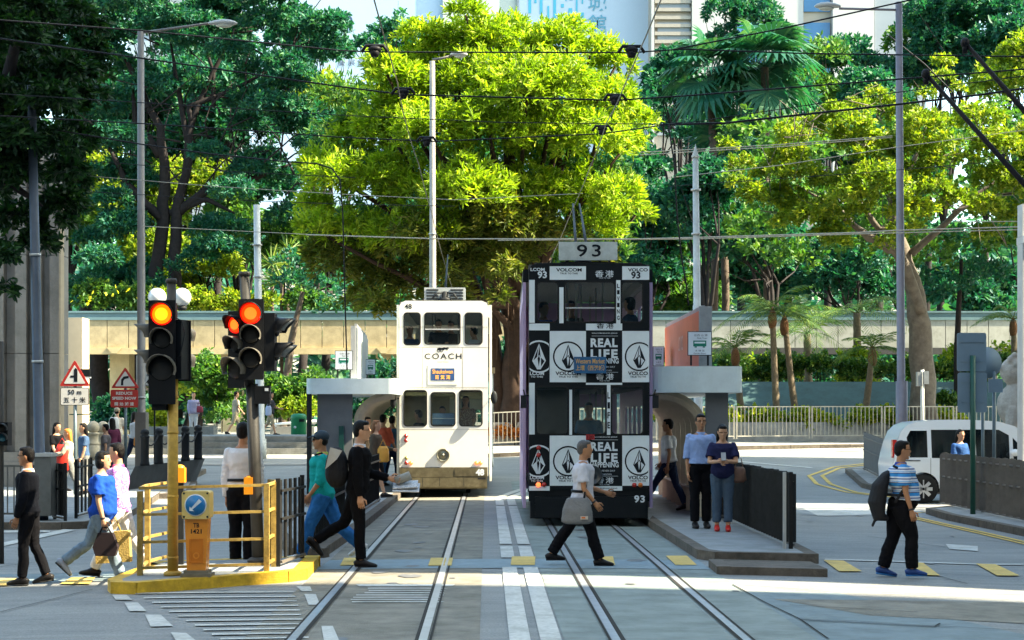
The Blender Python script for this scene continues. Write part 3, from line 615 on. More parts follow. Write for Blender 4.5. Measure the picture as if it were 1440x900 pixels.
shL = shelter('grey tram shelter with sun-coloured curved ribs, left of the cream tram', 39.4, XD(430, 39.4), XD(557, 39.4), False, 6.5, k_ribl, (554, 532))
mb = MB(); x0 = shL[0].location.x; mb.b2((XD(476, 39.5), 39.55, .15), (XD(483, 39.5), 39.64, 1.6), 0); mb.build('timetable_board', M('board_green', (.01, .06, .05), .4), shL[0], True)
mb = MB(); mb.b2((XD(430, 39.5) + .02, 39.5, .15), (XD(430, 39.5) + .12, 39.6, shL[2]), 0); mb.build('post', k_dark, shL[0], True)
def stop_sign(px0, py0, px1, py1, d, label, post_to):
    x, z = XD((px0 + px1) / 2, d), CH + (HY - post_to) * d / F; s = F / d
    t = thing('stop_sign', label, 'sign', (x, d, z), 0, 'tram stop name signs'); w, h = (px1 - px0) / s, (py1 - py0) / s; zc = CH + (HY - (py0 + py1) / 2) * d / F
    mb = MB(); mb.b2((x - w / 2, d, zc - h / 2), (x + w / 2, d + .03, zc + h / 2), 0); mb.b2((x - w / 2 + .012, d - .004, zc - h / 2 + .012), (x + w / 2 - .012, d - .001, zc + h / 2 - .012), 1)
    Tt = lambda cx, cz: (lambda a, b: (x + cx, 0, 0) if False else (x + cx + a, d - .007, zc + cz + b))
    mb.text('往西 山 頂', w * .55, h * .09, Tt(.04 * w, h * .34), 2); mb.text('Peak Tram', w * .4, h * .07, Tt(.1 * w, h * .22), 2)
    mb.b2((x - w * .27, d - .008, zc - h * .12), (x + w * .27, d - .0045, zc + h * .12), 3); mb.b2((x - w * .22, d - .011, zc + h * .0), (x + w * .22, d - .0085, zc + h * .07), 1)
    for a in (-.17, .17): mb.b2((x + a * w - .02, d - .008, zc - h * .17), (x + a * w + .02, d - .0045, zc - h * .125), 3)
    mb.text('木 棉 花', w * .4, h * .08, Tt(0, -h * .3), 2); mb.text('Garden Road', w * .5, h * .06, Tt(0, -h * .41), 2); mb.build('panel', [k_dark, k_prw, k_ink, M('sign_green', (.0, .16, .10), .5)], t, True)
    for a in (-.35, .35):
        mb = MB(); mb.b2((x + a * w - .015, d + .0305, z), (x + a * w + .015, d + .06, zc), 0); mb.build('post', k_dark, t, True)
stop_sign(967, 466, 1001, 500, 31.6, 'square green and white stop sign on two posts on top of the right shelter', 514)
stop_sign(918, 487, 934, 515, 37.5, 'small green and white stop sign between the orange panel and the chequered tram', 520)
stop_sign(471, 493, 496, 520, 39.8, 'green and white stop sign above the left shelter, left of the white panel', 531)
stop_sign(514, 505, 528, 527, 44.5, 'green and white stop sign half hidden right of the white panel on the left shelter', 533)
# advertising panels edge-on over the roofs
t = thing('advertising_panel', 'orange poster panel with slanting top edge above the right tram shelter', 'poster', (XD(985, 33), 32.5, shR[3]), 0)
mb = MB(); a, b = (XD(985, 32), 32.0), (XD(935, 38.5), 38.5); zb_, zt_ = shR[3] + .002, CH + (HY - 436) * 32 / F
mb.ext([(a[0], a[1], zb_), (b[0], b[1], zb_), (b[0], b[1], zt_), (a[0], a[1], zt_)], (.1, .02, 0), 0); mb.build('poster', [M('poster_orange', (.62, .13, .03), .45, var=.2, scale=.8)], t, True)
mb = MB(); mb.bar((a[0] + .08, a[1] - .045, zb_), (a[0] + .08, a[1] - .045, zt_ + .06), .22, .08, 0); mb.bar((a[0] + .05, a[1], zt_ + .03), (b[0] + .05, b[1], zt_ + .03), .05, .1, 0); mb.build('frame', k_grey, t, True)
mb = MB()
for i, (u, hh) in enumerate(((.16, .5), (.24, .3), (.5, .4))):
    p = Vector((a[0] + (b[0] - a[0]) * u, a[1] + (b[1] - a[1]) * u, zb_ + .35)); dv = Vector((b[0] - a[0], b[1] - a[1], 0)).normalized()
    mb.text(('香港 夏', 'SUMMER', '2012')[i], .8, .28, lambda x, z, p=p, dv=dv: tuple(p + dv * x + Vector((-.006, 0, z + .2))), 0, .02)
mb.build('lettering', [M('poster_pale', (.7, .4, .3), .5)], t, True)
t = thing('advertising_panel', 'narrow white framed panel standing edge-on above the left tram shelter', 'poster', (XD(503, 40.5), 40, shL[3]), 0)
mb = MB(); zb_ = shL[3] + .002; a, b = (XD(497, 39.9), 39.9), (XD(512, 46), 46.0)
zt_ = CH + (HY - 461) * 39.9 / F; mb.ext([(a[0], a[1], zb_), (b[0], b[1], zb_), (b[0], b[1], zt_), (a[0], a[1], zt_)], (.1, -.02, 0), 0); mb.build('panel', [M('poster_white', (.55, .57, .55), .4)], t, True)
mb = MB(); mb.bar((a[0], a[1] - .06, zb_), (a[0], a[1] - .06, zt_ + .04), .1, .06, 0); mb.bar((a[0] + .05, a[1], zt_ + .03), (b[0] + .05, b[1], zt_ + .03), .05, .12, 0); mb.build('frame', k_silver, t, True)
# ================================================================ SIGNALS, RAILINGS, BOLLARDS AT THE CROSSING
k_pole_y = M('pole_yellow', (.55, .33, .05), .5, var=.3, scale=7, dirt=.55); k_pole_g = M('pole_grey', (.05, .045, .038), .6, var=.25, scale=6, dirt=.4)
k_sig = M('signal_black', (.012, .013, .015), .45, var=.15); k_lens = M('lens_dark', (.03, .03, .03), .15, var=0); k_amb = M('signal_red_amber', (1., .085, .001), .4, var=0, emit=.9); k_redl = M('signal_red', (1., .018, .001), .4, var=0, emit=.8); k_visor_in = M('visor_worn', (.12, .11, .09), .6, var=.2)
def lens_face(parent, c, r, mat, dirv, visor=True, vm=k_sig, lit=None):
    dirv = Vector(dirv).normalized(); c = Vector(c)
    mb = MB(); mb.lathe(c, [(r, 0), (r * .9, .02), (r * .5, .035), (.001, .04)], 0, 20, dirv); l = mb.build('lamp', mat, parent, True)
    if lit:
        mb = MB(); mb.lathe(c + dirv * .004, [(r * 1.14, -.01), (r * 1.14, .012), (r * 1.0, .014), (r * 1.0, -.01)], 0, 20, dirv); o = mb.build('lamp_halo', lit, None); o.parent = l;  # glowing ring added as the red halo of the lit lens
        for v in o.data.vertices: v.co -= parent.location
    if lit:
        mb = MB(); mb.lathe(c + dirv * .03, [(r * .66, 0), (r * .66, .006), (r * .3, .012), (.001, .013)], 0, 20, dirv); o = mb.build('lens_glow_core', M('lamp_core_' + mat.name, (1., .2, .004) if 'amber' in mat.name else (1., .07, .006), .4, var=0, emit=1.0)); o.parent = l  # small glowing disc stands in for the lens's hotter centre
        for v in o.data.vertices: v.co -= parent.location
    if visor:
        mb = MB(); up = Vector((0, 0, 1)); sd_ = dirv.cross(up).normalized(); n = 14; ri, ro = r * 1.12, r * 1.2; ring = []
        for k in range(n + 1):
            a = R(-25 + 230 * k / n); e = sd_ * math.cos(a) + up * math.sin(a); ln = .2 * (.45 + .55 * max(0, math.sin(a)))
            ring.append([c + e * ri, c + e * ro, c + e * ro + dirv * ln, c + e * ri + dirv * ln])
        vs = [v for q in ring for v in q]; fs = []
        for k in range(n):
            for j in range(4): fs.append((k * 4 + j, k * 4 + (j + 1) % 4, k * 4 + 4 + (j + 1) % 4, k * 4 + 4 + j))
        mb.add(vs, fs + [(0, 1, 2, 3), (n * 4 + 3, n * 4 + 2, n * 4 + 1, n * 4)], 0, True); mb.build('visor', vm, parent, True)
def signal_head(label_root, c, w, h, dirv, rs, lit, mats_lit, depth=.22):
    """a box with lenses; c = centre of its front face"""
    d = Vector(dirv).normalized(); c = Vector(c); mb = MB(); rz = math.atan2(d.x, -d.y)
    cc = c - d * depth / 2; mb.box(cc, (w, depth, h), 0, rz); mb.box(cc + Vector((0, 0, h / 2 + .012)), (w * .9, depth * .9, .02), 0, rz)
    mb.box(c + d * .006 - d * 0, (w + .04, .012, h + .04), 0, rz); mb.build('signal_head', k_sig, label_root, True)
    z = c.z + h / 2
    for i, (zo, r) in enumerate(rs): lens_face(label_root, (c.x + d.x * .013, c.y + d.y * .013, z - zo), r, mats_lit[i] if i in lit else k_lens, d, True, k_visor_in if i not in lit else k_sig, M('lamp_glow_ring', (.8, .006, .001), .4, var=0, emit=.35) if i in lit else None)
d1 = 20.05; s1 = F / d1; ti = G(XD(243, d1), d1) + .12
def Z(py, d): return CH + (HY - py) * d / F
t = thing('traffic_signal', 'traffic signal on yellow post at the railed island, round orange light lit', 'traffic light', (XD(243, d1), d1, ti))
x = XD(243, d1)
mb = MB(); mb.tube([(x, d1, ti), (x, d1, Z(528, d1))], .058, 0, 14); mb.lathe((x, d1, ti), [(.1, 0), (.1, .03), (.07, .05), (.001, .06)], 0, 14)
for py in (786, 700, 610, 560): mb.lathe((x, d1, Z(py, d1)), [(.062, 0), (.062, .03)], 0, 14)
mb.build('post', k_pole_y, t, True)
mb = MB(); xg = XD(241, d1); mb.tube([(x, d1, Z(529, d1)), (xg, d1, Z(397, d1))], .05, 0, 14); mb.lathe((xg, d1, Z(398, d1)), [(.06, 0), (.063, .03), (.05, .05), (.001, .055)], 0, 14); mb.build('post_top', k_pole_g, t, True)
signal_head(t, (XD(228, d1 - .14), d1 - .14, Z(496, d1)), .25, 1.08, (0, -1, 0), [(.13, .105), (.40, .1), (.72, .13)], (0,), {0: k_amb})
signal_head(t, (XD(216, d1) , d1 + .02, Z(488, d1)), .22, .62, (-1, -.12, 0), [(.16, .085), (.44, .085)], (), {})
signal_head(t, (XD(254, d1), d1 + .12, Z(493, d1)), .15, .62, (.25, 1, 0), [(.16, .085), (.44, .085)], (), {}, .2)
mb = MB(); pts = [(XD(250, d1), d1 - .05, Z(448, d1)), (XD(258, d1), d1 - .1, Z(452, d1)), (XD(262, d1), d1 - .1, Z(470, d1)), (XD(256, d1), d1 - .1, Z(500, d1)), (XD(247, d1), d1 - .08, Z(508, d1)), (XD(246, d1), d1 - .08, Z(480, d1)), (XD(249, d1), d1 - .08, Z(440, d1))]
mb.tube(pts, .006, 0, 5); mb.build('cable', k_dark, t, True)
mb = MB(); mb.b2((XD(216, d1), d1 - .1, Z(577, d1)), (XD(236, d1), d1 + .02, Z(553, d1)), 0); mb.build('control_box', k_sig, t, True)
# middle signal
d2 = 21.7; x0, x1 = XD(356, d2), XD(347, d2); ti2 = G(x0, d2) + .12
t = thing('traffic_signal', 'leaning dark grey signal post with red lights and side hoods', 'traffic light', (x0, d2, ti2))
mb = MB(); mb.tube([(x0 + .06, d2, ti2), (x1 + .06, d2, Z(540, d2))], .072, 0, 12); mb.lathe((x0 + .06, d2, ti2), [(.13, 0), (.13, .03), (.09, .06), (.001, .07)], 0, 12); mb.build('post', k_pole_g, t, True)
xq = XD(344, d2); mb = MB(); mb.tube([(xq + .05, d2, Z(542, d2)), (xq, d2, Z(386, d2))], .06, 0, 12); mb.lathe((xq, d2, Z(388, d2)), [(.072, 0), (.075, .035), (.06, .05), (.001, .055)], 0, 12); mb.build('post_top', k_pole_g, t, True)
signal_head(t, (XD(353, d2 - .16), d2 - .16, Z(478, d2)), .25, .9, (0, -1, 0), [(.15, .11), (.40, .1), (.68, .11)], (0,), {0: k_redl})
signal_head(t, (XD(333, d2 - .1), d2 - .1, Z(492, d2)), .2, .86, (-.55, -1, 0), [(.14, .09), (.38, .09), (.66, .12)], (0,), {0: k_redl})
for zz in (463, 497):
    c = (XD(389, d2), d2 - .02, Z(zz - 1, d2)); lens_face(t, c, .1, k_lens, (1, -.15, 0))
mb = MB(); mb.b2((XD(363, d2), d2 - .12, Z(522, d2)), (XD(388, d2), d2 + .1, Z(441, d2)), 0); mb.b2((XD(353, d2), d2 + .0, Z(436, d2)), (XD(364, d2), d2 + .1, Z(420, d2)), 0); mb.build('side_head', k_sig, t, True)
for zz, ln in ((462, .23), (499, .25)):        # long tapering hoods
    mb = MB(); y = d2; xs = XD(388, d2); n = 12; vs = []; fs = []
    for k in range(n + 1):
        a = R(-10 + 200 * k / n); e = Vector((0, -math.cos(a), math.sin(a))); c = Vector((xs, y, Z(zz, d2)))
        l_ = ln * (.5 + .5 * max(0, math.sin(a)))
        vs += [c + e * .125, c + e * .135, c + e * .125 + Vector((l_, 0, -.01)), c + e * .115 + Vector((l_, 0, -.01))]
    for k in range(n):
        for j in range(4): fs.append((k * 4 + j, k * 4 + (j + 1) % 4, k * 4 + 4 + (j + 1) % 4, k * 4 + 4 + j))
    mb.add(vs, fs, 0, True); mb.build('visor', M('visor_slate', (.03, .04, .05), .4, var=.1), t, True)
mb = MB(); mb.b2((XD(360, d2), d2 - .1, Z(568, d2)), (XD(381, d2), d2 + .03, Z(543, d2)), 0); mb.b2((XD(374, d2), d2 - .105, Z(550, d2)), (XD(379, d2), d2 - .101, Z(546, d2)), 1); mb.build('push_button_box', [k_sig, k_prw], t, True)
# small orange covers on the posts
for px, py, d, nm in ((349, 686, d2 - .03, t),):
    mb = MB(); mb.box((XD(px + 1, d), d + .02, Z(py - 3, d)), (.1, .16, .2), 0); mb.ball((XD(px + 1, d), d + .02, Z(py - 12, d)), (.05, .08, .05), 0); mb.build('push_button', M('button_orange', (.75, .28, .01), .4, var=.1), nm, True)
t = thing('push_button_post', 'short black post with orange push button cover behind the yellow signal post', 'push button', (XD(253, 21.6), 21.6, G(-3.9, 21.6) + .12))
mb = MB(); x = XD(254, 21.6); mb.b2((x - .035, 21.57, t.location.z), (x + .035, 21.64, Z(679, 21.6)), 0); mb.build('post', k_dark, t, True)
mb = MB(); mb.box((x, 21.57, Z(668, 21.6)), (.12, .12, .17), 0); mb.ball((x, 21.57, Z(659, 21.6)), (.06, .06, .05), 0); mb.build('cover', M('button_orange', (.75, .28, .01), .4, var=.1), t, True)
# bollard
d = 19.85; x = XD(278, d); z = G(x, d) + .12; s = F / d
t = thing('traffic_bollard', 'orange illuminated bollard with blue arrow disc reading TB 1421', 'bollard', (x, d, z))
k_or = M('bollard_orange', (.78, .27, .02), .35, var=.08, scale=5, dirt=.2, coat=.3); k_cr = M('bollard_cream', (.70, .50, .16), .4, var=.08, dirt=.2)
mb = MB(); mb.ext([(x + a, d - .09, z + b) for a, b in ((-.1, .07), (.1, .07), (.125, Z(729, d) - z), (-.125, Z(729, d) - z))], (0, .2, 0), 0); mb.build('body', k_or, t, True)
mb = MB(); mb.b2((x - .07, d - .096, z + .16), (x + .07, d - .0905, z + .40), 0); mb.holed([(x - .075, z + .15), (x + .075, z + .15), (x + .075, z + .41), (x - .075, z + .41)], [[(x - .06, z + .165), (x + .06, z + .165), (x + .06, z + .395), (x - .06, z + .395)]], lambda a, b, e: (a, d - .0965 - e, b), .006, 0)
mb.holed(circ(x, z + .23, .035, 12), [circ(x, z + .23, .022, 12)], lambda a, b, e: (a, d - .0965 - e, b), .005, 1); mb.build('hatch', [M('bollard_deep', (.62, .18, .01), .4, var=.1), k_or], t, True)
mb = MB(); zt0, zt1 = Z(729, d), Z(690, d)
mb.holed(rrect(x - .148, zt0, x + .148, zt1, .03), [], lambda a, b, e: (a, d - .13 + e, b), .26, 0); h_ = mb.build('head', k_cr, t, True)
cx, cz = x, (zt0 + zt1) / 2
mb = MB(); mb.lathe((cx, d - .1305, cz), [(.118, 0), (.118, .006), (.001, .008)], 1, 28, (0, -1, 0)); mb.lathe((cx, d - .1385, cz), [(.107, 0), (.107, .002), (.001, .0025)], 0, 28, (0, -1, 0))
A = [(-.066, -.062), (-.016, -.064), (-.032, -.046), (.066, .038), (.038, .066), (-.046, -.032), (-.062, -.014)]; mb.add([(cx + a, d - .1435, cz + b) for a, b in A], [tuple(range(7))], 1)
o = mb.build('arrow_disc', [M('sign_blue', (.01, .17, .42), .35, var=.05), k_prw], t, True)
mb = MB()
for a in (-.125, .125):
    for b in (-.125, .125): mb.lathe((cx + a, d - .1305, cz + b), [(.012, 0), (.01, .006), (.001, .007)], 0, 8, (0, -1, 0))
mb.build('fixing', k_dark, t, True)
mb = MB(); mb.text('TB', .065, .048, lambda a, b: (x + a, d - .0915, Z(738, d) + b), 0, .03); mb.text('1421', .115, .048, lambda a, b: (x + a, d - .0915, Z(746.5, d) + b), 0, .03); mb.build('lettering', k_ink, t, True)
mb = MB(); mb.box((x, d, z + .02), (.32, .3, .035), 0); mb.box((x, d, z + .055), (.26, .24, .034), 0); mb.build('base', M('bollard_base', (.16, .14, .10), .6, var=.3), t, True)
# yellow railing round the island
k_ry = M('railing_yellow', (.36, .24, .06), .5, var=.45, scale=14, dirt=.6)
t = thing('railing', 'weathered yellow tube railing round the island in front of the bollard', 'railing', (-3.6, 20.6, ti))
corners = [(XD(192, 20.0), 22.0), (XD(197, 20.15), 20.15), (XD(375, 20.35), 20.35), (XD(380, 21.9), 21.9)]
def post(x, y, w=.055, h=1.0, p=None, mat=None, nm='post', z=None):
    z = G(x, y) + .12 if z is None else z
    mb = MB(); mb.b2((x - w / 2, y - w / 2, z), (x + w / 2, y + w / 2, z + h), 0); return mb.build(nm, mat or k_ry, p, True)
zt_ = lambda x, y: G(x, y) + .12
pts = [corners[0], (XD(205, 21), 21.1), corners[1], corners[2], (XD(385, 21.0), 21.0), (XD(391, 21.6), 21.55), corners[3]]
for i, (a, b) in enumerate(pts): post(a, b, .058, (Z(690, 20.1) - ti) if i in (2,) else (Z(683, 20.3) - ti), t)
for h in (.08, .36, .66, .95):
    mb = MB()
    for a, b in zip(pts, pts[1:]): mb.bar((a[0], a[1], zt_(*a) + h), (b[0], b[1], zt_(*b) + h), .03, .03, 0)
    mb.build('rail', k_ry, t, True)
# ---- plate fences
k_plate = M('fence_plate', (.020, .020, .020), .5, var=.3, scale=7, dirt=.3); k_plateb = M('fence_plate_brown', (.13, .115, .10), .55, var=.2, scale=4, dirt=.3)
def plate_fence(label, pts, h, n, mat, wp, gap=.0, lift=.08, top='flat', rail=True, zoff=.12, group=None, hvar=0., endpost=True, cat='fence', name='plate_fence', tilt=1.):
    x0, y0 = pts[0]; t = thing(name, label, cat, (x0, y0, G(x0, y0) + zoff), 0, group)
    segs = [(Vector((*a, 0)), Vector((*b, 0))) for a, b in zip(pts, pts[1:])]; Lt = sum((b - a).length for a, b in segs)
    def at(u):
        for a, b in segs:
            l = (b - a).length
            if u <= l + 1e-6: return a + (b - a) * (u / l), (b - a).normalized()
            u -= l
        return segs[-1][1], (segs[-1][1] - segs[-1][0]).normalized()
    for k in range(n):
        p, dr = at(Lt * (k + .5) / n); rot = math.atan2(dr.y, dr.x) + (tilt if tilt != 1. else 0); z = G(p.x, p.y) + zoff; w = wp; mb = MB(); hh = h + random.uniform(-hvar, hvar)
        ex = Vector((math.cos(rot), math.sin(rot), 0)); ny = Vector((-ex.y, ex.x, 0))
        out = [(-w / 2, lift), (w / 2, lift), (w / 2, hh - (w * .4 if top == 'round' else 0))]
        if top == 'round': out += [(w / 2 * math.cos(R(a)), hh - w * .4 + w * .4 * math.sin(R(a))) for a in (30, 60, 90, 120, 150)]
        out += [(-w / 2, hh - (w * .4 if top == 'round' else 0))]
        mb.ext([(p.x + ex.x * a - ny.x * .01, p.y + ex.y * a - ny.y * .01, z + b) for a, b in out], tuple(ny * .022), 0); mb.build('plate', mat, t, True)
    if rail:
        for hz in (.05, h * .55, h - .12):
            mb = MB()
            for a, b in segs: nn = (b - a).normalized(); nn = Vector((-nn.y, nn.x, 0)) * -.035; mb.bar((a.x + nn.x, a.y + nn.y, G(a.x, a.y) + zoff + hz), (b.x + nn.x, b.y + nn.y, G(b.x, b.y) + zoff + hz), .03, .03, 0)
            mb.build('rail', k_plateb if hz < .1 else mat, t, True)
    if endpost:
        for p in (pts[0], pts[-1]):
            o = post(p[0], p[1], .05, h + .02, t, mat, 'post', G(*p) + zoff)
    return t
fr = plate_fence('dark plate fence on the right platform ending beside the woman with a phone', [(XD(1112, 24.1), 24.1), (3.58, 31.5)], .98, 30, k_plate, .2, tilt=.85, hvar=.01)
mb = MB(); x = XD(1105, 24.1) - .02; mb.b2((x - .02, 24.06, fr.location.z), (x + .02, 24.1, fr.location.z + 1.0), 0); mb.build('post', k_silver, fr, True)
plate_fence('dark plate fence along the left platform behind the man in a teal jacket', [(-2.62, 24.4), (-2.66, 29.2)], .98, 20, k_plate, .2, tilt=.3)
plate_fence('dark plate fence along the left platform, next length nearer the cream tram', [(-2.66, 30.4), (-2.68, 37)], .95, 24, k_plate, .2, tilt=.3)
plate_fence('short black plate fence just behind the right end of the yellow railing', [(XD(391, 21.0), 21.0), (-2.52, 22.2)], .98, 5, k_plate, .075)
plate_fence('brown fence of round topped plates in front of the silver van', [(8.75, 37.6), (8.7, 30), (8.65, 25)], 1.06, 27, k_plateb, .21, top='round', lift=.06, tilt=1.02, hvar=.015, endpost=False)
plate_fence('grey plate barrier on the small island behind the striped shirt man', [(XD(1216, 50), 50.0), (XD(1252, 46), 46.0)], 1.02, 17, M('fence_plate_grey', (.10, .105, .11), .5, var=.15, scale=4), .22, tilt=.2)
plate_fence('tall black plate panel left of the bag woman, beside the grey box', [(XD(77, 32.3), 32.3), (XD(92, 31.7), 31.7)], .98, 4, k_plate, .12)
plate_fence('tall black plate panel beside the fifty metre sign post', [(XD(107, 32.5), 32.5), (XD(128, 34), 34)], 1.02, 4, k_plate, .12)
def bar_fence(label, pts, h, sp, mat, zoff=.12, cat='railing', panel=2., r=.014, name='bar_railing', bot=.1):
    x0, y0 = pts[0]; t = thing(name, label, cat, (x0, y0, G(x0, y0) + zoff))
    for a, b in zip(pts, pts[1:]):
        a, b = Vector((*a, 0)), Vector((*b, 0)); L = (b - a).length; n = max(1, round(L / panel))
        for k in range(n):
            p, q = a + (b - a) * (k / n), a + (b - a) * ((k + 1) / n); zp, zq = G(p.x, p.y) + zoff, G(q.x, q.y) + zoff; dr = (q - p).normalized()
            mb = MB(); e = dr * .05
            for hh in (bot, h): mb.bar((p.x + e.x, p.y + e.y, zp + hh), (q.x - e.x, q.y - e.y, zq + hh), .035, .035, 0)
            m_ = int((q - p).length / sp)
            for j in range(m_ + 1):
                u = (j + .5) / (m_ + 1); w = p * (1 - u) + q * u; zz = zp * (1 - u) + zq * u; mb.bar((w.x, w.y, zz + bot), (w.x, w.y, zz + h), r * 1.4, r * 1.4, 0)
            for w, zz in ((p + e, zp), (q - e, zq)): mb.bar((w.x, w.y, zz), (w.x, w.y, zz + h + .02), .045, .045, 0)
            mb.build('railing_panel', mat, t, True)
    return t
bar_fence('grey bar railing on the left pavement behind the man in a suit', [(-14.5, 32.2), (-8.05, 32.2)], .93, .115, M('railing_grey', (.11, .11, .10), .5, metal=.3, var=.2), panel=2.2)
k_rs = M('railing_silver', (.44, .42, .36), .4, metal=.35, var=.12)
bar_fence('long silver bar railing in front of the planter across the road on the right', [(-1.4, 62.3), (5.0, 63.3), (10.5, 65.0), (21, 66.5)], 1.12, .15, k_rs, panel=2.9, r=.016)
# chained bollards
mb_m = M('bollard_black', (.015, .017, .02), .45, var=.2)
t = thing('bollard_wall', 'dark sloping stone base carrying five chained black bollards', 'wall', (XD(214, 45.5), 45.5, G(-8.8, 45.5)))
mb = MB(); xa, xb = XD(176, 44), XD(262, 47.5)
mb.ext([(xa, 43.6, 0), (xa + .25, 43.9, .62), (xa + .25, 44.5, .62), (xa, 44.6, 0)], (1.0, 3.4, .1), 0); mb.build('stone_base', M('dark_stone', (.055, .06, .065), .6, var=.3, scale=3, bump=.2), t, True)
tops = []
for k in range(5):
    x, y = xa + .42 + k * .2, 44.25 + k * .7; z = .63 + k * .02; mb = MB(); mb.lathe((x, y, z), [(.12, 0), (.11, .06), (.10, .12), (.10, .66), (.115, .68), (.115, .71), (.08, .73), (.11, .78), (.095, .84), (.05, .87), (.001, .88)], 0, 14); mb.build('bollard', mb_m, t, True); tops.append((x, y, z + .7))
for a, b in zip(tops, tops[1:]):
    mb = MB(); mb.tube([(a[0] + (b[0] - a[0]) * u, a[1] + (b[1] - a[1]) * u - .14, a[2] - .9 * u * (1 - u)) for u in np.linspace(0, 1, 9)], .018, 0, 5); mb.build('chain', k_dark, t, True)
for k, (px, d) in enumerate(((131, 58), (145, 58.6))):
    x = XD(px, d); z = Z(626, d); t = thing('stone_bollard', ('cream stone bollard with ball top, left of two by the white pillar', 'cream stone bollard with ball top, right of two by the white pillar')[k], 'bollard', (x, d, z), 0, 'stone ball bollards'); mb = MB()
    mb.lathe((x, d, z), [(.2, 0), (.2, .08), (.17, .1), (.17, .32), (.2, .34), (.2, .4), (.001, .41)], 0, 14); mb.ball((x, d, z + .56), .2, 0); mb.lathe((x, d, G(x, d)), [(.2, 0), (.2, z - G(x, d))], 0, 14)
    mb.build('post', M('cream_stone', (.45, .38, .27), .8, var=.15, scale=6), t, True)
t = thing('signal_box', 'grey metal control cabinet standing at the foot of the dark blue pole', 'cabinet', (XD(62, 32), 32, .1)); mb = MB(); x = XD(62, 31.8)
mb.b2((x - .14, 31.7, .1), (x + .14, 32.1, Z(642, 31.8)), 0); mb.b2((x - .155, 31.68, Z(642, 31.8)), (x + .155, 32.12, Z(637, 31.8)), 1); mb.build('cabinet', [M('cabinet_grey', (.13, .13, .12), .6, var=.15, dirt=.3), k_silver], t, True)

# ================================================================ LAMP POSTS AND POLES
def pole(name, label, cat, pb, pt, d, r0, r1, mat, zb=None, steps=(), group=None):
    x0 = XD(pb, d); zb = G(x0, d) + .1 if zb is None else zb; t = thing(name, label, cat, (x0, d, zb), 0, group); xt, zt = XD(pt[0], d), Z(pt[1], d)
    mb = MB(); P0, P1 = Vector((x0, d, zb)), Vector((xt, d, zt)); q = [P0, P0.lerp(P1, .08), P0.lerp(P1, .081), P0.lerp(P1, .55), P0.lerp(P1, .551), P1]; mb.tube(q, [r0 * 1.3, r0 * 1.3, r0, r0 * .95, (r0 + r1) / 2, r1], 0, 14); mb.build('pole', mat, t, True)
    for py in steps:
        u = (Z(py, d) - zb) / (zt - zb); c = P0.lerp(P1, u); mb = MB(); mb.lathe(c, [(r0 * 1.12, 0), (r0 * 1.12, .04)], 0, 14); mb.build('band', k_silver, t, True)
    return t
k_lblue = M('pole_blue_grey', (.05, .065, .09), .45, metal=.2, var=.2, scale=5); k_lpole = M('pole_warm_grey', (.17, .155, .14), .5, metal=.3, var=.15, scale=5); k_lpr = M('pole_mauve_grey', (.20, .18, .20), .5, metal=.2, var=.12, scale=5); k_wpole = M('pole_pale', (.52, .53, .50), .45, var=.12, scale=4, dirt=.3)
pole('lamp_post', 'thick dark blue pole leaning left in front of the stone columns', 'pole', 58, (44, 120), 32, .092, .075, k_lblue, None, (360, 510))
def lamp_head(t, p, dirx, L, mat=None):      # cobra head, p = arm end
    mb = MB(); p = Vector(p); n = 9; prof = [(0, .04), (.08, .07), (.25, .10), (.5, .13), (.75, .12), (.92, .08), (1, .02)]
    mb.loft([p + Vector((dirx * L * u, 0, .03 * math.sin(u * 3))) for u, r in prof], [(r * 1.15, r * .62) for u, r in prof], 0, 12, side=(0, 1, 0)); h = mb.build('lamp_head', mat or M('lamp_shell', (.42, .42, .40), .4, var=.08), t, True)
    mb = MB(); mb.ball(p + Vector((dirx * L * .55, 0, -.05)), (L * .3, .1, .06), 0); mb.build('lamp_glass', M('lamp_glass', (.5, .5, .42), .2, var=0), t, True)
t = pole('street_lamp', 'tall grey street lamp on the left, arm reaching right over the trees', 'street lamp', 199, (198, 43), 48, .11, .085, k_lpole, None, (560,))
mb = MB(); mb.tube([(XD(199, 48), 48, Z(46, 48)), (XD(250, 48), 48, Z(39, 48)), (XD(294, 48), 48, Z(33, 48))], .035, 0, 8); mb.build('arm', k_lpole, t, True); lamp_head(t, (XD(293, 48), 48, Z(33, 48)), 1, .75)
mb = MB(); mb.b2((XD(192, 48), 47.8, .1), (XD(207, 48), 48.2, Z(580, 48)), 0); mb.build('base', k_lpole, t, True)
t = pole('street_lamp', 'pale street lamp rising behind the cream tram in front of the bright tree', 'street lamp', 609, (608, 86), 58, .11, .085, M('pole_sand', (.36, .33, .28), .5, metal=.2, var=.12), None, (330,))
mb = MB(); mb.tube([(XD(608, 58), 58, Z(84, 58)), (XD(622, 58), 58, Z(82, 58)), (XD(636, 58), 58, Z(78, 58))], .04, 0, 8); mb.build('arm', k_lpole, t, True); lamp_head(t, (XD(633, 58), 58, Z(77, 58)), 1, .55)
t = pole('street_lamp', 'tall mauve grey street lamp on the right, arm reaching left at the top', 'street lamp', 1268, (1264, 3), 46, .105, .085, k_lpr, None, (560,))
mb = MB(); mb.tube([(XD(1264, 46), 46, Z(14, 46)), (XD(1225, 46), 46, Z(13, 46)), (XD(1180, 46), 46, Z(12, 46))], .03, 0, 8); mb.build('arm', k_lpr, t, True); lamp_head(t, (XD(1182, 46), 46, Z(9, 46)), -1, .65)
mb = MB(); mb.tube([(XD(1268, 46), 46, .1), (XD(1268, 46), 46, Z(536, 46))], .15, 0, 14); mb.build('base', k_lpr, t, True)
pole('overhead_wire_pole', 'white steel pole behind the leaning signal post', 'pole', 367, (361, 288), 57, .135, .1, k_wpole, None, (345, 390))
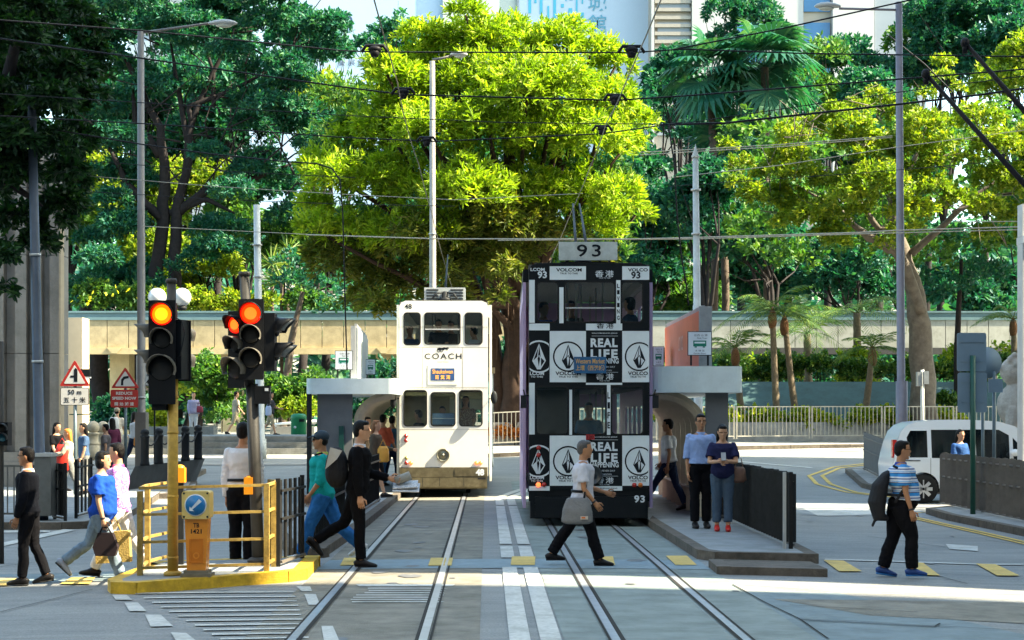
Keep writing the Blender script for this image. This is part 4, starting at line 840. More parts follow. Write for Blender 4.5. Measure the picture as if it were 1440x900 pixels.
t = pole('overhead_wire_pole', 'pale pointed steel pole rising behind the right tram shelter', 'pole', 983, (978, 222), 45, .11, .07, k_wpole, None, (330, 268))
mb = MB(); mb.lathe((XD(978, 45), 45, Z(222, 45)), [(.09, 0), (.1, .05), (.06, .09), (.07, .14), (.03, .2), (.001, .34)], 0, 10); mb.build('finial', k_wpole, t, True)
pole('sign_post', 'thin pale post with orange top box beside the cream tram', 'post', 691, (691, 520), 52, .05, .05, k_wpole)
mb = MB(); o = bpy.data.objects['sign_post']; mb.box((XD(690, 52), 52, Z(521, 52)), (.24, .2, .16), 0); mb.build('top_box', M('box_tan', (.5, .33, .16), .5), o, True)
t = thing('globe_lamp', 'twin white globe lamp on a thin post behind the yellow signal post', 'globe lamp', (XD(239, 43), 43, .05)); mb = MB(); mb.tube([(XD(239, 43), 43, .05), (XD(239, 43), 43, Z(425, 43))], .06, 0, 10); mb.build('post', k_dark, t, True)
mb = MB(); mb.tube([(XD(222, 43), 43, Z(436, 43)), (XD(239, 43), 43, Z(430, 43)), (XD(257, 43), 43, Z(436, 43))], .025, 0, 6); mb.build('arm', k_dark, t, True)
for px in (221, 256): mb = MB(); mb.ball((XD(px, 43), 43, Z(418, 43)), .215, 0, 18, 12); mb.lathe((XD(px, 43), 43, Z(436, 43)), [(.1, 0), (.12, .08), (.001, .09)], 1, 12); mb.build('globe', [M('globe_glass', (.75, .75, .73), .12, var=0, coat=.5), k_dark], t, True)

# ================================================================ SIGNS
k_sred = M('sign_red', (.38, .02, .015), .45, var=.08); k_sw = M('sign_white', (.58, .56, .52), .45, var=.05); k_sp = M('sign_post_blue', (.10, .14, .16), .5, metal=.3, var=.2)
def tri_sign(label, px, top, base, halfw, d, plate, post_bottom, kind):
    x = XD(px, d); zb = G(x, d); t = thing('warning_sign', label, 'sign', (x, d, zb)); s = F / d
    mb = MB(); mb.tube([(x, d + .05, zb), (x, d + .05, Z(base, d))], .04, 0, 8); mb.build('post', k_sp, t, True)
    def tri(k, y, th, m, mb): 
        c = Z(base, d) * .667 + Z(top, d) * .333; pts = [(x, 0, Z(top, d)), (x - halfw / s, 0, Z(base, d)), (x + halfw / s, 0, Z(base, d))]
        P_ = []
        for i in range(3):       # rounded corners
            v = Vector(pts[i]); a = Vector(pts[i - 1]); b = Vector(pts[(i + 1) % 3]); P_ += [v.lerp(a, .07), v.lerp(a, .03).lerp(v.lerp(b, .03), .5), v.lerp(b, .07)]
        mb.ext([(x + (p.x - x) * k, y, c + (p.z - c) * k) for p in P_], (0, th, 0), m)
    mb = MB(); tri(1, d, .02, 0, mb); tri(.72, d - .004, .003, 1, mb); cz = Z(base, d) * .66 + Z(top, d) * .34 - .02
    if kind == 'side':
        mb.ext([(x + a / s, d - .007, Z(base, d) + b / s) for a, b in ((-1, 6), (4, 6), (4, 23), (1.5, 26), (-1, 23), (-1, 15), (-6, 15), (-6, 12), (-1, 12))], (0, .002, 0), 2)
    else:
        mb.ext([(x + a / s, d - .007, Z(base, d) + b / s) for a, b in ((-6, 4), (-2.5, 4), (-2.5, 10), (-.5, 13), (5, 14), (5, 17.5), (-2, 16.5), (-5.5, 12.5))], (0, .002, 0), 2)
    mb.build('triangle', [k_sred, k_sw, k_ink], t, True)
    x0, y0, x1, y1, rows, pm, tm = plate; mb = MB(); a, b = XD(x0, d), XD(x1, d); mb.holed(rrect(a, Z(y1, d), b, Z(y0, d), .04), [], lambda u, v, e: (u, d + e, v), .02, 0)
    mb.holed(rrect(a + .012, Z(y1, d) + .012, b - .012, Z(y0, d) - .012, .03), [], lambda u, v, e: (u, d - .004 + e, v), .003, 1)
    for txt, ty, tw, th, bd, sp in rows: mb.text(txt, tw / s, th / s, lambda u, v, ty=ty: ((a + b) / 2 + u, d - .007, Z(ty, d) + v), 2, bd, sp)
    mb.build('plate', [k_ink if pm is k_sw else pm, pm, tm], t, True)
tri_sign('red triangle side road sign over white plate reading 50 m', 105, 506, 543, 21.5, 41.5, (85, 545, 125, 570, (('50 m', 551.5, 19, 7, .03, 1.1), ('五 十 米', 562.5, 31, 8, .02, 1)), k_sw, k_ink), 735, 'side')
tri_sign('red triangle bend sign over red plate reading REDUCE SPEED NOW', 176, 516, 546, 20, 47, (155.5, 548, 194, 573, (('REDUCE', 553, 23, 4.2, .04, 1.05), ('SPEED NOW', 560, 34, 4.2, .04, 1), ('開 始 減 速', 568, 27, 5.2, .02, 1)), k_sred, k_sw), 700, 'bend')
t = thing('street_name_sign', 'white framed street plate with number 4-7 behind the tall lamp post', 'sign', (XD(205, 52), 52, G(-10, 52))); mb = MB()
for px in (193, 216): mb.b2((XD(px, 52), 52.01, t.location.z), (XD(px, 52) + .04, 52.05, Z(500, 52)), 0)
mb.build('post', k_dark, t, True); mb = MB(); mb.b2((XD(191, 52), 51.97, Z(543, 52)), (XD(219, 52), 52.005, Z(499, 52)), 0); mb.b2((XD(192, 52), 51.96, Z(542, 52)), (XD(218, 52), 51.968, Z(500, 52)), 1); mb.text('4-7', .24, .13, lambda a, b: (XD(212, 52) + a, 51.955, Z(537, 52) + b), 2, .03); mb.text('花 園', .22, .1, lambda a, b: (XD(212, 52) + a, 51.955, Z(527, 52) + b), 2, .02); mb.build('plate', [k_ink, k_sw, k_ink], t, True)
# sign backs at the right
k_back = M('sign_back', (.17, .24, .30), .5, metal=.2, var=.08, scale=2)
t = thing('road_sign', 'blue grey backs of two stacked square signs on a dark green post', 'sign', (XD(1368, 34), 34, G(8.5, 34) + .1)); d = 34.
mb = MB(); mb.tube([(XD(1367, d), d - .06, t.location.z), (XD(1367, d), d - .06, Z(500, d))], .05, 0, 8); mb.build('post', M('post_green', (.01, .075, .05), .45, var=.15), t, True)
for a in ((1346, 522, 1387, 468), (1347, 580, 1388, 524)):
    mb = MB(); mb.holed(rrect(XD(a[0], d), Z(a[1], d), XD(a[2], d), Z(a[3], d), .04), [], lambda u, v, e: (u, d + e, v), .02, 0)
    for zz in (.25, .75): z_ = Z(a[1], d) * (1 - zz) + Z(a[3], d) * zz; mb.b2((XD(a[0] + 4, d), d - .015, z_), (XD(a[2] - 4, d), d - .0005, z_ + .025), 0)
    mb.build('panel', k_back, t, True)
d = 35; t = thing('road_sign', 'round grey sign back with small square plate on a pale post', 'sign', (XD(1397, d), d, G(8.8, d) + .1)); mb = MB(); mb.tube([(XD(1398, d), d, t.location.z), (XD(1398, d), d, Z(522, d))], .035, 0, 8); mb.build('post', k_sp, t, True)
mb = MB(); mb.lathe((XD(1386, d), d, Z(510, d)), [(.3, 0), (.3, .02)], 0, 28, (0, -1, 0)); mb.build('disc', k_back, t, True); mb = MB(); mb.b2((XD(1389, d), d - .06, Z(552, d)), (XD(1409, d), d - .04, Z(533, d)), 0); mb.build('plate', k_back, t, True)
t = thing('sign_post', 'thin grey post between the green post and the round sign', 'post', (XD(1382, 34.6), 34.6, G(8.6, 34.6) + .1)); mb = MB(); mb.tube([(XD(1382, 34.6), 34.6, t.location.z), (XD(1382, 34.6), 34.6, Z(560, 34.6))], .03, 0, 8); mb.build('post', k_sp, t, True)
d = 58; t = thing('parking_meter', 'small pale double box on a post in front of the thick trunk', 'meter', (XD(1297, d), d, G(13, d))); mb = MB(); mb.tube([(XD(1297, d), d, t.location.z), (XD(1297, d), d, Z(520, d))], .06, 0, 8); mb.build('post', k_wpole, t, True)
mb = MB(); mb.b2((XD(1289, d), d - .1, Z(543, d)), (XD(1296, d), d + .1, Z(523, d)), 0); mb.b2((XD(1298, d), d - .13, Z(540, d)), (XD(1305, d), d + .05, Z(522, d)), 0); mb.build('box', k_grey, t, True)
# pedestrian signal at the left edge
d = 24.; t = thing('pedestrian_signal', 'black pedestrian signal cut by the left edge of the photo', 'traffic light', (XD(-4, d), d, G(-6.6, d))); mb = MB(); mb.tube([(XD(2, d), d, t.location.z), (XD(1, d), d, Z(480, d))], .035, 0, 8); mb.build('post', k_pole_g, t, True)
mb = MB(); mb.box((XD(8, d), d - .1, Z(610, d)), (.16, .2, .3), 0); mb.build('signal_head', k_sig, t, True); lens_face(t, (XD(10, d), d - .21, Z(615, d)), .055, M('lens_teal', (.02, .1, .14), .2, var=0), (0, -1, 0)); lens_face(t, (XD(10, d), d - .21, Z(602, d)), .055, k_lens, (0, -1, 0))
# litter bin and low rail on the terrace
d = 69.; x = XD(420, d); z = Z(612, d); t = thing('litter_bin', 'green round litter bin on the terrace above the steps', 'bin', (x, d, z)); k_gb = M('bin_green', (.01, .20, .08), .45, var=.1)
mb = MB(); mb.lathe((x, d, z), [(.27, 0), (.29, .03), (.29, .58), (.3, .6), (.3, .68), (.27, .76), (.18, .8), (.001, .81)], 0, 20); mb.b2((x + .05, d - .31, z + .5), (x + .25, d - .27, z + .6), 1); mb.lathe((x - .1, d - .289, z + .3), [(.05, 0), (.05, .006)], 2, 12, (0, -1, 0)); mb.build('bin', [k_gb, k_ink, k_prw], t, True)
t = thing('low_rail', 'low white rail running behind the green litter bin', 'rail', (XD(410, 71), 71, z)); mb = MB(); mb.tube([(XD(384, 71), 71, Z(597, 71)), (XD(445, 71), 71, Z(592, 71))], .05, 0, 8)
for px in (388, 410, 436): mb.tube([(XD(px, 71), 71, z - .1), (XD(px, 71), 71, Z(595, 71))], .03, 0, 6)
mb.build('rail', k_prw, t, True)
for a, b, d, lb in ((184, 236, 66, 'low stone bench block on the terrace left of the red bag woman'), (250, 300, 68, 'low stone bench block on the terrace right of the red bag woman'), (380, 442, 70.3, 'long low stone bench behind the litter bin')):
    t = thing('stone_bench', lb, 'bench', (XD((a + b) / 2, d), d, Z(614, d) + .0)); mb = MB(); mb.b2((XD(a, d), d, 1.0), (XD(b, d), d + 1, Z(600, d)), 0); mb.build('block', m_step, t, True)
# ================================================================ FOOTBRIDGE, WALLS, BUILDINGS
k_par = M('parapet_panel', (.42, .34, .20), .8, var=.2, scale=2.5, dirt=.35, bump=.3); k_led = M('parapet_ledge', (.50, .40, .22), .8, var=.12, scale=3, dirt=.2); k_teal = M('rail_teal', (.12, .20, .22), .5, var=.15, scale=2); k_parw = M('parapet_shaded', (.36, .36, .32), .8, var=.12, scale=2, dirt=.3)
d = 86.; X0, X1 = XD(60, d), XD(1480, d); zt_0, zt_1 = Z(452, d), Z(489, d)
t = thing('footbridge', 'long beige panelled footbridge crossing behind both trams', 'footbridge', ((X0 + X1) / 2, d, G(0, d)))
mb = MB(); mb.b2((X0, d + .2, zt_1 + .15), (X1, d + 3.6, zt_1 + .5)); mb.build('deck', m_conc, t, True)
mb = MB(); x = X0; n = 0; xm = XD(900, d)
while x < X1 - .1:
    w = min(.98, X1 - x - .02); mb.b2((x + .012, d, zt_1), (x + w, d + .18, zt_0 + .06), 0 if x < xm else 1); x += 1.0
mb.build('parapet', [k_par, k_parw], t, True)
mb = MB(); mb.b2((X0, d - .14, Z(498, d)), (xm, d + .5, zt_1 - .003)); mb.build('ledge', k_led, t, True); mb = MB(); mb.b2((xm, d - .14, Z(498, d)), (X1, d + .5, zt_1 - .003)); mb.build('ledge', M('ledge_shaded', (.05, .05, .05), .8), t, True)  # right of the middle, shade is put into the ledge and parapet colours
mb = MB(); mb.b2((X0, d - .05, zt_0 + .062), (X1, d + .24, Z(446, d))); mb.b2((X0, d + .0, Z(446, d) + .003), (X1, d + .2, Z(440, d))); mb.b2((X0, d - .07, Z(440, d) + .003), (X1, d + .24, Z(438, d) + .02)); mb.build('rail', k_teal, t, True)
for px in (162, 320, 540, 700, 1046, 1390):
    mb = MB(); x = XD(px, d); mb.b2((x - .45, d + .9, G(x, d + 1) - .5), (x + .45, d + 2.2, zt_1 + .149))
    if px in (162, 540): mb.ext([(x - .35, d - .142, Z(489.5, d)), (x + .35, d - .142, Z(489.5, d)), (x + .12, d - .142, Z(497, d)), (x - .12, d - .142, Z(497, d))], (0, -.06, 0))
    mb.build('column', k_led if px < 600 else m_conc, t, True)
t = thing('bridge_pillar', 'sunlit cream pillar at the left end of the footbridge', 'pillar', (XD(100, 60), 60, .4)); mb = MB(); dd = 60.
for a, b in ((446, 530), (531, 582), (583, 660)): mb.b2((XD(84, dd), dd, Z(b, dd)), (XD(115.5, dd), dd + 1., Z(a, dd) - .012))
mb.build('pillar', M('pillar_cream', (.62, .52, .36), .75, var=.06, scale=2, dirt=.1), t, True)
mb = MB(); mb.b2((XD(88, dd), dd - .05, Z(530, dd)), (XD(127, dd), dd - .002, Z(519, dd)), 0); mb.b2((XD(86, dd), dd - .06, Z(532, dd)), (XD(128, dd), dd - .0, Z(530, dd) - .003), 1); mb.build('sign_band', [k_dark, k_prw], t, True)
# stone columned building on the left
k_colm = M('column_stone', (.27, .245, .215), .8, var=.14, scale=1.2, dirt=.3, bump=.25, bscale=30)
t = thing('stone_building', 'grey stone building with tall fluted pilasters at the left edge', 'building', (-13, 46, .2)); d = 45.
mb = MB(); mb.ext([(-24, d + .9, 0), (XD(80, d + .9), d + .9, 0), (XD(74, d + 9), d + 9, 0), (-24, d + 9, 0)], (0, 0, 8.4)); mb.build('wall', k_colm, t, True)
edges = [(-40, -18, 0.35), (-16, 4, 0), (5, 20, .3), (21, 36, 0), (37, 46, .3), (47, 57, 0), (58, 67, .3), (68, 83, .12)]
for a, b, off in edges:
    mb = MB(); 
    for z0 in np.arange(.95, 7.5, 2.4): mb.b2((XD(a, d), d + off, z0), (XD(b, d) + .012, d + .898, z0 + 2.385))
    mb.build('pilaster', k_colm, t, True)
mb = MB(); mb.b2((XD(82.8, d) + .013, d - .05, .5), (XD(86, d), d + .3, Z(292, d))); mb.build('corner_trim', M('trim_cream', (.42, .33, .22), .7), t, True)
mb = MB(); mb.b2((-24, d - .35, 0), (XD(86, d), d + .3, .45)); mb.b2((-24, d - .2, .452), (XD(85, d), d + .9, .7)); mb.b2((-24, d - .1, .702), (XD(84, d), d + .9, .94)); mb.build('plinth', k_colm, t, True)
# slope wall, planters
t = thing('retaining_wall', 'blue grey sloping retaining wall under the hedge across the road', 'wall', (8, 71, 1.2)); k_slope = M('slope_stone', (.03, .075, .08), .7, var=.25, scale=1.2, dirt=.35, bump=.3)
mb = MB(); mb.ext([(XD(680, 70), 70, .8), (XD(680, 70), 74, 3.2), (XD(680, 70), 76, 3.2), (XD(680, 70), 76, .8)], (24, 0, 0)); mb.build('slope', k_slope, t, True)
t = thing('planter_wall', 'low concrete planter wall behind the silver railing', 'planter', (8, 66, .9)); mb = MB()
mb.ext([(-1.3, 65.4, .8), (7.0, 66.2, .8), (21, 68.6, .8), (21, 69.4, .8), (7.0, 67.0, .8), (-1.3, 66.2, .8)], (0, 0, .8)); mb.build('wall', M('planter_conc', (.34, .33, .31), .8, var=.2, scale=4, dirt=.3), t, True)
mb = MB(); mb.ext([(-1.3, 66.205, .8), (7.0, 67.005, .8), (21, 69.405, .8), (21, 70.2, .8), (-1.3, 70.0, .8)], (0, 0, .66)); mb.build('soil', M('soil', (.06, .04, .025), .9), t, True)
# far buildings
d = 190.; t = thing('museum_building', 'pale blue building wall with large lettering and blue bars above the trees', 'building', (0, d, 15)); k_bb = M('banner_pale', (.34, .45, .58), .6, var=.05, scale=.1); k_bb2 = M('banner_grey', (.42, .46, .42), .6, var=.08, scale=.1)
mb = MB(); mb.b2((XD(350, d), d, 5), (XD(912, d), d + 20, 56), 0); mb.b2((XD(623, d), d - .5, 5), (XD(727, d), d - .003, 56), 1); mb.b2((XD(730, d), d - .8, 5), (XD(911, d), d - .004, 56), 2); mb.b2((XD(727.2, d), d - .82, 5), (XD(729.9, d), d - .002, 56), 3)
mb.build('wall', [k_bb, k_bb2, M('banner_white', (.46, .54, .64), .5, var=.03), k_grey], t, True)
mb = MB(); k_cy = M('banner_cyan', (.08, .40, .55), .5, var=.05)
s = F / d
for a, y0, y1, w in ((745, -20, 21, 4), (753, 0, 7, 3), (761, -10, 22, 4), (771, 11, 30, 2.5), (780, -30, 35, 4), (791, 8, 13, 4), (802, 14, 50, 5), (803, -10, 3, 4), (811, -20, 20, 2.5), (812, 28, 44, 2.5), (819, 20, 46, 4), (819, -20, 8, 2), (788, 22, 28, 3), (796, -6, 4, 2)): mb.b2((XD(a, d - .81) - w / 2 / s, d - .86, Z(y1, d)), (XD(a, d - .81) + w / 2 / s, d - .81, Z(y0, d)), 0)
mb.build('blue_bars', k_cy, t, True)
mb = MB(); dy = d - .87
mb.text('館', 25 / s, 25 / s, lambda a, b: (XD(840, dy) + a, dy, Z(33, dy) + b), 0, .01); mb.text('城', 26 / s, 25 / s, lambda a, b: (XD(840, dy) + a, dy, Z(3, dy) + b), 0, .01); mb.text('CITY', 40 / s, 7 / s, lambda a, b: (XD(846, dy) + a, dy, Z(56, dy) + b), 0)
mb.build('lettering', [M('letter_blue', (.12, .32, .44), .5), M('letter_dark', (.04, .07, .14), .5)], t, True)
mb = MB(); mb.text('museum', 116 / s, 19 / s, lambda a, b: (XD(438, d) + a, d - .05, Z(32, d) + b), 1, .0); mb.build('lettering', [M('letter_blue', (.12, .32, .44), .5), M('letter_dark', (.04, .07, .14), .5)], t, True)
mb = MB(); mb.text('慶 展 館', 38 / s, 9 / s, lambda a, b: (XD(494, d) + a, d - .05, Z(88, d) + b), 1, .0)
mb.build('lettering', [M('letter_blue', (.12, .32, .44), .5), M('letter_dark', (.04, .07, .14), .5)], t, True)
t = thing('office_building', 'beige and white office building with blue glass behind the trees on the right', 'building', (14, 185, 15)); d = 185.; kb = [M('office_beige', (.36, .31, .25), .7, var=.06, scale=.2), M('office_white', (.38, .38, .37), .6, var=.05, scale=.2), M('office_glass', (.05, .16, .32), .15, var=.15, scale=.3), M('office_grey', (.22, .25, .28), .7, var=.1, scale=.2)]  # the last colour is a plain blue grey
mb = MB(); mb.b2((XD(916, d), d + .5, 5), (XD(1300, d), d + 20, 58), 0); mb.b2((XD(916, d), d, 5), (XD(920, d), d + .497, 58), 1); mb.b2((XD(973, d), d - .1, 5), (XD(1035, d), d + .497, 58), 1)
mb.b2((XD(1075, d), d + .1, 5), (XD(1130, d), d + .497, 58), 1); mb.b2((XD(1170, d), d - .5, 5), (XD(1228, d), d + .497, 58), 1); mb.b2((XD(1229, d), d - .3, 5), (XD(1300, d), d + .497, 58), 3); mb.build('wall', kb, t, True)
for a, b in ((925, 970), (1037, 1074), (1131, 1168)):
    for k in range(8):
        mb = MB(); z0 = 30 + k * 3.1; mb.b2((XD(a, d), d + .3, z0), (XD(b, d), d + .48, z0 + 2.), 0); mb.build('window', kb[2] if a > 1000 else kb[3], t, True)
for k in range(16):
    mb = MB(); mb.b2((XD(921, d), d + .1, 32 + k * .8), (XD(972, d), d + .29, 32.35 + k * .8)); mb.build('louvre', M('louvre_beige', (.30, .27, .23), .7), t, True)
t = thing('far_block', 'pale building glimpsed through the tall trees at upper left', 'building', (-25, 185, 15)); mb = MB(); mb.b2((XD(180, 185), 185, 5), (XD(330, 185), 200, 44), 0)
for k in range(10): mb.b2((XD(180, 185) + .5, 184.9, 16 + k * 3), (XD(330, 185) - .5, 184.998, 17 + k * 3), 1)
mb.build('wall', [M('far_blue', (.30, .36, .42), .6, var=.05), kb[3]], t, True)
# carved column and lion
d = 36.; t = thing('stone_column', 'pale stone gate column cut by the right edge above the lion', 'column', (XD(1450, 37), 37.5, .1)); mb = MB()
for z0, z1, w in ((.1, .9, .5), (.9, 5.3, .2), (5.3, 5.45, .26), (5.45, 6.1, .19)): mb.box((XD(1433, 37.5) + w + .02, 37.5, (z0 + z1) / 2), (w * 2, w * 2, z1 - z0 - .004), 0)
mb.build('shaft', M('gate_stone', (.45, .45, .43), .7, var=.1, scale=3, dirt=.2), t, True)

# ================================================================ VAN
k_van = M('van_silver', (.62, .66, .70), .3, metal=0., var=.03, scale=1, coat=.6); k_tint = glass_mat('van_glass', (.22, .28, .28)); k_tyre = M('tyre', (.02, .02, .02), .8, var=.2); k_alloy = M('alloy', (.6, .62, .64), .3, metal=.7, var=.05)
def van():
    kx = .87
    d = 40.6; s = F / d; xr = XD(1256, d); zg = G(9, d); t = thing('van', 'silver people carrier with dark windows passing behind the fence on the right', 'van', (xr + 2.4, d, zg))
    prof = [(.06, .32), (.02, .55), (.0, .85), (.05, 1.1), (.12, 1.35), (.22, 1.58), (.38, 1.72), (.6, 1.79), (1.2, 1.835), (2.0, 1.84), (2.7, 1.80), (3.1, 1.70), (3.45, 1.50), (3.85, 1.22), (4.1, 1.10), (4.45, 1.0), (4.68, .85), (4.76, .6), (4.74, .35), (4.6, .24), (4.25, .22)]
    prof = [(a * kx, z) for a, z in prof]
    def arch(cx): return [(cx + .36 * math.cos(R(a)), .33 + .36 * math.sin(R(a))) for a in range(0, 181, 20)]
    out = prof + arch(3.83 * kx) + arch(.66) + [(.3, .24)]
    wins = [[(a * kx, z - (.12 if z < 1.2 else 0)) for a, z in q] for q in [[(.42, 1.13), (.88, 1.13), (.88, 1.6), (.46, 1.6), (.36, 1.45)], [(.98, 1.12), (2.0, 1.1), (2.0, 1.62), (.98, 1.62)], [(2.1, 1.1), (2.95, 1.08), (2.95, 1.5), (2.7, 1.62), (2.1, 1.63)], [(3.04, 1.07), (3.55, 1.07), (3.04, 1.45)]]]
    def yy(z, sd): return sd * (.84 - (.0 if z < .95 else (z - .95) * .17) - (.03 if z < .35 else 0))
    mb = MB()
    for sd in (-1, 1):
        put = lambda a, z, e, sd=sd: (xr + a, d + .84 + yy(z, sd) - sd * e, zg + z)
        mb.holed(out, wins, put, .03, 0)
    N = len(out)
    vs = []
    for a, z in out: vs += [(xr + a, d + .84 + yy(z, -1) + .002, zg + z), (xr + a, d + .84 + yy(z, 1) - .002, zg + z)]
    fs = []
    for i in range(N):
        j = (i + 1) % N; a, b = out[i], out[j]
        if i in (11, 12) : continue
        fs.append((2 * i, 2 * j, 2 * j + 1, 2 * i + 1))
    mb.add(vs, fs, 0, True); mb.b2((xr + .3, d + .1, zg + .25), (xr + 4.3 * kx, d + 1.58, zg + .4), 1); mb.build('body', [k_van, k_dark], t, True)
    for i, w in enumerate(wins):
        mb = MB(); mb.holed(w, [], lambda a, z, e: (xr + a, d + .84 + yy(z, -1) + .012 + e, zg + z), .004, 0); mb.build('window', k_tint, t, True)
        mb = MB(); mb.holed(w, [], lambda a, z, e: (xr + a, d + .84 + yy(z, 1) - .016 + e, zg + z), .004, 0); mb.build('window', k_tint, t, True)
    mb = MB(); mb.add([(xr + 3.1 * kx, d + .12, zg + 1.69), (xr + 3.86 * kx, d + .05, zg + 1.21), (xr + 3.86 * kx, d + 1.63, zg + 1.21), (xr + 3.1 * kx, d + 1.56, zg + 1.69)], [(0, 1, 2, 3)], 0); mb.build('windscreen', glass_mat('screen_glass', (.45, .55, .52)), t, True)
    for cx in (.66, 3.83 * kx):
        for sd in (0, 1):
            y = d - .01 if sd == 0 else d + 1.47; mb = MB(); mb.lathe((xr + cx, y + .2 if sd == 0 else y + .2, zg + .32), [(.2, 0), (.3, .0), (.325, .03), (.325, .18), (.3, .2), (.2, .2)], 0, 28, (0, -1, 0)); w = mb.build('wheel', k_tyre, t, True)
            mb = MB(); yy0 = y - .002 if sd == 0 else y + .2
            mb.lathe((xr + cx, yy0 + .03, zg + .32), [(.2, 0), (.215, .025), (.2, .027), (.19, .005), (.06, .005), (.05, .03), (.001, .032)], 1, 28, (0, -1, 0))
            for k in range(8):
                a = 2 * math.pi * k / 8; mb.bar((xr + cx + .03 * math.cos(a), yy0 + .0, zg + .32 + .03 * math.sin(a)), (xr + cx + .2 * math.cos(a), yy0 + .0, zg + .32 + .2 * math.sin(a)), .02, .075, 0)
            o = mb.build('rim', [k_alloy, k_ink], None); o.parent = w
            for v in o.data.vertices: v.co -= t.location
    for a in (.95 * kx, 2.04 * kx, 3.0 * kx):
        mb = MB(); mb.b2((xr + a - .004, d - .003, zg + .35), (xr + a + .004, d + .0005, zg + 1.0)); mb.build('door_seam', k_dark, t, True)
    mb = MB(); mb.b2((xr + .12, d - .006, zg + .93), (xr + .6, d + .004, zg + .95)); mb.build('side_trim', k_dark, t, True)
    for a in (2.2 * kx, 2.82 * kx): mb = MB(); mb.b2((xr + a, d - .03, zg + .93), (xr + a + .16, d - .005, zg + .96)); mb.build('handle', k_silver, t, True)
    mb = MB(); mb.ball((xr + 3.05 * kx, d - .1, zg + 1.12), (.12, .1, .08), 0); mb.build('wing_mirror', k_van, t, True)
    mb = MB(); mb.b2((xr + .0, d + .06, zg + 1.0), (xr + .09, d + .2, zg + 1.4)); mb.build('tail_lamp', k_red, t, True)
    mb = MB(); mb.ball((xr + 4.5 * kx, d + .15, zg + .85), (.18, .14, .1), 0); mb.build('headlight', k_prw, t, True)
    mb = MB(); mb.b2((xr + .95, d + .1, zg + .42), (xr + 3.7 * kx, d + 1.58, zg + .5))
    for a in (1.0, 1.75, 2.5):
        for y in (d + .2, d + .95): mb.box((xr + a, y + .25, zg + .95), (.14, .5, .75), 0, ry=-.15); mb.box((xr + a - .09, y + .25, zg + 1.42), (.1, .26, .2), 0); mb.box((xr + a + .22, y + .25, zg + .62), (.45, .5, .14), 0)
    mb.build('seats', M('seat_dark', (.03, .03, .035), .8), t, True)
van()

def lion():
    d = 50.; t = thing('lion_statue', 'carved stone lion with open jaws beside the gate column at the right', 'statue', (XD(1432, d), d, G(13.5, d))); s = F / d; X_, zz = XD(1428, d), Z(530, d)
    c = lambda a, b, q=0: (XD(a, d), d + q, Z(b, d)); m_ = M('lion_stone', (.36, .32, .27), .85, var=.25, scale=5, bump=.8, bscale=14); g = np.random.default_rng(3)
    mb = MB(); mb.ball(c(1432, 522, .1), (.48, .42, .42), 0, 14, 10)
    mb.loft([c(1436, 514), c(1420, 516), c(1408, 521)], [(.2, .22), (.17, .15), (.10, .08)], 0, 10); mb.loft([c(1436, 540), c(1422, 538), c(1413, 534)], [(.16, .13), (.12, .08), (.07, .04)], 0, 10); mb.ball(c(1409, 517), .09, 0); mb.ball(c(1420, 506, -.15), .12, 0); mb.ball(c(1424, 500, -.2), .09, 0)
    for k in range(34): a = g.uniform(-1.4, 2.4); mb.ball((XD(1440, d) + .48 * math.cos(a) * g.uniform(.5, 1), d + g.uniform(-.35, .2), Z(535, d) + .6 * math.sin(a)), g.uniform(.09, .15), 0, 8, 6)
    mb.ball(c(1440, 570, .1), (.72, .55, .68), 0, 14, 10); mb.loft([c(1425, 575, -.2), c(1420, 600, -.25), c(1416, 625, -.3)], [.24, .2, .22], 0, 10); mb.ball(c(1460, 600), (.9, .6, .9), 0, 14, 10); mb.ball(c(1414, 628, -.3), (.28, .22, .14), 0)
    me = mb.mesh('x', m_); o = bpy.data.objects.new('body', me); COL.objects.link(o); o.location = -t.location; m = o.modifiers.new('r', 'REMESH'); m.mode = 'VOXEL'; m.voxel_size = .035; m.use_smooth_shade = True; o.parent = t
    mb = MB(); mb.b2((XD(1405, d), d - .7, t.location.z), (XD(1500, d), d + .9, Z(634, d))); mb.build('plinth', m_, t, True)
lion()
# ================================================================ TREES AND PLANTS
def unit(a): return a / np.maximum(np.linalg.norm(a, axis=1, keepdims=True), 1e-9)
def leaves_obj(name, P, D, L, Wd, mat, parent, lv, bend=.25):
    """P base points, D unit directions, L length, Wd width; one folded blade of 6 vertices each"""
    n = len(P); up = rng.normal(size=(n, 3)); up[:, 2] += 1.2; S = unit(np.cross(D, up)); U = np.cross(S, D)
    L = L[:, None]; Wd = Wd[:, None]; off = np.array(parent.location) if parent is not None else 0
    mid = P + D * L * .45 - U * L * .0; tip = P + D * L - U * L * bend
    q = P + D * L * .82 - U * L * bend * .55
    V = np.stack([P, mid + S * Wd, q + S * Wd * .6, tip, q - S * Wd * .6, mid - S * Wd], 1) - off
    me = bpy.data.meshes.new(name); me.vertices.add(n * 6); me.vertices.foreach_set('co', V.reshape(-1))
    me.loops.add(n * 8); me.polygons.add(n * 2); base = (np.arange(n) * 6)[:, None]
    idx = (base + np.array([0, 1, 2, 3, 0, 3, 4, 5])[None]).reshape(-1)
    me.loops.foreach_set('vertex_index', idx.astype(np.int32)); me.polygons.foreach_set('loop_start', (np.arange(n * 2) * 4).astype(np.int32))
    me.update(calc_edges=True); a = me.attributes.new('lv', 'FLOAT', 'FACE'); a.data.foreach_set('value', np.repeat(np.clip(lv, 0, 1), 2).astype(np.float32))
    me.materials.append(mat); o = bpy.data.objects.new(name, me); COL.objects.link(o); o.parent = parent; return o
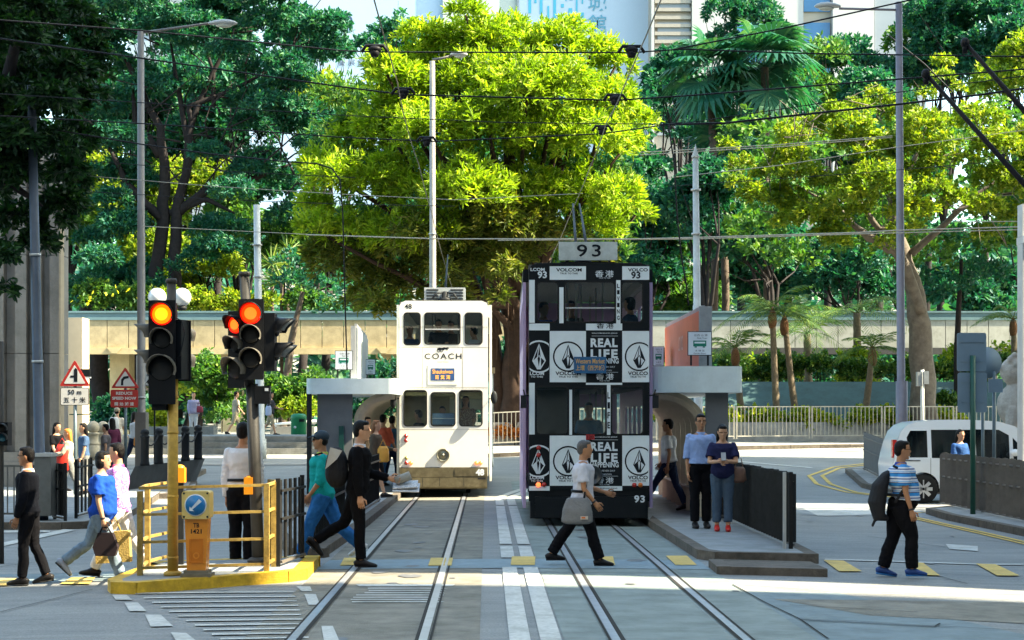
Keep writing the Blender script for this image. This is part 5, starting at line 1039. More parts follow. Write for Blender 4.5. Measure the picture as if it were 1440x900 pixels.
def lobes(cen, rad, n, rl, seed):
    g = np.random.default_rng(seed); out = []
    k = 0
    while len(out) < n and k < n * 40:
        k += 1; v = g.normal(size=3); v /= np.linalg.norm(v); r = g.uniform(.25, 1) ** .5
        c = np.array(cen) + v * np.array(rad) * r * (1 - .5 * rl / max(rad)); out.append((c, rl * g.uniform(.6, 1.25)))
    return out
def cluster_points(lb, n, g, flat=.75):
    w = np.array([r ** 2 for c, r in lb]); idx = g.choice(len(lb), n, p=w / w.sum()); C = np.array([lb[i][0] for i in idx]); r = np.array([lb[i][1] for i in idx])
    v = unit(g.normal(size=(n, 3))); v[:, 2] = np.where(v[:, 2] < -.3, -v[:, 2] * .5, v[:, 2]); rr = r * g.uniform(.35, 1, n) ** .33
    rr = rr * (1 + .25 * np.sin(C[:, 0] * 3 + v[:, 0] * 7) * g.uniform(0, 1, n)); p = C + v * rr[:, None] * np.array([1, 1, flat]); return p, v
def foliage(parent, lb, n, k, L, Wd, mat, seed, spread=.9, droop=.0, flat=.75, name='crown', lvb=0., bend=.25):
    g = np.random.default_rng(seed); p, v = cluster_points(lb, n, g, flat); base = g.uniform(.15, .8, n) + lvb
    nn = v * .8; nn[:, 2] += .55; nn = unit(nn)
    P = np.repeat(p, k, 0); N_ = np.repeat(nn, k, 0); D = unit(N_ + g.normal(size=P.shape) * spread); D[:, 2] -= droop; D = unit(D)
    P = P + g.normal(size=P.shape) * L * .18
    return leaves_obj(name, P, D, L * g.uniform(.6, 1.25, len(P)), Wd * g.uniform(.7, 1.2, len(P)), mat, parent, np.repeat(base, k) + g.normal(size=len(P)) * .15, bend)
k_bark = M('bark', (.075, .055, .04), .9, var=.4, scale=6, bump=.8, bscale=14); k_barkl = M('bark_light', (.12, .10, .08), .85, var=.4, scale=4, bump=.6, bscale=14); k_bkd = M('bark_dark', (.028, .024, .024), .9, var=.3, scale=5)
def limbs(parent, mat, paths, name='trunk'):
    mb = MB()
    for pts, rad in paths:
        P = [Vector(p) for p in pts]; Q = []; Rr = []
        for i in range(len(P) - 1):
            for u in np.linspace(0, 1, 5)[:-1]:
                Q.append(P[i].lerp(P[i + 1], float(u)) + Vector(rng.normal(size=3) * rad[i] * .12)); Rr.append(rad[i] * (1 - u) + rad[i + 1] * u)
        Q.append(P[-1]); Rr.append(rad[-1]); mb.tube(Q, Rr, 0, 8)
    return mb.build(name, mat, parent, True)
def autolimbs(parent, mat, base, fork, lb, r0, seed, nb=7, name='trunk'):
    g = np.random.default_rng(seed); paths = [([base, fork], [r0, r0 * .7])]
    idx = g.choice(len(lb), min(nb, len(lb)), replace=False)
    for i in idx:
        c = np.array(lb[i][0]); f = np.array(fork); mid = f * .5 + c * .5 + g.normal(size=3) * .4 + np.array([0, 0, .1 * (c[2] - f[2])])
        paths.append(([fork, tuple(mid), tuple(c)], [r0 * .42, r0 * .24, r0 * .06]))
        for j in range(2): e = c + g.normal(size=3) * lb[i][1] * .8; paths.append(([tuple(mid), tuple((mid + e) / 2 + g.normal(size=3) * .2), tuple(e)], [r0 * .16, r0 * .1, r0 * .03]))
    return limbs(parent, mat, paths, name)
def tree(label, base, fork, crowns, r0, lmat, bmat, n, k, L, Wd, seed, spread=.9, droop=0., flat=.75, nb=8, group=None, name='tree', rl=1.2, bend=.25, cat='tree'):
    t = thing(name, label, cat, tuple(base), 0, group); lb = []
    for i, (c, r, m) in enumerate(crowns): lb += lobes(c, r, m, rl, seed * 31 + i)
    autolimbs(t, bmat, base, fork, lb, r0, seed, nb); foliage(t, lb, n, k, L, Wd, lmat, seed, spread, droop, flat, 'crown', 0., bend); return t
def cw(px, py, d, dy=0): w = W(px, py, d); return (w.x, w.y + dy, w.z)
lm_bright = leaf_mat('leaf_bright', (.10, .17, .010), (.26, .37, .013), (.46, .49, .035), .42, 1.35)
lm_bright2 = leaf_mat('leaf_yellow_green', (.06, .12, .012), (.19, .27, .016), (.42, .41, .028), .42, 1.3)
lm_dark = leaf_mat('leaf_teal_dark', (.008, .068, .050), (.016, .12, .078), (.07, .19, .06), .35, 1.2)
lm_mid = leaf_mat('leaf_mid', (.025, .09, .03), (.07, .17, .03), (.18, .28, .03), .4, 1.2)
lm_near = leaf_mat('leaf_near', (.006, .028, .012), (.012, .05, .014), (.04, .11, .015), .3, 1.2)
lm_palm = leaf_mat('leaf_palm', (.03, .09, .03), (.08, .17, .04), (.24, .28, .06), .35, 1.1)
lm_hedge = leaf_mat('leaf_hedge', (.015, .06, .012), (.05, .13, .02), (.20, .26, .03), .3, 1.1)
# --- the bright tree in the middle
base = (XD(722, 66), 66., 1.0)
t = thing('tree', 'big sunlit yellow green tree towering behind the two trams', 'tree', base); lb = []
def px_lobes(L_, d, g):
    o = []
    for x, y, r, q in L_:
        w = W(x, y, d); o.append((np.array([w.x, w.y + g.uniform(-1.3, 1.3) + q, w.z]), r * d / F))
    return o
g0 = np.random.default_rng(5); raw = [(640, 60, 45, 0), (600, 85, 45, 0), (690, 60, 45, 0), (735, 75, 42, .5), (780, 70, 42, .5), (830, 80, 38, 0), (865, 95, 32, 0), (560, 120, 40, 0), (540, 100, 26, 0), (640, 130, 60, -1.5), (710, 130, 60, -1.5), (780, 140, 60, -1.5), (850, 150, 45, -.5),
    (900, 165, 28, 0), (500, 190, 42, 0), (550, 190, 55, -1.2), (610, 205, 60, -2), (690, 205, 65, -2.2), (770, 210, 60, -2), (830, 215, 50, -1), (880, 205, 32, 0), (455, 240, 36, 0), (435, 290, 30, 0), (480, 265, 42, -.5), (530, 265, 55, -1.5), (590, 280, 55, -2), (660, 290, 60, -2.4), (740, 280, 58, -2),
    (810, 285, 52, -1.2), (865, 290, 40, -.6), (895, 300, 24, 0), (450, 330, 32, 0), (500, 335, 42, -1), (560, 345, 42, -1.4), (840, 330, 36, -.4), (620, 345, 46, -1.6), (680, 350, 36, -1), (590, 50, 30, .5), (655, 25, 26, .5), (720, 30, 20, 0), (805, 45, 26, 0), (575, 150, 50, -1), (740, 160, 60, -2)]
lb = px_lobes(raw, 64, g0); low = px_lobes([(470, 380, 30, 0), (515, 385, 30, 0), (545, 400, 26, 0), (585, 385, 30, 0), (455, 365, 24, 0), (530, 430, 18, 0), (505, 415, 20, 0), (620, 380, 26, 0), (850, 365, 20, 0), (700, 375, 24, .5), (480, 350, 34, 0), (560, 360, 34, -.5), (610, 370, 34, -1), (660, 380, 30, -1), (700, 350, 30, -1), (730, 370, 26, -1), (640, 410, 22, -.5), (570, 410, 22, -.5), (495, 430, 14, 0), (545, 440, 14, 0), (760, 340, 30, -.5), (800, 345, 30, -.5), (640, 350, 40, -2.6), (700, 330, 40, -2.6), (590, 350, 36, -2.2), (680, 385, 26, -2.4), (715, 395, 20, -2.2), (630, 395, 24, -2), (745, 330, 34, -2.4), (700, 425, 14, -2), (650, 425, 14, -2)], 64, g0)
back = px_lobes([(x + g0.uniform(-15, 15), y + g0.uniform(-15, 15), 48, 2.6) for x in range(470, 900, 55) for y in range(110, 400, 60)], 64, g0)
paths = [([base, (base[0] + .1, 66, 4.2), (base[0] - .2, 66, 7)], [.55, .42, .34]), ([(base[0] + .5, 66.3, 1), (base[0] + .6, 66.3, 4), (base[0] + 1.2, 66, 7.5)], [.3, .26, .2]), ([(base[0] - .5, 66.2, 1), (base[0] - .7, 66.2, 4.5), (base[0] - 1.8, 66, 7.5)], [.3, .25, .2])]
for i in g0.choice(len(lb), 26, replace=False):
    c = lb[i][0]; s_ = (base[0] + g0.uniform(-.6, .6), 66, g0.uniform(4.5, 8)); mid = (np.array(s_) + c) / 2 + g0.normal(size=3) * .5; paths.append(([s_, tuple(mid), tuple(c)], [.17, .11, .04]))
for i in range(14): x = base[0] + g0.uniform(-1.6, 1.6); paths.append(([(x, 65.6 + g0.uniform(-.5, .5), g0.uniform(6, 8)), (x + g0.uniform(-.2, .2), 65.6, g0.uniform(2.2, 4.5))], [.035, .015]))
limbs(t, M('bark_red', (.05, .028, .018), .9, var=.4, scale=5, bump=.6), paths)
foliage(t, [(c, r * .95) for c, r in lb], 7600, 9, .28, .038, lm_bright, 3, .75, .12, .9); foliage(t, back, 2600, 8, .30, .045, lm_mid, 4, .8, .05, .85, 'crown_back')  # back foliage is darker green: the shade inside the gaps put into colour
foliage(t, low, 2300, 8, .30, .035, leaf_mat('leaf_olive', (.05, .08, .012), (.12, .15, .015), (.24, .20, .03), .4, 1.2), 5, .6, .5, 1.2)
# --- big flowering tree on the right, trunk leaning
bx = (XD(1312, 66), 67., 1.3)
t = thing('tree', 'large yellow green tree on the right with thick forked brown trunk', 'tree', bx); d = 65.
raw = [(1080, 230, 40, 0), (1120, 180, 36, 0), (1110, 265, 42, 0), (1155, 150, 30, 0), (1200, 140, 34, 0), (1250, 150, 34, 0), (1160, 210, 48, -1), (1215, 210, 50, -1.2), (1270, 200, 46, -1), (1145, 290, 46, -1), (1200, 290, 50, -1.4), (1260, 290, 44, -1), (1320, 120, 30, 0), (1300, 170, 42, 0), (1350, 170, 44, 0), (1400, 190, 44, 0), (1440, 210, 44, 0), (1480, 240, 50, 0),
       (1330, 230, 48, -1), (1390, 250, 50, -1), (1440, 280, 46, -1), (1300, 290, 44, -1), (1360, 300, 40, -.6), (1180, 330, 30, -.4), (1130, 320, 26, 0), (1065, 200, 26, 0), (1090, 300, 28, 0), (1420, 320, 34, 0), (1290, 95, 22, 0), (1225, 325, 26, -.5), (1070, 255, 28, 0), (1050, 235, 26, 0), (1055, 275, 26, 0), (1180, 250, 40, -1), (1240, 240, 40, -1), (1300, 240, 40, -1), (1370, 215, 40, -1), (1420, 240, 40, -1), (1150, 315, 26, -.6), (1330, 290, 36, -.6), (1400, 300, 36, -.6), (1290, 320, 24, 0), (1110, 215, 34, 0)]
lb = px_lobes(raw, d, np.random.default_rng(8))
tp = lambda x, y, q=0: cw(x, y, 66, q)
limbs(t, k_barkl, [([bx, tp(1300, 470, .8), tp(1290, 410, .6), tp(1268, 330, .6), tp(1255, 270, .4)], [.50, .42, .34, .26, .16]), ([tp(1298, 440, .3), tp(1275, 385, 0), tp(1262, 355, -.2), tp(1235, 345, -.3), tp(1205, 325, -.4), tp(1170, 300, -.4)], [.20, .22, .2, .17, .12, .05]),
    ([tp(1285, 355, .4), tp(1320, 325, .2), tp(1360, 285, 0), tp(1420, 240, 0)], [.15, .12, .09, .04]), ([tp(1275, 320, .5), tp(1240, 320, .5), tp(1215, 290, .2), tp(1160, 240, 0)], [.14, .12, .1, .03]), ([tp(1258, 280, .4), tp(1290, 220, .4), tp(1310, 160, .3)], [.15, .09, .04]), ([tp(1205, 325, -.4), tp(1185, 300, -.2), tp(1120, 260, 0)], [.1, .08, .03]), ([tp(1340, 300), tp(1390, 275), tp(1460, 270)], [.09, .07, .03])])
foliage(t, [(c + g0.normal(size=3) * [.5, .3, .35], r * g0.uniform(.45, .95)) for c, r in lb for _ in (0, 1)], 8600, 6, .165, .044, lm_bright2, 12, 1.1, .0, .75)
bk = px_lobes([(x + g0.uniform(-20, 20), y + g0.uniform(-20, 20), 52, g0.uniform(2.5, 11)) for x in range(1100, 1500, 42) for y in range(160, 330, 55)], 65, g0); foliage(t, bk, 1700, 6, .28, .09, lm_mid, 13, 1.1, .0, .8, 'crown_back')  # back lobes added so the crown throws shade on the retaining wall
twigs = []
for i in range(60):
    g = g0; x, y = g.uniform(1070, 1400), g.uniform(150, 320); a = np.array(cw(x, y, 64, g.uniform(-1, 1))); twigs.append(([tuple(a), tuple(a + g.normal(size=3) * .5), tuple(a + g.normal(size=3) * .9)], [.02, .014, .006]))
limbs(t, k_barkl, twigs, 'twigs')
# --- big dark tree on the left with open dark limbs
bx = (XD(230, 92), 92., G(-17, 92))
t = thing('tree', 'huge teal green tree spreading over the left half behind the footbridge', 'tree', bx); d = 92.; g = np.random.default_rng(21)
raw = [(x + g.uniform(-22, 22), y + g.uniform(-16, 16), g.uniform(26, 40), g.uniform(-3, 3)) for x, y in
       [(150, 20), (200, 10), (250, 0), (300, 0), (350, 5), (400, 15), (440, 40), (470, 60), (120, 60), (170, 60), (330, 40), (380, 50), (430, 80), (460, 90), (110, 110), (150, 120), (200, 100), (260, 60), (360, 100), (400, 120), (440, 140), (470, 160), (120, 170), (150, 190), (330, 180), (370, 170),
        (410, 190), (450, 210), (470, 240), (130, 240), (160, 270), (340, 230), (380, 250), (420, 260), (350, 290), (390, 300), (110, 300), (130, 340), (160, 340), (110, 380), (140, 400), (180, 380), (200, 330), (300, 10), (225, 40), (130, -20), (200, -30), (280, -30), (350, -20), (420, 10), (330, 330), (230, 130), (285, 130), (100, 0), (160, -10), (120, 30), (180, 40), (240, 30), (300, 30), (360, 35), (140, 90), (330, 80), (380, 110), (350, 140), (430, 110), (395, 150), (430, 165), (140, 150), (180, 210), (150, 230), (200, 260), (310, 210), (350, 200), (290, 310), (200, 400), (280, 350), (330, 370)]]
lb = px_lobes(raw, d, g)
b_ = lambda x, y, q=0: cw(x, y, d, q)
limbs(t, k_bkd, [([bx, b_(215, 400), b_(228, 320), b_(232, 250), b_(225, 180), b_(190, 110), b_(160, 50)], [.42, .36, .32, .27, .2, .13, .05]), ([b_(245, 420), b_(246, 310), b_(262, 240), b_(270, 170), b_(300, 100), b_(330, 40)], [.34, .28, .22, .17, .12, .04]),
    ([b_(228, 310), b_(180, 260), b_(150, 200)], [.26, .2, .06]), ([b_(246, 300), b_(300, 262), b_(360, 250), b_(410, 230)], [.26, .2, .14, .05]), ([b_(262, 240), b_(265, 200), b_(250, 120), b_(240, 60)], [.2, .17, .12, .05]), ([b_(270, 170), b_(265, 150), b_(320, 130), b_(390, 95)], [.2, .15, .12, .04]),
    ([b_(300, 150), b_(300, 100), b_(280, 40)], [.12, .09, .04]), ([b_(225, 220), b_(190, 170), b_(185, 110)], [.2, .15, .05]), ([b_(240, 300), b_(290, 280), b_(330, 300)], [.2, .14, .05])])
tw = []
for i in range(70):
    a = np.array(b_(g.uniform(190, 420), g.uniform(30, 280), g.uniform(-2, 2))); v = g.normal(size=3) * .9; v[2] = abs(v[2]); tw.append(([tuple(a), tuple(a + v), tuple(a + v * 2 + g.normal(size=3) * .4)], [.05, .035, .012]))
limbs(t, k_bkd, tw, 'twigs')
foliage(t, lb, 15000, 7, .27, .06, lm_dark, 22, 1.1, .15, .55)
# --- trees filling the park behind
def bgtree(label, px, py, d, rx, ry, n, mat, seed, L=.38, Wd=.1, r0=.3, rl=1.6, k=6, base_py=None, fork=.35, group='background trees of the park', flat=.8, droop=0., spread=1.0):
    x = XD(px, d); zb = G(x, d); c = W(px, py, d); RX, RZ = rx * d / F, ry * d / F
    return tree(label, (x, d, zb), (x + .3, d, zb + (c.z - zb) * .45), [((c.x, d, c.z), (RX, min(RX, 3.5), RZ), max(6, int(RX * RZ / rl * 1.3)))], r0, mat, k_bkd, n, k, L, Wd, seed, spread, droop, flat, 7, group, 'tree', rl)
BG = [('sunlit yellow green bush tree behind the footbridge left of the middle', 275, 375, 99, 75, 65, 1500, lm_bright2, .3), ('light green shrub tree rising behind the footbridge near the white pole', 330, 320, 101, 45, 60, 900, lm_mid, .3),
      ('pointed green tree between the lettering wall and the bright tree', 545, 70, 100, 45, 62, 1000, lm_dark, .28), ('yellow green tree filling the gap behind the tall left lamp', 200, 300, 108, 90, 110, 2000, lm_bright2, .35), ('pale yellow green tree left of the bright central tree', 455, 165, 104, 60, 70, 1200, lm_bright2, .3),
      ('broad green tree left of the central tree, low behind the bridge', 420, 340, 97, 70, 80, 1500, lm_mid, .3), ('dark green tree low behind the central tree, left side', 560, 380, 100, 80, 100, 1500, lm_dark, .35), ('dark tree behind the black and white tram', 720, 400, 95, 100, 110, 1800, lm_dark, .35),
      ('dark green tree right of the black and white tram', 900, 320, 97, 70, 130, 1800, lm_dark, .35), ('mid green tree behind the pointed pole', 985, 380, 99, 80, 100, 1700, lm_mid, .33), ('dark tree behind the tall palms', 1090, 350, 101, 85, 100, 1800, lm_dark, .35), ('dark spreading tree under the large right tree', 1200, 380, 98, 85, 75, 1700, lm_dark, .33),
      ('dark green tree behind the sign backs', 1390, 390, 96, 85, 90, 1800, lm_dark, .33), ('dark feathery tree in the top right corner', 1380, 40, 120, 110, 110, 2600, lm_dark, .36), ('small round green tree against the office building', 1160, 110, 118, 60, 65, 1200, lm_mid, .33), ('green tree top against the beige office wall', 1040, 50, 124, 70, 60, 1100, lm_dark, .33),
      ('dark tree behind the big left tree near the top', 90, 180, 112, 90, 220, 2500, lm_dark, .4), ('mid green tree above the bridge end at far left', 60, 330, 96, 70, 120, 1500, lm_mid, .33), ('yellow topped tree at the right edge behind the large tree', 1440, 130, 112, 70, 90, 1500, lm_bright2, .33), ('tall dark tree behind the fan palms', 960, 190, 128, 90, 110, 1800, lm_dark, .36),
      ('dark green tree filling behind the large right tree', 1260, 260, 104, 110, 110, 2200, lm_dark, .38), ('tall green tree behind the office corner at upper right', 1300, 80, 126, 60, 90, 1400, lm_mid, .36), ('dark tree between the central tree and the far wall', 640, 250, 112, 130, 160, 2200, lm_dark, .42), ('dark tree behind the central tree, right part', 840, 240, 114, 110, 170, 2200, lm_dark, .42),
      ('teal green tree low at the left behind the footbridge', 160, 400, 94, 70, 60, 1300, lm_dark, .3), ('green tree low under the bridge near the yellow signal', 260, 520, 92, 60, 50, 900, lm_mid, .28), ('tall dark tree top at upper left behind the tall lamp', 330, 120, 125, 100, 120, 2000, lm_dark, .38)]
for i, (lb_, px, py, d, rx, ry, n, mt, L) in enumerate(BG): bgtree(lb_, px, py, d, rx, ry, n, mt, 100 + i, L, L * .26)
# hill vegetation that reads as one mass
g = np.random.default_rng(77); n = 26000; X = g.uniform(-55, 60, n); Y = g.uniform(100, 175, n); Zg = np.array([G(a, b) for a, b in zip(X, Y)])
H = 2.2 + 2.4 * (np.sin(X * .7 + Y * .3) * .5 + np.sin(X * .23 - Y * .5) * .5 + g.uniform(-.3, .6, n)); Zg = Zg + np.clip(H, .2, 6) * g.uniform(.3, 1, n)
D = unit(np.stack([g.normal(size=n), g.normal(size=n) - .4, g.uniform(.2, 1, n)], 1)); o = leaves_obj('hillside_scrub', np.stack([X, Y, Zg], 1), D, g.uniform(.6, 1.4, n), g.uniform(.2, .4, n), lm_dark, None, g.uniform(0, 1, n)); tag(o, 'dark green scrub covering the hillside behind the park trees', 'undergrowth', None, 'stuff')
# --- near dark tree at top left
t = thing('tree', 'near dark leafy tree hanging down over the top left corner', 'tree', (-10.6, 33., .1)); g = np.random.default_rng(31); d = 33.
raw = [(x + g.uniform(-8, 8), y + g.uniform(-8, 8), r, g.uniform(-1.2, 1.2)) for x, y, r in [(-20, 0, 50), (40, 0, 42), (90, 10, 30), (20, 50, 45), (70, 45, 34), (-20, 90, 50), (30, 100, 42), (95, 100, 34), (115, 120, 18), (70, 130, 40), (10, 150, 45), (100, 150, 24), (60, 180, 40), (95, 190, 25), (10, 200, 42), (70, 230, 36), (100, 240, 20), (20, 250, 42), (60, 280, 30), (0, 300, 36), (30, 330, 28), (-5, 360, 26), (25, 370, 14), (0, 400, 16), (75, 300, 12), (80, 340, 6), (110, 20, 18), (-60, 50, 60), (-60, 150, 60), (-60, 250, 60), (60, 80, 40), (85, 70, 34), (50, 210, 40), (85, 160, 30), (40, 260, 34), (85, 215, 30), (60, 20, 40), (100, 45, 26), (80, 265, 20)]]
lb = px_lobes(raw, d, g)
limbs(t, k_bkd, [([(-10.6, 33, .1), (-10.3, 33, 3.5), cw(-30, 220, 33), cw(10, 120, 33), cw(30, 20, 33)], [.3, .25, .2, .14, .05]), ([cw(-30, 230, 33), cw(30, 270, 33), cw(60, 290, 33)], [.1, .06, .02]), ([cw(0, 150, 33), cw(60, 110, 33), cw(110, 100, 33)], [.1, .06, .02])])
foliage(t, lb, 5200, 7, .17, .036, lm_near, 32, .9, .45, .9)
# --- palms
def frond(mb, o, az, el, L, w, n=16, droop=1.0):
    o = Vector(o); dr = Vector((math.cos(az), math.sin(az), 0)); pts = []
    for i in range(n + 1):
        u = i / n; pts.append(o + dr * (L * (math.cos(el) * u + .08 * u * u)) + Vector((0, 0, L * (math.sin(el) * u - droop * .62 * u * u))))
    mb.tube(pts, [.02 * (1 - .8 * i / n) for i in range(n + 1)], 0, 4, cap=False)
    s = Vector((-dr.y, dr.x, 0))
    for i in range(2, n + 1):
        p = pts[i]; tg = (pts[i] - pts[i - 1]).normalized(); ll = w * (math.sin(math.pi * (.12 + .82 * i / n)) ** .7)
        for sg in (-1, 1):
            for q in (0, .5):
                b = p.lerp(pts[i - 1], q); dd = (s * sg * .75 + tg * .65 + Vector((0, 0, -.35 + random.uniform(-.15, .15)))).normalized(); tip = b + dd * ll; m_ = b + dd * ll * .5 + Vector((0, 0, .03)); wv = tg * .022
                mb.add([b, m_ + wv, tip, m_ - wv], [(0, 1, 2, 3)], 0)
def set_lv(o, a=.2, b=.9):
    n = len(o.data.polygons); at = o.data.attributes.new('lv', 'FLOAT', 'FACE'); at.data.foreach_set('value', rng.uniform(a, b, n).astype(np.float32))
def palm(label, px, top_py, base_py, lean, d, L, nf, seed, trunk_r=.11, group='slender palms by the retaining wall', tuft=True):
    random.seed(seed); xb, xt = XD(px + lean, d), XD(px, d); zb = Z(base_py, d); zt = Z(top_py, d); t = thing('palm_tree', label, 'palm', (xb, d, zb - .3), 0, group)
    mb = MB(); P = [Vector((xb + (xt - xb) * u ** .8, d, zb - .3 + (zt - zb + .3) * u)) for u in np.linspace(0, 1, 14)]; mb.tube(P, [trunk_r * (1.25 - .35 * u) * (1.06 if i % 2 else .97) for i, u in enumerate(np.linspace(0, 1, 14))], 0, 9); mb.build('trunk', M('palm_trunk', (.13, .10, .065), .85, var=.35, scale=9, bump=.6), t, True)
    if tuft: mb = MB(); mb.lathe((xt, d, zt - .65), [(trunk_r, 0), (.17, .2), (.16, .45), (.09, .65), (.001, .8)], 0, 9); mb.build('crownshaft', M('palm_fibre', (.13, .06, .025), .9, var=.5, scale=20, bump=.8), t, True)
    for k in range(nf):
        mb = MB(); frond(mb, (xt, d, zt), 2 * math.pi * k / nf + random.uniform(-.3, .3), random.uniform(.15, 1.25), L * random.uniform(.8, 1.1), L * .26, 14, random.uniform(.7, 1.25)); set_lv(mb.build('frond', lm_palm, t, True))
palm('left one of two slim palms crossing crowns above the retaining wall', 1086, 437, 580, 7, 68, 2.4, 13, 1); palm('right one of two slim palms crossing crowns, trunk leaning left', 1103, 447, 578, 18, 68.6, 2.3, 12, 2)
palm('shorter slim palm just right of the tram shelter roof', 1034, 490, 578, 10, 69, 1.9, 11, 3); palm('slim palm standing alone left of the tall mauve lamp post', 1227, 490, 576, -12, 68, 1.7, 11, 4)
palm('dark palm with drooping fronds in the shade behind the lone palm', 1205, 440, 545, 2, 80, 3.2, 14, 5, .17, 'dark palms under the bridge', False); palm('dark palm in shade behind the pair of slim palms', 1135, 470, 545, 2, 82, 3., 12, 6, .17, 'dark palms under the bridge', False)
palm('small palm at the far right against the bridge', 1425, 450, 540, 4, 76, 2., 10, 9, .12, None)
def fan(mb, o, dv, r, n=18):
    o = Vector(o); dv = Vector(dv).normalized(); s = dv.cross(Vector((0, 0, 1))).normalized(); u = s.cross(dv)
    for i in range(n):
        a = R(-130 + 260 * i / (n - 1)); e = (dv * math.cos(a) + s * math.sin(a)).normalized(); b = (-dv * math.sin(a) + s * math.cos(a)) * r * .07
        m_ = o + e * r * .6 + u * r * .05; tip = o + e * r - Vector((0, 0, r * .22)); mb.add([o, m_ + b, tip, m_ - b], [(0, 1, 2, 3)], 0)
def fanpalm(label, px, py, d, R_, nf, seed, r=1.3, group='fan palms behind the pole'):
    random.seed(seed); x = XD(px, d); z = Z(py, d); zb = G(x, d); t = thing('fan_palm', label, 'palm', (x, d, zb), 0, group)
    mb = MB(); mb.tube([(x, d, zb), (x + .2, d, (z + zb) / 2), (x, d, z)], [.25, .2, .2], 0, 9); mb.build('trunk', k_bark, t, True)
    for k in range(nf):
        az = random.uniform(0, 2 * math.pi); el = random.uniform(-1.1, 1.3); dv = Vector((math.cos(az) * math.cos(el), math.sin(az) * math.cos(el), math.sin(el))); c = Vector((x, d, z)) + dv * R_
        mb = MB(); mb.tube([(x, d, z), c], .02, 0, 4); fan(mb, c, (dv + Vector((0, 0, -.3))), r * random.uniform(.8, 1.15)); set_lv(mb.build('frond', lm_dark if random.random() < .45 else lm_palm2, t, True), .1, .8)
lm_palm2 = leaf_mat('leaf_fan', (.015, .09, .055), (.03, .13, .07), (.12, .22, .10), .3, 1.1)
fanpalm('fan palm with big pleated leaves, right one of two behind the pole', 1075, 95, 92, 1.5, 34, 1, 1.7); fanpalm('fan palm with big pleated leaves, left one of two behind the pole', 1000, 105, 93, 1.4, 28, 2, 1.6); fanpalm('low fan palm in shade beneath the two big fan palms', 1015, 230, 94, 1.4, 24, 3, 1.5)
def spiky(label, px, py, d, r, n, seed, name='yucca'):
    g = np.random.default_rng(seed); x = XD(px, d); z = Z(py, d); t = thing(name, label, 'plant', (x, d, G(x, d)), 0, 'spiky plants behind the bridge'); mb = MB(); mb.tube([(x, d + .1, G(x, d)), (x, d, z)], .08, 0, 6); mb.build('stem', k_bark, t, True)
    v = g.normal(size=(n, 3)); v[:, 2] = np.abs(v[:, 2]) * .8 - .25; leaves_obj('leaf_crown', np.tile([[x, d, z]], (n, 1)), unit(v), np.full(n, r), np.full(n, r * .045), lm_palm, t, g.uniform(.3, 1, n), .12)
spiky('spiky leaved plant above the bridge, upper one beside the white pole', 383, 372, 90, 1.1, 60, 1); spiky('spiky leaved plant above the bridge, lower one right of the white pole', 396, 396, 89, 1.1, 60, 2); spiky('spiky leaved plant above the bridge, nearest the bright tree', 405, 352, 91, 1.0, 50, 3)
# --- hedges, bushes
def bush(label, x0, x1, py0, py1, d, depth, n, mat, seed, L=.14, name='hedge', cat='hedge', k=6, lvb=0., rl=.35, group=None, flat=1.):
    g = np.random.default_rng(seed); X0_, X1_ = XD(x0, d), XD(x1, d); z0, z1 = Z(py1, d), Z(py0, d); t = thing(name, label, cat, ((X0_ + X1_) / 2, d + depth / 2, z0), 0, group)
    lb = []; m_ = max(4, int((X1_ - X0_) * (z1 - z0 + .3) / (rl * rl) * .9))
    for i in range(m_): lb.append((np.array([g.uniform(X0_ + rl * .5, X1_ - rl * .5), g.uniform(d + rl, d + max(depth - rl, rl + .1)), g.uniform(z0 + rl * .4, max(z1 - rl * .8, z0 + rl * .5))]), rl * g.uniform(.7, 1.25)))
    foliage(t, lb, n, k, L, L * .28, mat, seed, 1.1, 0, flat, 'foliage', lvb)
    mb = MB()
    for i in range(max(2, m_ // 6)): c = lb[i][0]; mb.tube([(c[0], c[1], z0 - .4), tuple(c)], .02, 0, 5)
    mb.build('stems', k_bkd, t, True)['kind'] = 'stuff'; return t
bush('long clipped dark hedge on top of the blue grey retaining wall', 1000, 1460, 494, 540, 75, 1.6, 3400, lm_hedge, 41, .15, rl=.45)
bush('hedge on the retaining wall seen between the two trams', 686, 740, 470, 540, 75, 1.6, 500, lm_dark, 42, .16, rl=.45)
for i, (a, b, c_, d_) in enumerate(((1180, 1245, 488, 545), (1040, 1130, 500, 542), (1335, 1440, 480, 530))): bush(('yellow green bush glowing behind the hedge near the lone palm', 'yellow green bush behind the hedge near the two slim palms', 'yellow green bush behind the hedge at the right')[i], a, b, c_, d_, 79, 2, 420, lm_bright2, 50 + i, .2, 'bush', 'bush', group='bushes behind the hedge')
for i, (a, b) in enumerate(((690, 740), (925, 1010), (1012, 1100), (1102, 1190), (1192, 1280), (1282, 1360))):
    bush(('yellow green planter bush between the two trams', 'yellow green planter bush hidden partly by the right shelter', 'yellow green planter bush behind the couple', 'yellow green planter bush below the two slim palms', 'yellow green planter bush below the lone palm', 'yellow green planter bush behind the silver van')[i], a, b, 574, 606, 66.8, 1.4, 420, lm_bright2, 60 + i, .17, 'bush', 'bush', group='planter bushes behind the silver railing', lvb=.2, rl=.4)
t = bush('pink flowering bush between the trams above the railing', 700, 742, 524, 560, 66.5, 1.8, 330, lm_bright2, 71, .16, 'flowering_bush', 'bush', rl=.4)
g = np.random.default_rng(5); n = 110; P = np.stack([g.uniform(XD(700, 66), XD(740, 66), n), g.uniform(66.2, 67.5, n), g.uniform(Z(558, 66), Z(526, 66), n)], 1); leaves_obj('flowers', P, unit(g.normal(size=(n, 3))), np.full(n, .16), np.full(n, .08), leaf_mat('petal_pink', (.6, .18, .25), (.7, .25, .3)), t, g.uniform(0, 1, n))
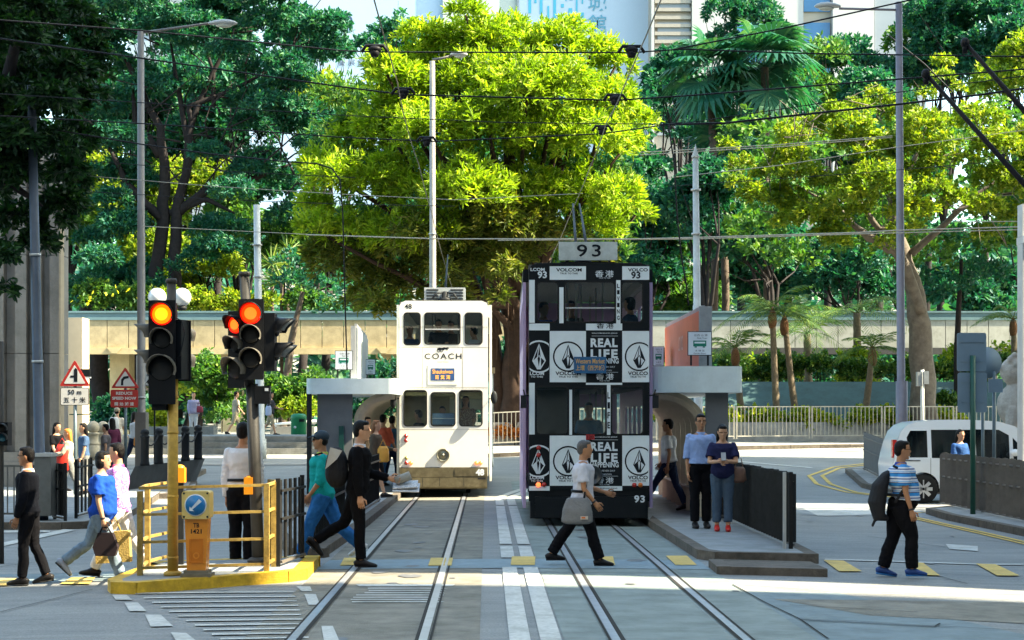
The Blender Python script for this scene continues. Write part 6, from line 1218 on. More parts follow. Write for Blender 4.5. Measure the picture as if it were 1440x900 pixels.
t = bush('row of small orange red plants under the railing bushes between the trams', 690, 740, 600, 618, 65.2, .6, 160, leaf_mat('leaf_red', (.4, .09, .02), (.5, .2, .05)), 72, .14, 'flower_bed', 'plant', rl=.25)
# left terrace greenery
bush('dense green bush behind the red bag woman on the terrace', 255, 335, 500, 600, 73, 2.5, 1500, lm_mid, 80, .2, 'bush', 'bush', rl=.6); bush('bright yellow green round bush left of the red bag woman', 205, 242, 575, 605, 67, 1.2, 420, lm_bright2, 81, .15, 'bush', 'bush', lvb=.3, rl=.35)
bush('bright bush under the bridge just right of the yellow signal', 240, 290, 495, 560, 80, 2, 620, lm_bright2, 82, .2, 'bush', 'bush', rl=.5); bush('dark green bushes under the bridge behind the litter bin', 335, 470, 520, 600, 75, 2.5, 1700, lm_mid, 83, .2, 'bush', 'bush', rl=.6)
bush('dark shrubs under the bridge behind the warning signs', 112, 200, 560, 610, 70, 2, 900, lm_dark, 84, .2, 'bush', 'bush', rl=.5); bush('yellow green sprigs low beside the litter bin', 395, 440, 560, 590, 74, 1, 260, lm_bright2, 85, .2, 'bush', 'bush', rl=.35)
t = bush('yellow flowering hedge on the bridge at the far left', 95, 200, 395, 440, 88, 1.5, 800, lm_mid, 86, .22, 'flowering_hedge', 'hedge', rl=.5)
g = np.random.default_rng(6); n = 15; P = np.stack([g.uniform(XD(90, 87.5), XD(200, 87.5), n), g.uniform(87.2, 87.6, n), g.uniform(Z(432, 87.5), Z(405, 87.5), n)], 1); leaves_obj('flowers', P, unit(g.normal(size=(n, 3))), np.full(n, .2), np.full(n, .1), leaf_mat('petal_yellow', (.75, .6, .02), (.8, .7, .05)), t, g.uniform(0, 1, n))
bush('green shrubs trailing over the bridge rail between the poles', 210, 400, 405, 442, 88, 1.5, 1200, lm_bright2, 87, .22, 'bush', 'bush', rl=.5)
bush('green shrubs trailing over the bridge rail left of the cream tram', 402, 560, 405, 442, 88, 1.5, 900, lm_mid, 88, .22, 'bush', 'bush', rl=.5)
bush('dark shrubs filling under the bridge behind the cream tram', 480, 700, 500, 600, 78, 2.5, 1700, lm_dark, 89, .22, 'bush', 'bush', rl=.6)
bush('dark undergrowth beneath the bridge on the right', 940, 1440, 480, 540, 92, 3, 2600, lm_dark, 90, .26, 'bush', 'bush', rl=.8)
bush('small green shrub at the foot of the thick trunk', 1318, 1350, 552, 575, 68, 1, 200, lm_hedge, 91, .14, 'bush', 'bush', rl=.3)
for i, (px, py0, lean, dd, r) in enumerate(((150, 500, -14, 90, .55), (172, 500, 26, 90.5, .5), (395, 500, 14, 84, .22), (1345, 455, 3, 70, .14), (755, 500, 4, 82, .3))):
    t = thing('tree', ('thick dark trunk leaning left under the bridge near the warning signs', 'thick dark trunk leaning right under the bridge near the warning signs', 'slim brown leaning trunk under the bridge right of the leaning signal', 'thin crooked dark trunk behind the sign backs', 'dark trunk just behind the chequered tram')[i], 'tree', (XD(px, dd), dd, G(XD(px, dd), dd))); g = np.random.default_rng(200 + i)
    top = cw(px + lean * 2.2, py0 - 90, dd); lbx = [(np.array(top) + g.normal(size=3) * .8, .8) for _ in range(6)]
    limbs(t, k_bkd if i != 2 else k_bark, [([tuple(t.location), cw(px + lean * .8, py0, dd), top], [r, r * .8, r * .45])]); foliage(t, lbx, 220, 6, .25, .06, lm_dark, 210 + i)

for i, (X_, d_, zc, rr) in enumerate(((23.5, 65, 11, 4.2), (26, 71, 13, 4.8), (25, 79, 12, 4.6), (31, 68, 18, 5.))):  # trees added past the frame edge to shade the retaining wall
    t = thing('tree', ('leafy tree added for shade beyond the right edge, nearest the railing', 'leafy tree added for shade beyond the right edge, behind the nearest one', 'leafy tree added for shade beyond the right edge by the footbridge', 'tallest leafy tree added for shade beyond the right edge')[i], 'tree', (X_, d_, 1.), 0, 'added shade trees beyond the right edge'); lb = lobes((X_, d_, zc), (rr, rr, rr), 26, 1.4, 300 + i); autolimbs(t, k_bkd, (X_, d_, 1.), (X_, d_, zc - rr), lb, .35, 300 + i); foliage(t, lb, 2400, 6, .42, .15, lm_mid, 310 + i)

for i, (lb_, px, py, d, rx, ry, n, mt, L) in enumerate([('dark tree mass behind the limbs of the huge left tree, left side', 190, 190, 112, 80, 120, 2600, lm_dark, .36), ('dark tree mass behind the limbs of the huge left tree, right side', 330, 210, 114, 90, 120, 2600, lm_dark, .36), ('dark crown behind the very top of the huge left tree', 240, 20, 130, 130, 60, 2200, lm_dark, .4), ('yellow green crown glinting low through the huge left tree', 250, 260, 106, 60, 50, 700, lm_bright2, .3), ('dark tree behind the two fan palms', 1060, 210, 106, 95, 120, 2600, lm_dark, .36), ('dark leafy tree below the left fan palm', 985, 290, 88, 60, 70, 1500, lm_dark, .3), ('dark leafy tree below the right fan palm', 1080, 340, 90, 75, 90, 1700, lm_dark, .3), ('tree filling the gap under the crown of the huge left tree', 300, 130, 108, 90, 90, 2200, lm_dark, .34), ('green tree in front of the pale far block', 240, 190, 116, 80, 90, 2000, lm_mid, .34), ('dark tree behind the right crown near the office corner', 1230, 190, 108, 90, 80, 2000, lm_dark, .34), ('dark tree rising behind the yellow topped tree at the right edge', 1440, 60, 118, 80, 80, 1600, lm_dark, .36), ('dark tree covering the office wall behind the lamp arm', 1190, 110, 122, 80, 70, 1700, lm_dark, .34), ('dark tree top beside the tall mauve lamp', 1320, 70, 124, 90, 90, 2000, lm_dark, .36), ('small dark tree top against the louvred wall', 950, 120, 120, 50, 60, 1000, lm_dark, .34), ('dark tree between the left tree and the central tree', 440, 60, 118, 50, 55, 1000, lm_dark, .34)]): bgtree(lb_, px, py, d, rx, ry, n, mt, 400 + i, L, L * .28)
# ================================================================ PEOPLE
def remesh(mb, vox, smooth=1):
    me = mb.mesh('tmp', M('tmp', (.5, .5, .5), var=0)); o = bpy.data.objects.new('tmp', me); COL.objects.link(o)
    m = o.modifiers.new('r', 'REMESH'); m.mode = 'VOXEL'; m.voxel_size = vox; m.use_smooth_shade = True
    if smooth: s = o.modifiers.new('s', 'SMOOTH'); s.factor = .5; s.iterations = smooth
    dg = bpy.context.evaluated_depsgraph_get(); r = bpy.data.meshes.new_from_object(o.evaluated_get(dg)); bpy.data.objects.remove(o); bpy.data.meshes.remove(me); r.materials.clear(); return r
def put_mesh(me, name, mats, parent):
    me.name = name; me.materials.clear()
    for m in (mats if isinstance(mats, (list, tuple)) else [mats]): me.materials.append(m)
    o = bpy.data.objects.new(name, me); COL.objects.link(o); o.parent = parent; return o
SK = {'a': M('skin', (.50, .27, .16), .5, var=.08, scale=14), 'b': M('skin_tan', (.36, .17, .085), .5, var=.08, scale=14)}
HAIR = M('hair_black', (.006, .005, .005), .45, var=.4, scale=60, bump=.5, bscale=120)
def stripe_mat(name, cols, sc):
    if name in MATS: return MATS[name]
    m = bpy.data.materials.new(name); m.use_nodes = True; n = m.node_tree; tc = n.nodes.new('ShaderNodeTexCoord'); sp = n.nodes.new('ShaderNodeSeparateXYZ'); n.links.new(tc.outputs['Object'], sp.inputs[0])
    mt = n.nodes.new('ShaderNodeMath'); mt.operation = 'MULTIPLY'; mt.inputs[1].default_value = sc; n.links.new(sp.outputs['Z'], mt.inputs[0]); fr = n.nodes.new('ShaderNodeMath'); fr.operation = 'FRACT'; n.links.new(mt.outputs[0], fr.inputs[0])
    rp = n.nodes.new('ShaderNodeValToRGB'); rp.color_ramp.interpolation = 'CONSTANT'; e = rp.color_ramp.elements
    while len(e) < len(cols): e.new(.5)
    for i, (p, c) in enumerate(cols): e[i].position = p; e[i].color = (*c, 1)
    n.links.new(fr.outputs[0], rp.inputs[0]); n.links.new(rp.outputs[0], n.nodes['Principled BSDF'].inputs['Base Color']); n.nodes['Principled BSDF'].inputs['Roughness'].default_value = .8; MATS[name] = m; return m
def floral_mat(name, a, b, sc):
    if name in MATS: return MATS[name]
    m = bpy.data.materials.new(name); m.use_nodes = True; n = m.node_tree; tc = n.nodes.new('ShaderNodeTexCoord'); v = n.nodes.new('ShaderNodeTexVoronoi'); v.inputs['Scale'].default_value = sc; n.links.new(tc.outputs['Object'], v.inputs['Vector'])
    rp = n.nodes.new('ShaderNodeValToRGB'); rp.color_ramp.elements[0].position = .35; rp.color_ramp.elements[0].color = (*a, 1); rp.color_ramp.elements[1].position = .5; rp.color_ramp.elements[1].color = (*b, 1)
    n.links.new(v.outputs['Distance'], rp.inputs[0]); n.links.new(rp.outputs[0], n.nodes['Principled BSDF'].inputs['Base Color']); n.nodes['Principled BSDF'].inputs['Roughness'].default_value = .8; MATS[name] = m; return m
def cloth(name, c, v=.12):
    if max(c) < .03: c = tuple(q * .45 for q in c)
    return M(name, c, .9, var=v, scale=9, bump=.9, bscale=9, spec=.08)
def person(label, px, d, h, yaw, legs, arms, outfit, lean=.03, head=(0, 0), twist=0., fat=1.12, skin='a', hair='short', hairm=None, zadd=None, vox=.011, hands=True, glasses=False, group=None, sit=False, x=None, z=None):
    """forward = +X local. legs: [(hip, knee, footpitch) left, right]; arms: [(fwd, out, elbow, elbow_in) left, right]"""
    X = XD(px, d) if x is None else x; zg = (G(X, d) + (zadd or 0)) if z is None else z
    t = thing('person', label, 'person', (X, d, zg), yaw, group); S = h / 1.72; V = Vector
    hip = V((0, 0, .93)); u = V((math.sin(lean), 0, math.cos(lean))); tw = Matrix.Rotation(twist, 3, 'Z')
    J = {}; sides = (1, -1)
    for i, sd in enumerate(sides):
        a, k, fp = legs[i]; H_ = V((0, sd * .09, .90)); kn = H_ + V((math.sin(a), 0, -math.cos(a))) * .42; b = a - k; an = kn + V((math.sin(b), 0, -math.cos(b))) * .40; J['leg', i] = (H_, kn, an, fp)
        f, o, e, ei = arms[i]; sh = hip + u * .443 + tw @ V((0, sd * .162 * (fat * .5 + .5), 0))
        ud = V((math.sin(f) * math.cos(o), sd * math.sin(o), -math.cos(f) * math.cos(o))); el = sh + ud * .29; g = f + e; fd = V((math.sin(g) * math.cos(ei), -sd * math.sin(ei), -math.cos(g) * math.cos(ei))); wr_ = el + fd * .25; J['arm', i] = (sh, el, wr_, fd)
    neck = hip + u * .53; hd = neck + V((math.sin(lean + head[0]), 0, math.cos(lean + head[0]))) * .155 + V((.018, 0, 0)); hy = Matrix.Rotation(head[1], 3, 'Z') @ Matrix.Rotation(head[0] * .8, 3, 'Y')
    sc = lambda mb: setattr(mb, 'v', [(v[0] * S, v[1] * S, v[2] * S) for v in mb.v])
    tors = [(-.08, .10, .08), (-.03, .15, .11), (.05, .162, .112), (.14, .145, .10), (.22, .138, .10), (.32, .155, .112), (.40, .168, .112), (.455, .150, .095), (.49, .105, .075), (.53, .058, .058), (.60, .05, .054)]
    SDv = tw @ V((0, 1, 0))
    def torso(mb, a, b, inf=0., n=16, flare=0., fw=1.):
        sec = [s for s in tors if a - 1e-6 <= s[0] <= b + 1e-6]; ft = fat
        mb.loft([hip + u * s[0] + V((.012 if .25 < s[0] < .45 else 0, 0, 0)) + (V((.03 * (fat - 1) * 6, 0, 0)) if 0 < s[0] < .25 and fat > 1 else V()) for s in sec], [((s[1] * (ft * .6 + .4) + inf + (flare if i == 0 else 0)) if s[0] < .5 else s[1] + inf * .5, (s[2] * ft + inf + (flare if i == 0 else 0)) if s[0] < .47 else s[2] + inf * .5) for i, s in enumerate(sec)], 0, n, side=V((0, 1, 0)))
    def legm(mb, i, r, upto=1., n=10):
        H_, kn, an, fp = J['leg', i]; e = kn.lerp(an, upto); mid = H_.lerp(kn, .45); mb.loft([H_ + V((0, 0, .02)), mid, kn, kn.lerp(e, .4) - V((.012, 0, 0)), e], [r[0], r[1], r[2], r[3], r[4]], 0, n, side=V((0, 1, 0)))
    # body
    mb = MB(); torso(mb, -.08, .60); ff = fat * .6 + .4
    for i in (0, 1):
        legm(mb, i, [.085 * ff, .075 * ff, .052, .052, .036]); sh, el, wr_, fd = J['arm', i]; mb.ball(sh, .048 * ff, 0); mb.loft([sh, sh.lerp(el, .5), el, el.lerp(wr_, .35), wr_], [.044 * ff, .043 * ff, .037, .036, .024], 0, 10)
        H_, kn, an, fp = J['leg', i]; R_ = Matrix.Rotation(fp, 3, 'Y'); mb.loft([an + R_ @ V(p) for p in ((-.05, 0, -.04), (.0, 0, -.03), (.08, 0, -.055), (.17, 0, -.065))], [(.03, .03), (.035, .045), (.04, .028), (.03, .016)], 0, 8, side=V((0, 1, 0)))
    # head with face
    def hp(x_, y_, z_): return hd + hy @ V((x_, y_, z_))
    mb.loft([hp(-.005, 0, -.125), hp(.004, 0, -.09), hp(.006, 0, -.05), hp(0, 0, 0), hp(-.006, 0, .05), hp(-.012, 0, .09), hp(-.015, 0, .112)], [(.028, .035), (.052, .066), (.064, .082), (.072, .092), (.073, .094), (.057, .075), (.025, .035)], 0, 16, side=hy @ V((0, 1, 0)))
    mb.loft([hp(.075, 0, .02), hp(.10, 0, -.022), hp(.085, 0, -.036)], [.010, .017, .012], 0, 8); mb.ball(hp(.082, 0, -.066), (.014, .024, .012), 0, 8, 6); mb.ball(hp(.062, 0, -.105), (.025, .028, .02), 0, 8, 6)
    for sd in (1, -1): mb.ball(hp(-.008, sd * .076, -.01), (.018, .012, .032), 0, 8, 6)
    mb.loft([neck - u * .05, neck + u * .03, hp(-.01, 0, -.06)], [.055, .05, .05], 0, 10)
    sc(mb); body = remesh(mb, vox)
    # hands + face details joined to the same mesh
    mb = MB()
    for i, sd in enumerate(sides):
        sh, el, wr_, fd = J['arm', i]; fd = fd.normalized(); n_ = fd.cross(V((0, 1, 0))).normalized() if abs(fd.y) < .9 else V((0, 0, 1)); n_ = V((0, -sd, 0)) - fd * fd.dot(V((0, -sd, 0))); n_ = n_.normalized(); w_ = fd.cross(n_)          # n_: palm normal towards body
        if w_.dot(V((1, 0, 0))) < 0: w_ = -w_
        mb.loft([wr_ - fd * .02, wr_ + fd * .02, wr_ + fd * .055, wr_ + fd * .088], [(.024, .02), (.034, .018), (.042, .017), (.040, .014)], 0, 10, side=w_)
        if hands:
            for k, (o_, l_) in enumerate(((.031, .068), (.011, .078), (-.010, .072), (-.029, .056))):
                b_ = wr_ + fd * .083 + w_ * o_; mb.loft([b_, b_ + (fd * .9 + n_ * .35).normalized() * l_ * .45, b_ + fd * l_ * .70 + n_ * l_ * .45, b_ + fd * l_ * .78 + n_ * l_ * .75], [.0095, .0092, .008, .006], 0, 6)
            b_ = wr_ + fd * .03 + w_ * .034; mb.loft([b_, b_ + (w_ + fd * .8).normalized() * .035, b_ + w_ * .03 + fd * .068 + n_ * .015], [.012, .011, .008], 0, 6)
    e0 = len(mb.f)
    for sd in (1, -1):
        mb.ball(hp(.079, sd * .031, .004), (.008, .014, .008), 1, 8, 6); mb.ball(hp(.0855, sd * .031, .004), (.004, .006, .006), 2, 6, 5); mb.box(hp(.084, sd * .031, .026), (.008, .032, .006), 2)
    mb.ball(hp(.094, 0, -.066), (.006, .02, .006), 3, 8, 5); sc(mb)
    bm = bmesh.new(); bm.from_mesh(body); mm = mb.mesh('f', SK[skin]); mm.polygons.foreach_set('use_smooth', [True] * len(mm.polygons)); bm.from_mesh(mm)
    bm.to_mesh(body); bm.free(); bpy.data.meshes.remove(mm); body.polygons.foreach_set('use_smooth', [True] * len(body.polygons))
    bo = put_mesh(body, 'body', [SK[skin], M('eye_white', (.6, .58, .55), .3, var=0), M('brow_dark', (.015, .012, .01), .6, var=0), M('lip', (.32, .10, .08), .5, var=0)], t)
    # clothes
    def mk(nm, fn, mat, v=None):
        mb = MB(); fn(mb); sc(mb); me = remesh(mb, v or vox); n_ = len(me.vertices)      # soft folds in the cloth
        co = np.empty(n_ * 3); me.vertices.foreach_get('co', co); co = co.reshape(-1, 3); no = np.empty(n_ * 3); me.vertices.foreach_get('normal', no); no = no.reshape(-1, 3); s0 = len(label) * 1.7
        w = np.sin(co[:, 2] * 34 + 5 * np.sin(co[:, 0] * 17 + s0) + 3 * np.sin(co[:, 1] * 21 + s0)) * .5 + np.sin(co[:, 2] * 71 + co[:, 0] * 40 + co[:, 1] * 33 + 4 * np.sin(co[:, 2] * 13 + s0)) * .35 + np.sin(co[:, 0] * 52 - co[:, 2] * 19 + s0) * .3
        co += no * (w * .0042)[:, None]; me.vertices.foreach_set('co', co.reshape(-1)); me.update()
        return put_mesh(me, nm, mat, t)
    o = outfit
    if 'trousers' in o:
        loose = o.get('loose', .012); up = o.get('leg_upto', .97)
        def f(mb):
            torso(mb, -.08, .14, .010)
            for i in (0, 1): legm(mb, i, [(.088 * ff + loose), (.076 * ff + loose), .056 + loose, .056 + loose * 1.1, .05 + loose * 1.1], up)
        mk('trousers', f, o['trousers'])
    if 'skirt' in o:
        def f(mb):
            L_ = o.get('skirt_len', .5); c0 = hip + u * .14; k0, k1 = J['leg', 0][1], J['leg', 1][1]; m = (k0 + k1) / 2; sp = (k0 - k1).length / 2; c1 = V((m.x, 0, .93 - L_)); mb.loft([c0, hip, hip.lerp(c1, .5), c1], [(.15, .115), (.185, .14), (.18, .15 + sp * .3), (.17, .13 + sp * .55)], 0, 16, side=V((0, 1, 0)))
        mk('skirt', f, o['skirt'])
    if 'top' in o:
        inf = o.get('inf', .016); lo = o.get('low', -.03)
        def f(mb):
            torso(mb, lo, .49, inf, 18, .006)
            for i in (0, 1):
                sh, el, wr_, fd = J['arm', i]; mb.ball(sh, (.050 * ff + inf * .35), 0, 12, 8)
                if o.get('sleeve', 'short') == 'short': e = sh.lerp(el, .72); mb.loft([sh, sh.lerp(e, .5), e], [.046 * ff + inf * .5, .050 * ff + inf * .8, .052 * ff + inf], 0, 12)
                elif o['sleeve'] == 'rolled': mb.loft([sh, sh.lerp(el, .5), el, el.lerp(wr_, .15)], [.046 + inf * .5, .048 + inf * .8, .046 + inf * .8, .042 + inf], 0, 12)
                elif o['sleeve'] == 'long': mb.loft([sh, sh.lerp(el, .5), el, el.lerp(wr_, .4), el.lerp(wr_, .97)], [.046 * ff + inf * .5, .046 + inf, .043 + inf, .040 + inf, .033 + inf * .6], 0, 12)
        mk('shirt' if not o.get('jacket') else 'jacket', f, o['top'])
    if 'collar' in o:
        mb = MB(); mb.loft([hip + u * .475, hip + u * .50, hip + u * .53], [(.100, .088), (.080, .078), (.066, .070)], 0, 14, side=V((0, 1, 0))); sc(mb); mb.build('collar', o['collar'], t)
        if 'tie' in o: mb = MB(); mb.bar(hip + u * .47 + V((.098, 0, 0)), hip + u * .12 + V((.150, 0, 0)), .055, .012, 0); sc(mb); mb.build('tie', o['tie'], t)
        if o.get('shirt_v'): mb = MB(); mb.ext([tuple(hip + u * .49 + V((.085, .06, 0))), tuple(hip + u * .49 + V((.085, -.06, 0))), tuple(hip + u * .12 + V((.142, 0, 0)))], (.006, 0, 0), 0); sc(mb); mb.build('shirt_front', o['collar'], t)
    if 'belt' in o: mb = MB(); mb.loft([hip + u * .095, hip + u * .13], [(.163 * (fat * .6 + .4) + .016, .112 * fat + .016)] * 2, 0, 18, side=V((0, 1, 0))); sc(mb); mb.build('belt', o['belt'], t)
    for i in (0, 1):
        H_, kn, an, fp = J['leg', i]; R_ = Matrix.Rotation(fp, 3, 'Y'); mb = MB(); ps = [(-.085, 0, -.045), (-.05, 0, -.035), (.01, 0, -.025), (.09, 0, -.048), (.16, 0, -.06), (.19, 0, -.066)]
        mb.loft([an + R_ @ V(p) for p in ps], [(.024, .028), (.042, .045), (.042, .052), (.048, .034), (.042, .024), (.022, .014)], 0, 12, side=V((0, 1, 0)))
        mb.loft([an + R_ @ V((a_, 0, z_ - .036)) for a_, z_ in ((-.075, -.045), (0, -.045), (.09, -.045), (.185, -.045))], [(.034, .012), (.04, .012), (.046, .012), (.026, .010)], 1, 10, side=V((0, 1, 0)))
        if o.get('stripes'):
            for q in (.02, .045, .07): mb.bar(an + R_ @ V((q, -.052, -.07)), an + R_ @ V((q - .02, -.045, -.02)), .012, .004, 2); mb.bar(an + R_ @ V((q, .052, -.07)), an + R_ @ V((q - .02, .045, -.02)), .012, .004, 2)
        sc(mb); mb.build('shoe', [o.get('shoes', M('shoe_black', (.02, .018, .018), .35, var=.1)), o.get('sole', M('sole_dark', (.03, .03, .03), .7)), o.get('stripe_m', k_ink)], t)
    # hair
    hm = hairm or HAIR; mb = MB()
    if hair in ('short', 'bob', 'long', 'bun', 'bald'):
        mb.ball(hp(-.020, 0, .032), (.092, .083, .096), 0, 16, 12, hy.to_3x3()); mb.ball(hp(-.048, 0, -.005), (.062, .073, .082), 0, 14, 10, hy.to_3x3()); mb.ball(hp(.03, 0, .085), (.058, .066, .035), 0, 12, 8, hy.to_3x3())
        if hair in ('bob',): mb.ball(hp(-.03, 0, -.03), (.078, .095, .10), 0, 14, 10); 
        if hair == 'long': mb.loft([hp(-.045, 0, .05), hp(-.055, 0, -.05), hp(-.075, 0, -.14), hp(-.095, 0, -.25), hp(-.10, 0, -.33)], [(.085, .06), (.095, .065), (.095, .05), (.08, .04), (.05, .02)], 0, 12, side=hy @ V((0, 1, 0)))
        if hair == 'bun': mb.ball(hp(-.11, 0, .03), .045, 0)
    if hair == 'cap':
        mb.ball(hp(-.04, 0, -.015), (.06, .074, .07), 0, 14, 10)
    if o.get('spiky'):
        for k in range(16): a = k * 2.4; q = .055 * math.sqrt(k / 16); b_ = hp(-.01 + q * math.cos(a) * 1.3, q * math.sin(a), .10); mb.loft([b_, b_ + V((.01 * math.cos(a), .01 * math.sin(a), .045))], [.022, .008], 0, 6)
    if mb.v: sc(mb); put_mesh(remesh(mb, vox * .9, 2), 'hair', hm, t)
    if hair == 'cap' or 'hat' in o:
        mb = MB(); mb.ball(hp(-.012, 0, .045), (.104, .088, .082), 0, 16, 10, hy.to_3x3()); mb.loft([hp(.05, 0, .04), hp(.11, 0, .045), hp(.165, 0, .03)], [(.07, .012), (.068, .009), (.045, .006)], 0, 12, side=hy @ V((0, 1, 0))); sc(mb); mb.build('cap', o.get('hat', k_ink), t)
    if glasses:
        mb = MB()
        for sd in (1, -1):
            mb.box(hp(.092, sd * .034, .003 if isinstance(glasses, float) else .016), (.006, .046, glasses if isinstance(glasses, float) else .007), 0); mb.bar(hp(.09, sd * .056, .008), hp(-.01, sd * .079, .008), .005, .005, 0)
        sc(mb); mb.build('glasses', M('glasses_dark', (.02, .02, .02), .2, var=0), t)
    if 'watch' in o: sh, el, wr_, fd = J['arm', o['watch']]; mb = MB(); mb.loft([wr_ - fd * .035, wr_ - fd * .012], [.032, .031], 0, 10); sc(mb); mb.build('watch', M('watch_dark', (.04, .04, .045), .3), t)
    # put the lowest point on the ground
    if not sit:
        lo = min(v.co.z for c in t.children for v in c.data.vertices)
        for c in t.children: c.location.z = -lo
        t['lo'] = lo; dz = -lo
    else: dz = 0
    del_ = t.get('lo'); 
    if del_ is not None: del t['lo']
    MW = Matrix.Translation((X, d, zg + dz)) @ Matrix.Rotation(yaw, 4, 'Z')
    return t, (lambda p: MW @ (V(p) * S)), {k: tuple(v) for k, v in J.items()}
def mk_bag(name, label, cat, fn, mats, vox=None):
    mb = MB(); fn(mb)
    if vox: o = put_mesh(remesh(mb, vox, 2), name, mats, None)
    else: o = mb.build(name, mats)
    tag(o, label, cat); return o
c_blk = cloth('cloth_black', (.014, .014, .018)); c_wht = cloth('cloth_white', (.62, .62, .64)); c_navy = cloth('cloth_navy', (.02, .03, .065)); c_jean = cloth('denim_blue', (.045, .13, .27), .3); c_jean2 = cloth('denim_pale', (.17, .23, .29), .35)
LFT, RGT = math.pi, 0.
W0 = [(-.35, .45, .35), (.33, .05, -.1)]
pt = {}
# 1 man in black suit, far left
person('man in black suit with blue tie and glasses at the far left', 41, 20.75, 1.53, LFT, [(.12, .08, 0), (-.10, .30, .15)], [(.05, .12, .25, 0), (-.1, .1, .3, 0)], dict(trousers=c_blk, top=cloth('suit_black', (.012, .014, .022)), jacket=1, sleeve='long', low=-.08, inf=.022, collar=c_wht, shirt_v=1, tie=cloth('tie_blue', (.12, .28, .45))), glasses=True, hair='short', skin='b')
# 2 woman blue tee
_, L1, J1 = person('short haired woman in royal blue T-shirt and faded jeans with crossing stride', 141, 20.95, 1.49, RGT, [(-.42, .52, .75), (.38, .05, -.12)], [(-.1, .1, .15, 0), (.05, .14, .2, 0)], dict(trousers=c_jean2, top=cloth('tee_royal', (.012, .06, .36)), sleeve='short', low=-.08, inf=.03, shoes=M('shoe_grey', (.35, .38, .45), .5), watch=1, loose=.022), hair='bob', fat=1.3)
h = L1(J1['arm', 1][2]) + Vector((.02, 0, -.08))
mk_bag('handbag', 'small black handbag hanging from the hand of the blue T-shirt woman', 'handbag', lambda mb: (mb.ext([(h.x + a, h.y - .05, h.z + b) for a, b in ((-.10, -.32), (.12, -.32), (.15, -.22), (.09, -.06), (-.07, -.06), (-.13, -.22))], (0, .1, 0)), mb.tube([(h.x - .06, h.y, h.z - .07), (h.x - .03, h.y, h.z + .0), (h.x + .03, h.y, h.z), (h.x + .07, h.y, h.z - .07)], .01, 0, 6)), M('bag_black', (.025, .018, .02), .5))
# 3 woman pink
_, L1, J1 = person('person in pink patterned shirt and white trousers beside the blue T-shirt woman', 168, 21.6, 1.58, LFT, [(.42, .10, -.1), (-.36, .25, .3)], [(.0, .12, .2, 0), (.0, .12, .15, 0)], dict(trousers=c_wht, loose=.02, top=floral_mat('shirt_pink_floral', (.58, .45, .62), (.42, .12, .48), 60), sleeve='rolled', low=-.08, inf=.026, collar=cloth('collar_pink', (.65, .06, .22))), hair='short')
h = L1(J1['arm', 0][2]) + Vector((.0, 0, -.06))
mk_bag('tote_bag', 'straw coloured square tote bag carried by the person in pink', 'tote bag', lambda mb: (mb.box((h.x + .03, h.y - .02, h.z - .32), (.40, .12, .36), 0, ry=-.06), mb.tube([(h.x - .1, h.y - .02, h.z - .14), (h.x - .04, h.y, h.z + .02), (h.x + .05, h.y, h.z + .02), (h.x + .12, h.y - .02, h.z - .14)], .009, 0, 6)), M('straw', (.40, .28, .08), .8, var=.25, scale=25, bump=.6, bscale=60))
# 4 man in white shirt with his back to us
person('man in white shirt and black trousers seen from behind beside the leaning signal', 341, 22.3, 1.74, R(80), [(.03, .03, 0), (-.02, .03, 0)], [(-.05, .1, .1, 0), (-.02, .1, .12, 0)], dict(trousers=c_blk, loose=.02, top=c_wht, sleeve='long', low=0, inf=.024, belt=k_ink), hair='short', skin='b')
# 5 teal jacket
_, L1, J1 = person('man in teal jacket, blue jeans, dark cap and sunglasses striding left', 455, 23.0, 1.66, LFT, [(.42, .12, -.15), (-.42, .42, .35)], [(.12, .14, .55, .3), (.05, .2, .4, .1)], dict(trousers=cloth('denim_bright', (.025, .13, .36), .3), loose=.026, top=cloth('jacket_teal', (.01, .30, .30)), jacket=1, sleeve='rolled', low=-.08, inf=.03, collar=cloth('collar_lime', (.35, .42, .08)), shoes=M('shoe_white', (.62, .6, .58), .5), sole=k_prw, stripes=1, stripe_m=k_ink, hat=M('cap_dark', (.012, .03, .05), .7)), hair='cap', glasses=.034, skin='b', twist=.15, fat=1.16)
p1 = L1((-.10, .14, 1.40)); p2 = L1((.13, -.05, 1.15)); p3 = L1((-.12, -.19, .98))
mk_bag('shoulder_strap', 'dark strap worn across the back of the man in the teal jacket', 'strap', lambda mb: mb.tube([L1((.10, .15, 1.42)), L1((.01, .16, 1.45)), L1((-.14, .05, 1.25)), L1((-.15, -.10, 1.05)), L1((-.02, -.2, .98))], .014, 0, 6), c_blk)
# 6 young man black suit
_, L1, J1 = person('young man in black suit and glasses stepping right over the tram rail', 502, 22.2, 1.74, RGT, [(-.40, .62, .75), (.10, .06, 0)], [(.35, .1, 1.0, .1), (-.02, .12, .15, 0)], dict(trousers=cloth('trouser_black', (.012, .012, .015)), top=cloth('suit_black2', (.010, .010, .013)), jacket=1, sleeve='long', low=-.08, inf=.02, collar=c_wht), hair='short', glasses=True, lean=.06, fat=1.08)
def bpk(L, c0, mb, sx=.13, sz=.24, sy=.15): c = L(c0); mb.ball(c, (sx, sy, sz), 0, 14, 10); mb.ball(c + Vector((0, 0, -.07)), (sx * 1.02, sy * 1.02, sz * .75), 0, 14, 10)
mk_bag('backpack', 'black and grey backpack on the young man in the black suit', 'backpack', lambda mb: (bpk(L1, (-.24, 0, 1.18), mb, .14, .25, .16)), M('pack_black', (.018, .018, .02), .7, bump=.4), .014)
mk_bag('bag_flap', 'pale triangular flap on top of the black backpack by the tram rail', 'flap', lambda mb: mb.ext([tuple(L1(q)) for q in ((-.30, -.165, 1.42), (-.16, -.165, 1.38), (-.22, -.18, 1.28), (-.36, -.165, 1.16))], (0, -.01, 0)), M('flap_grey', (.42, .40, .36), .7))
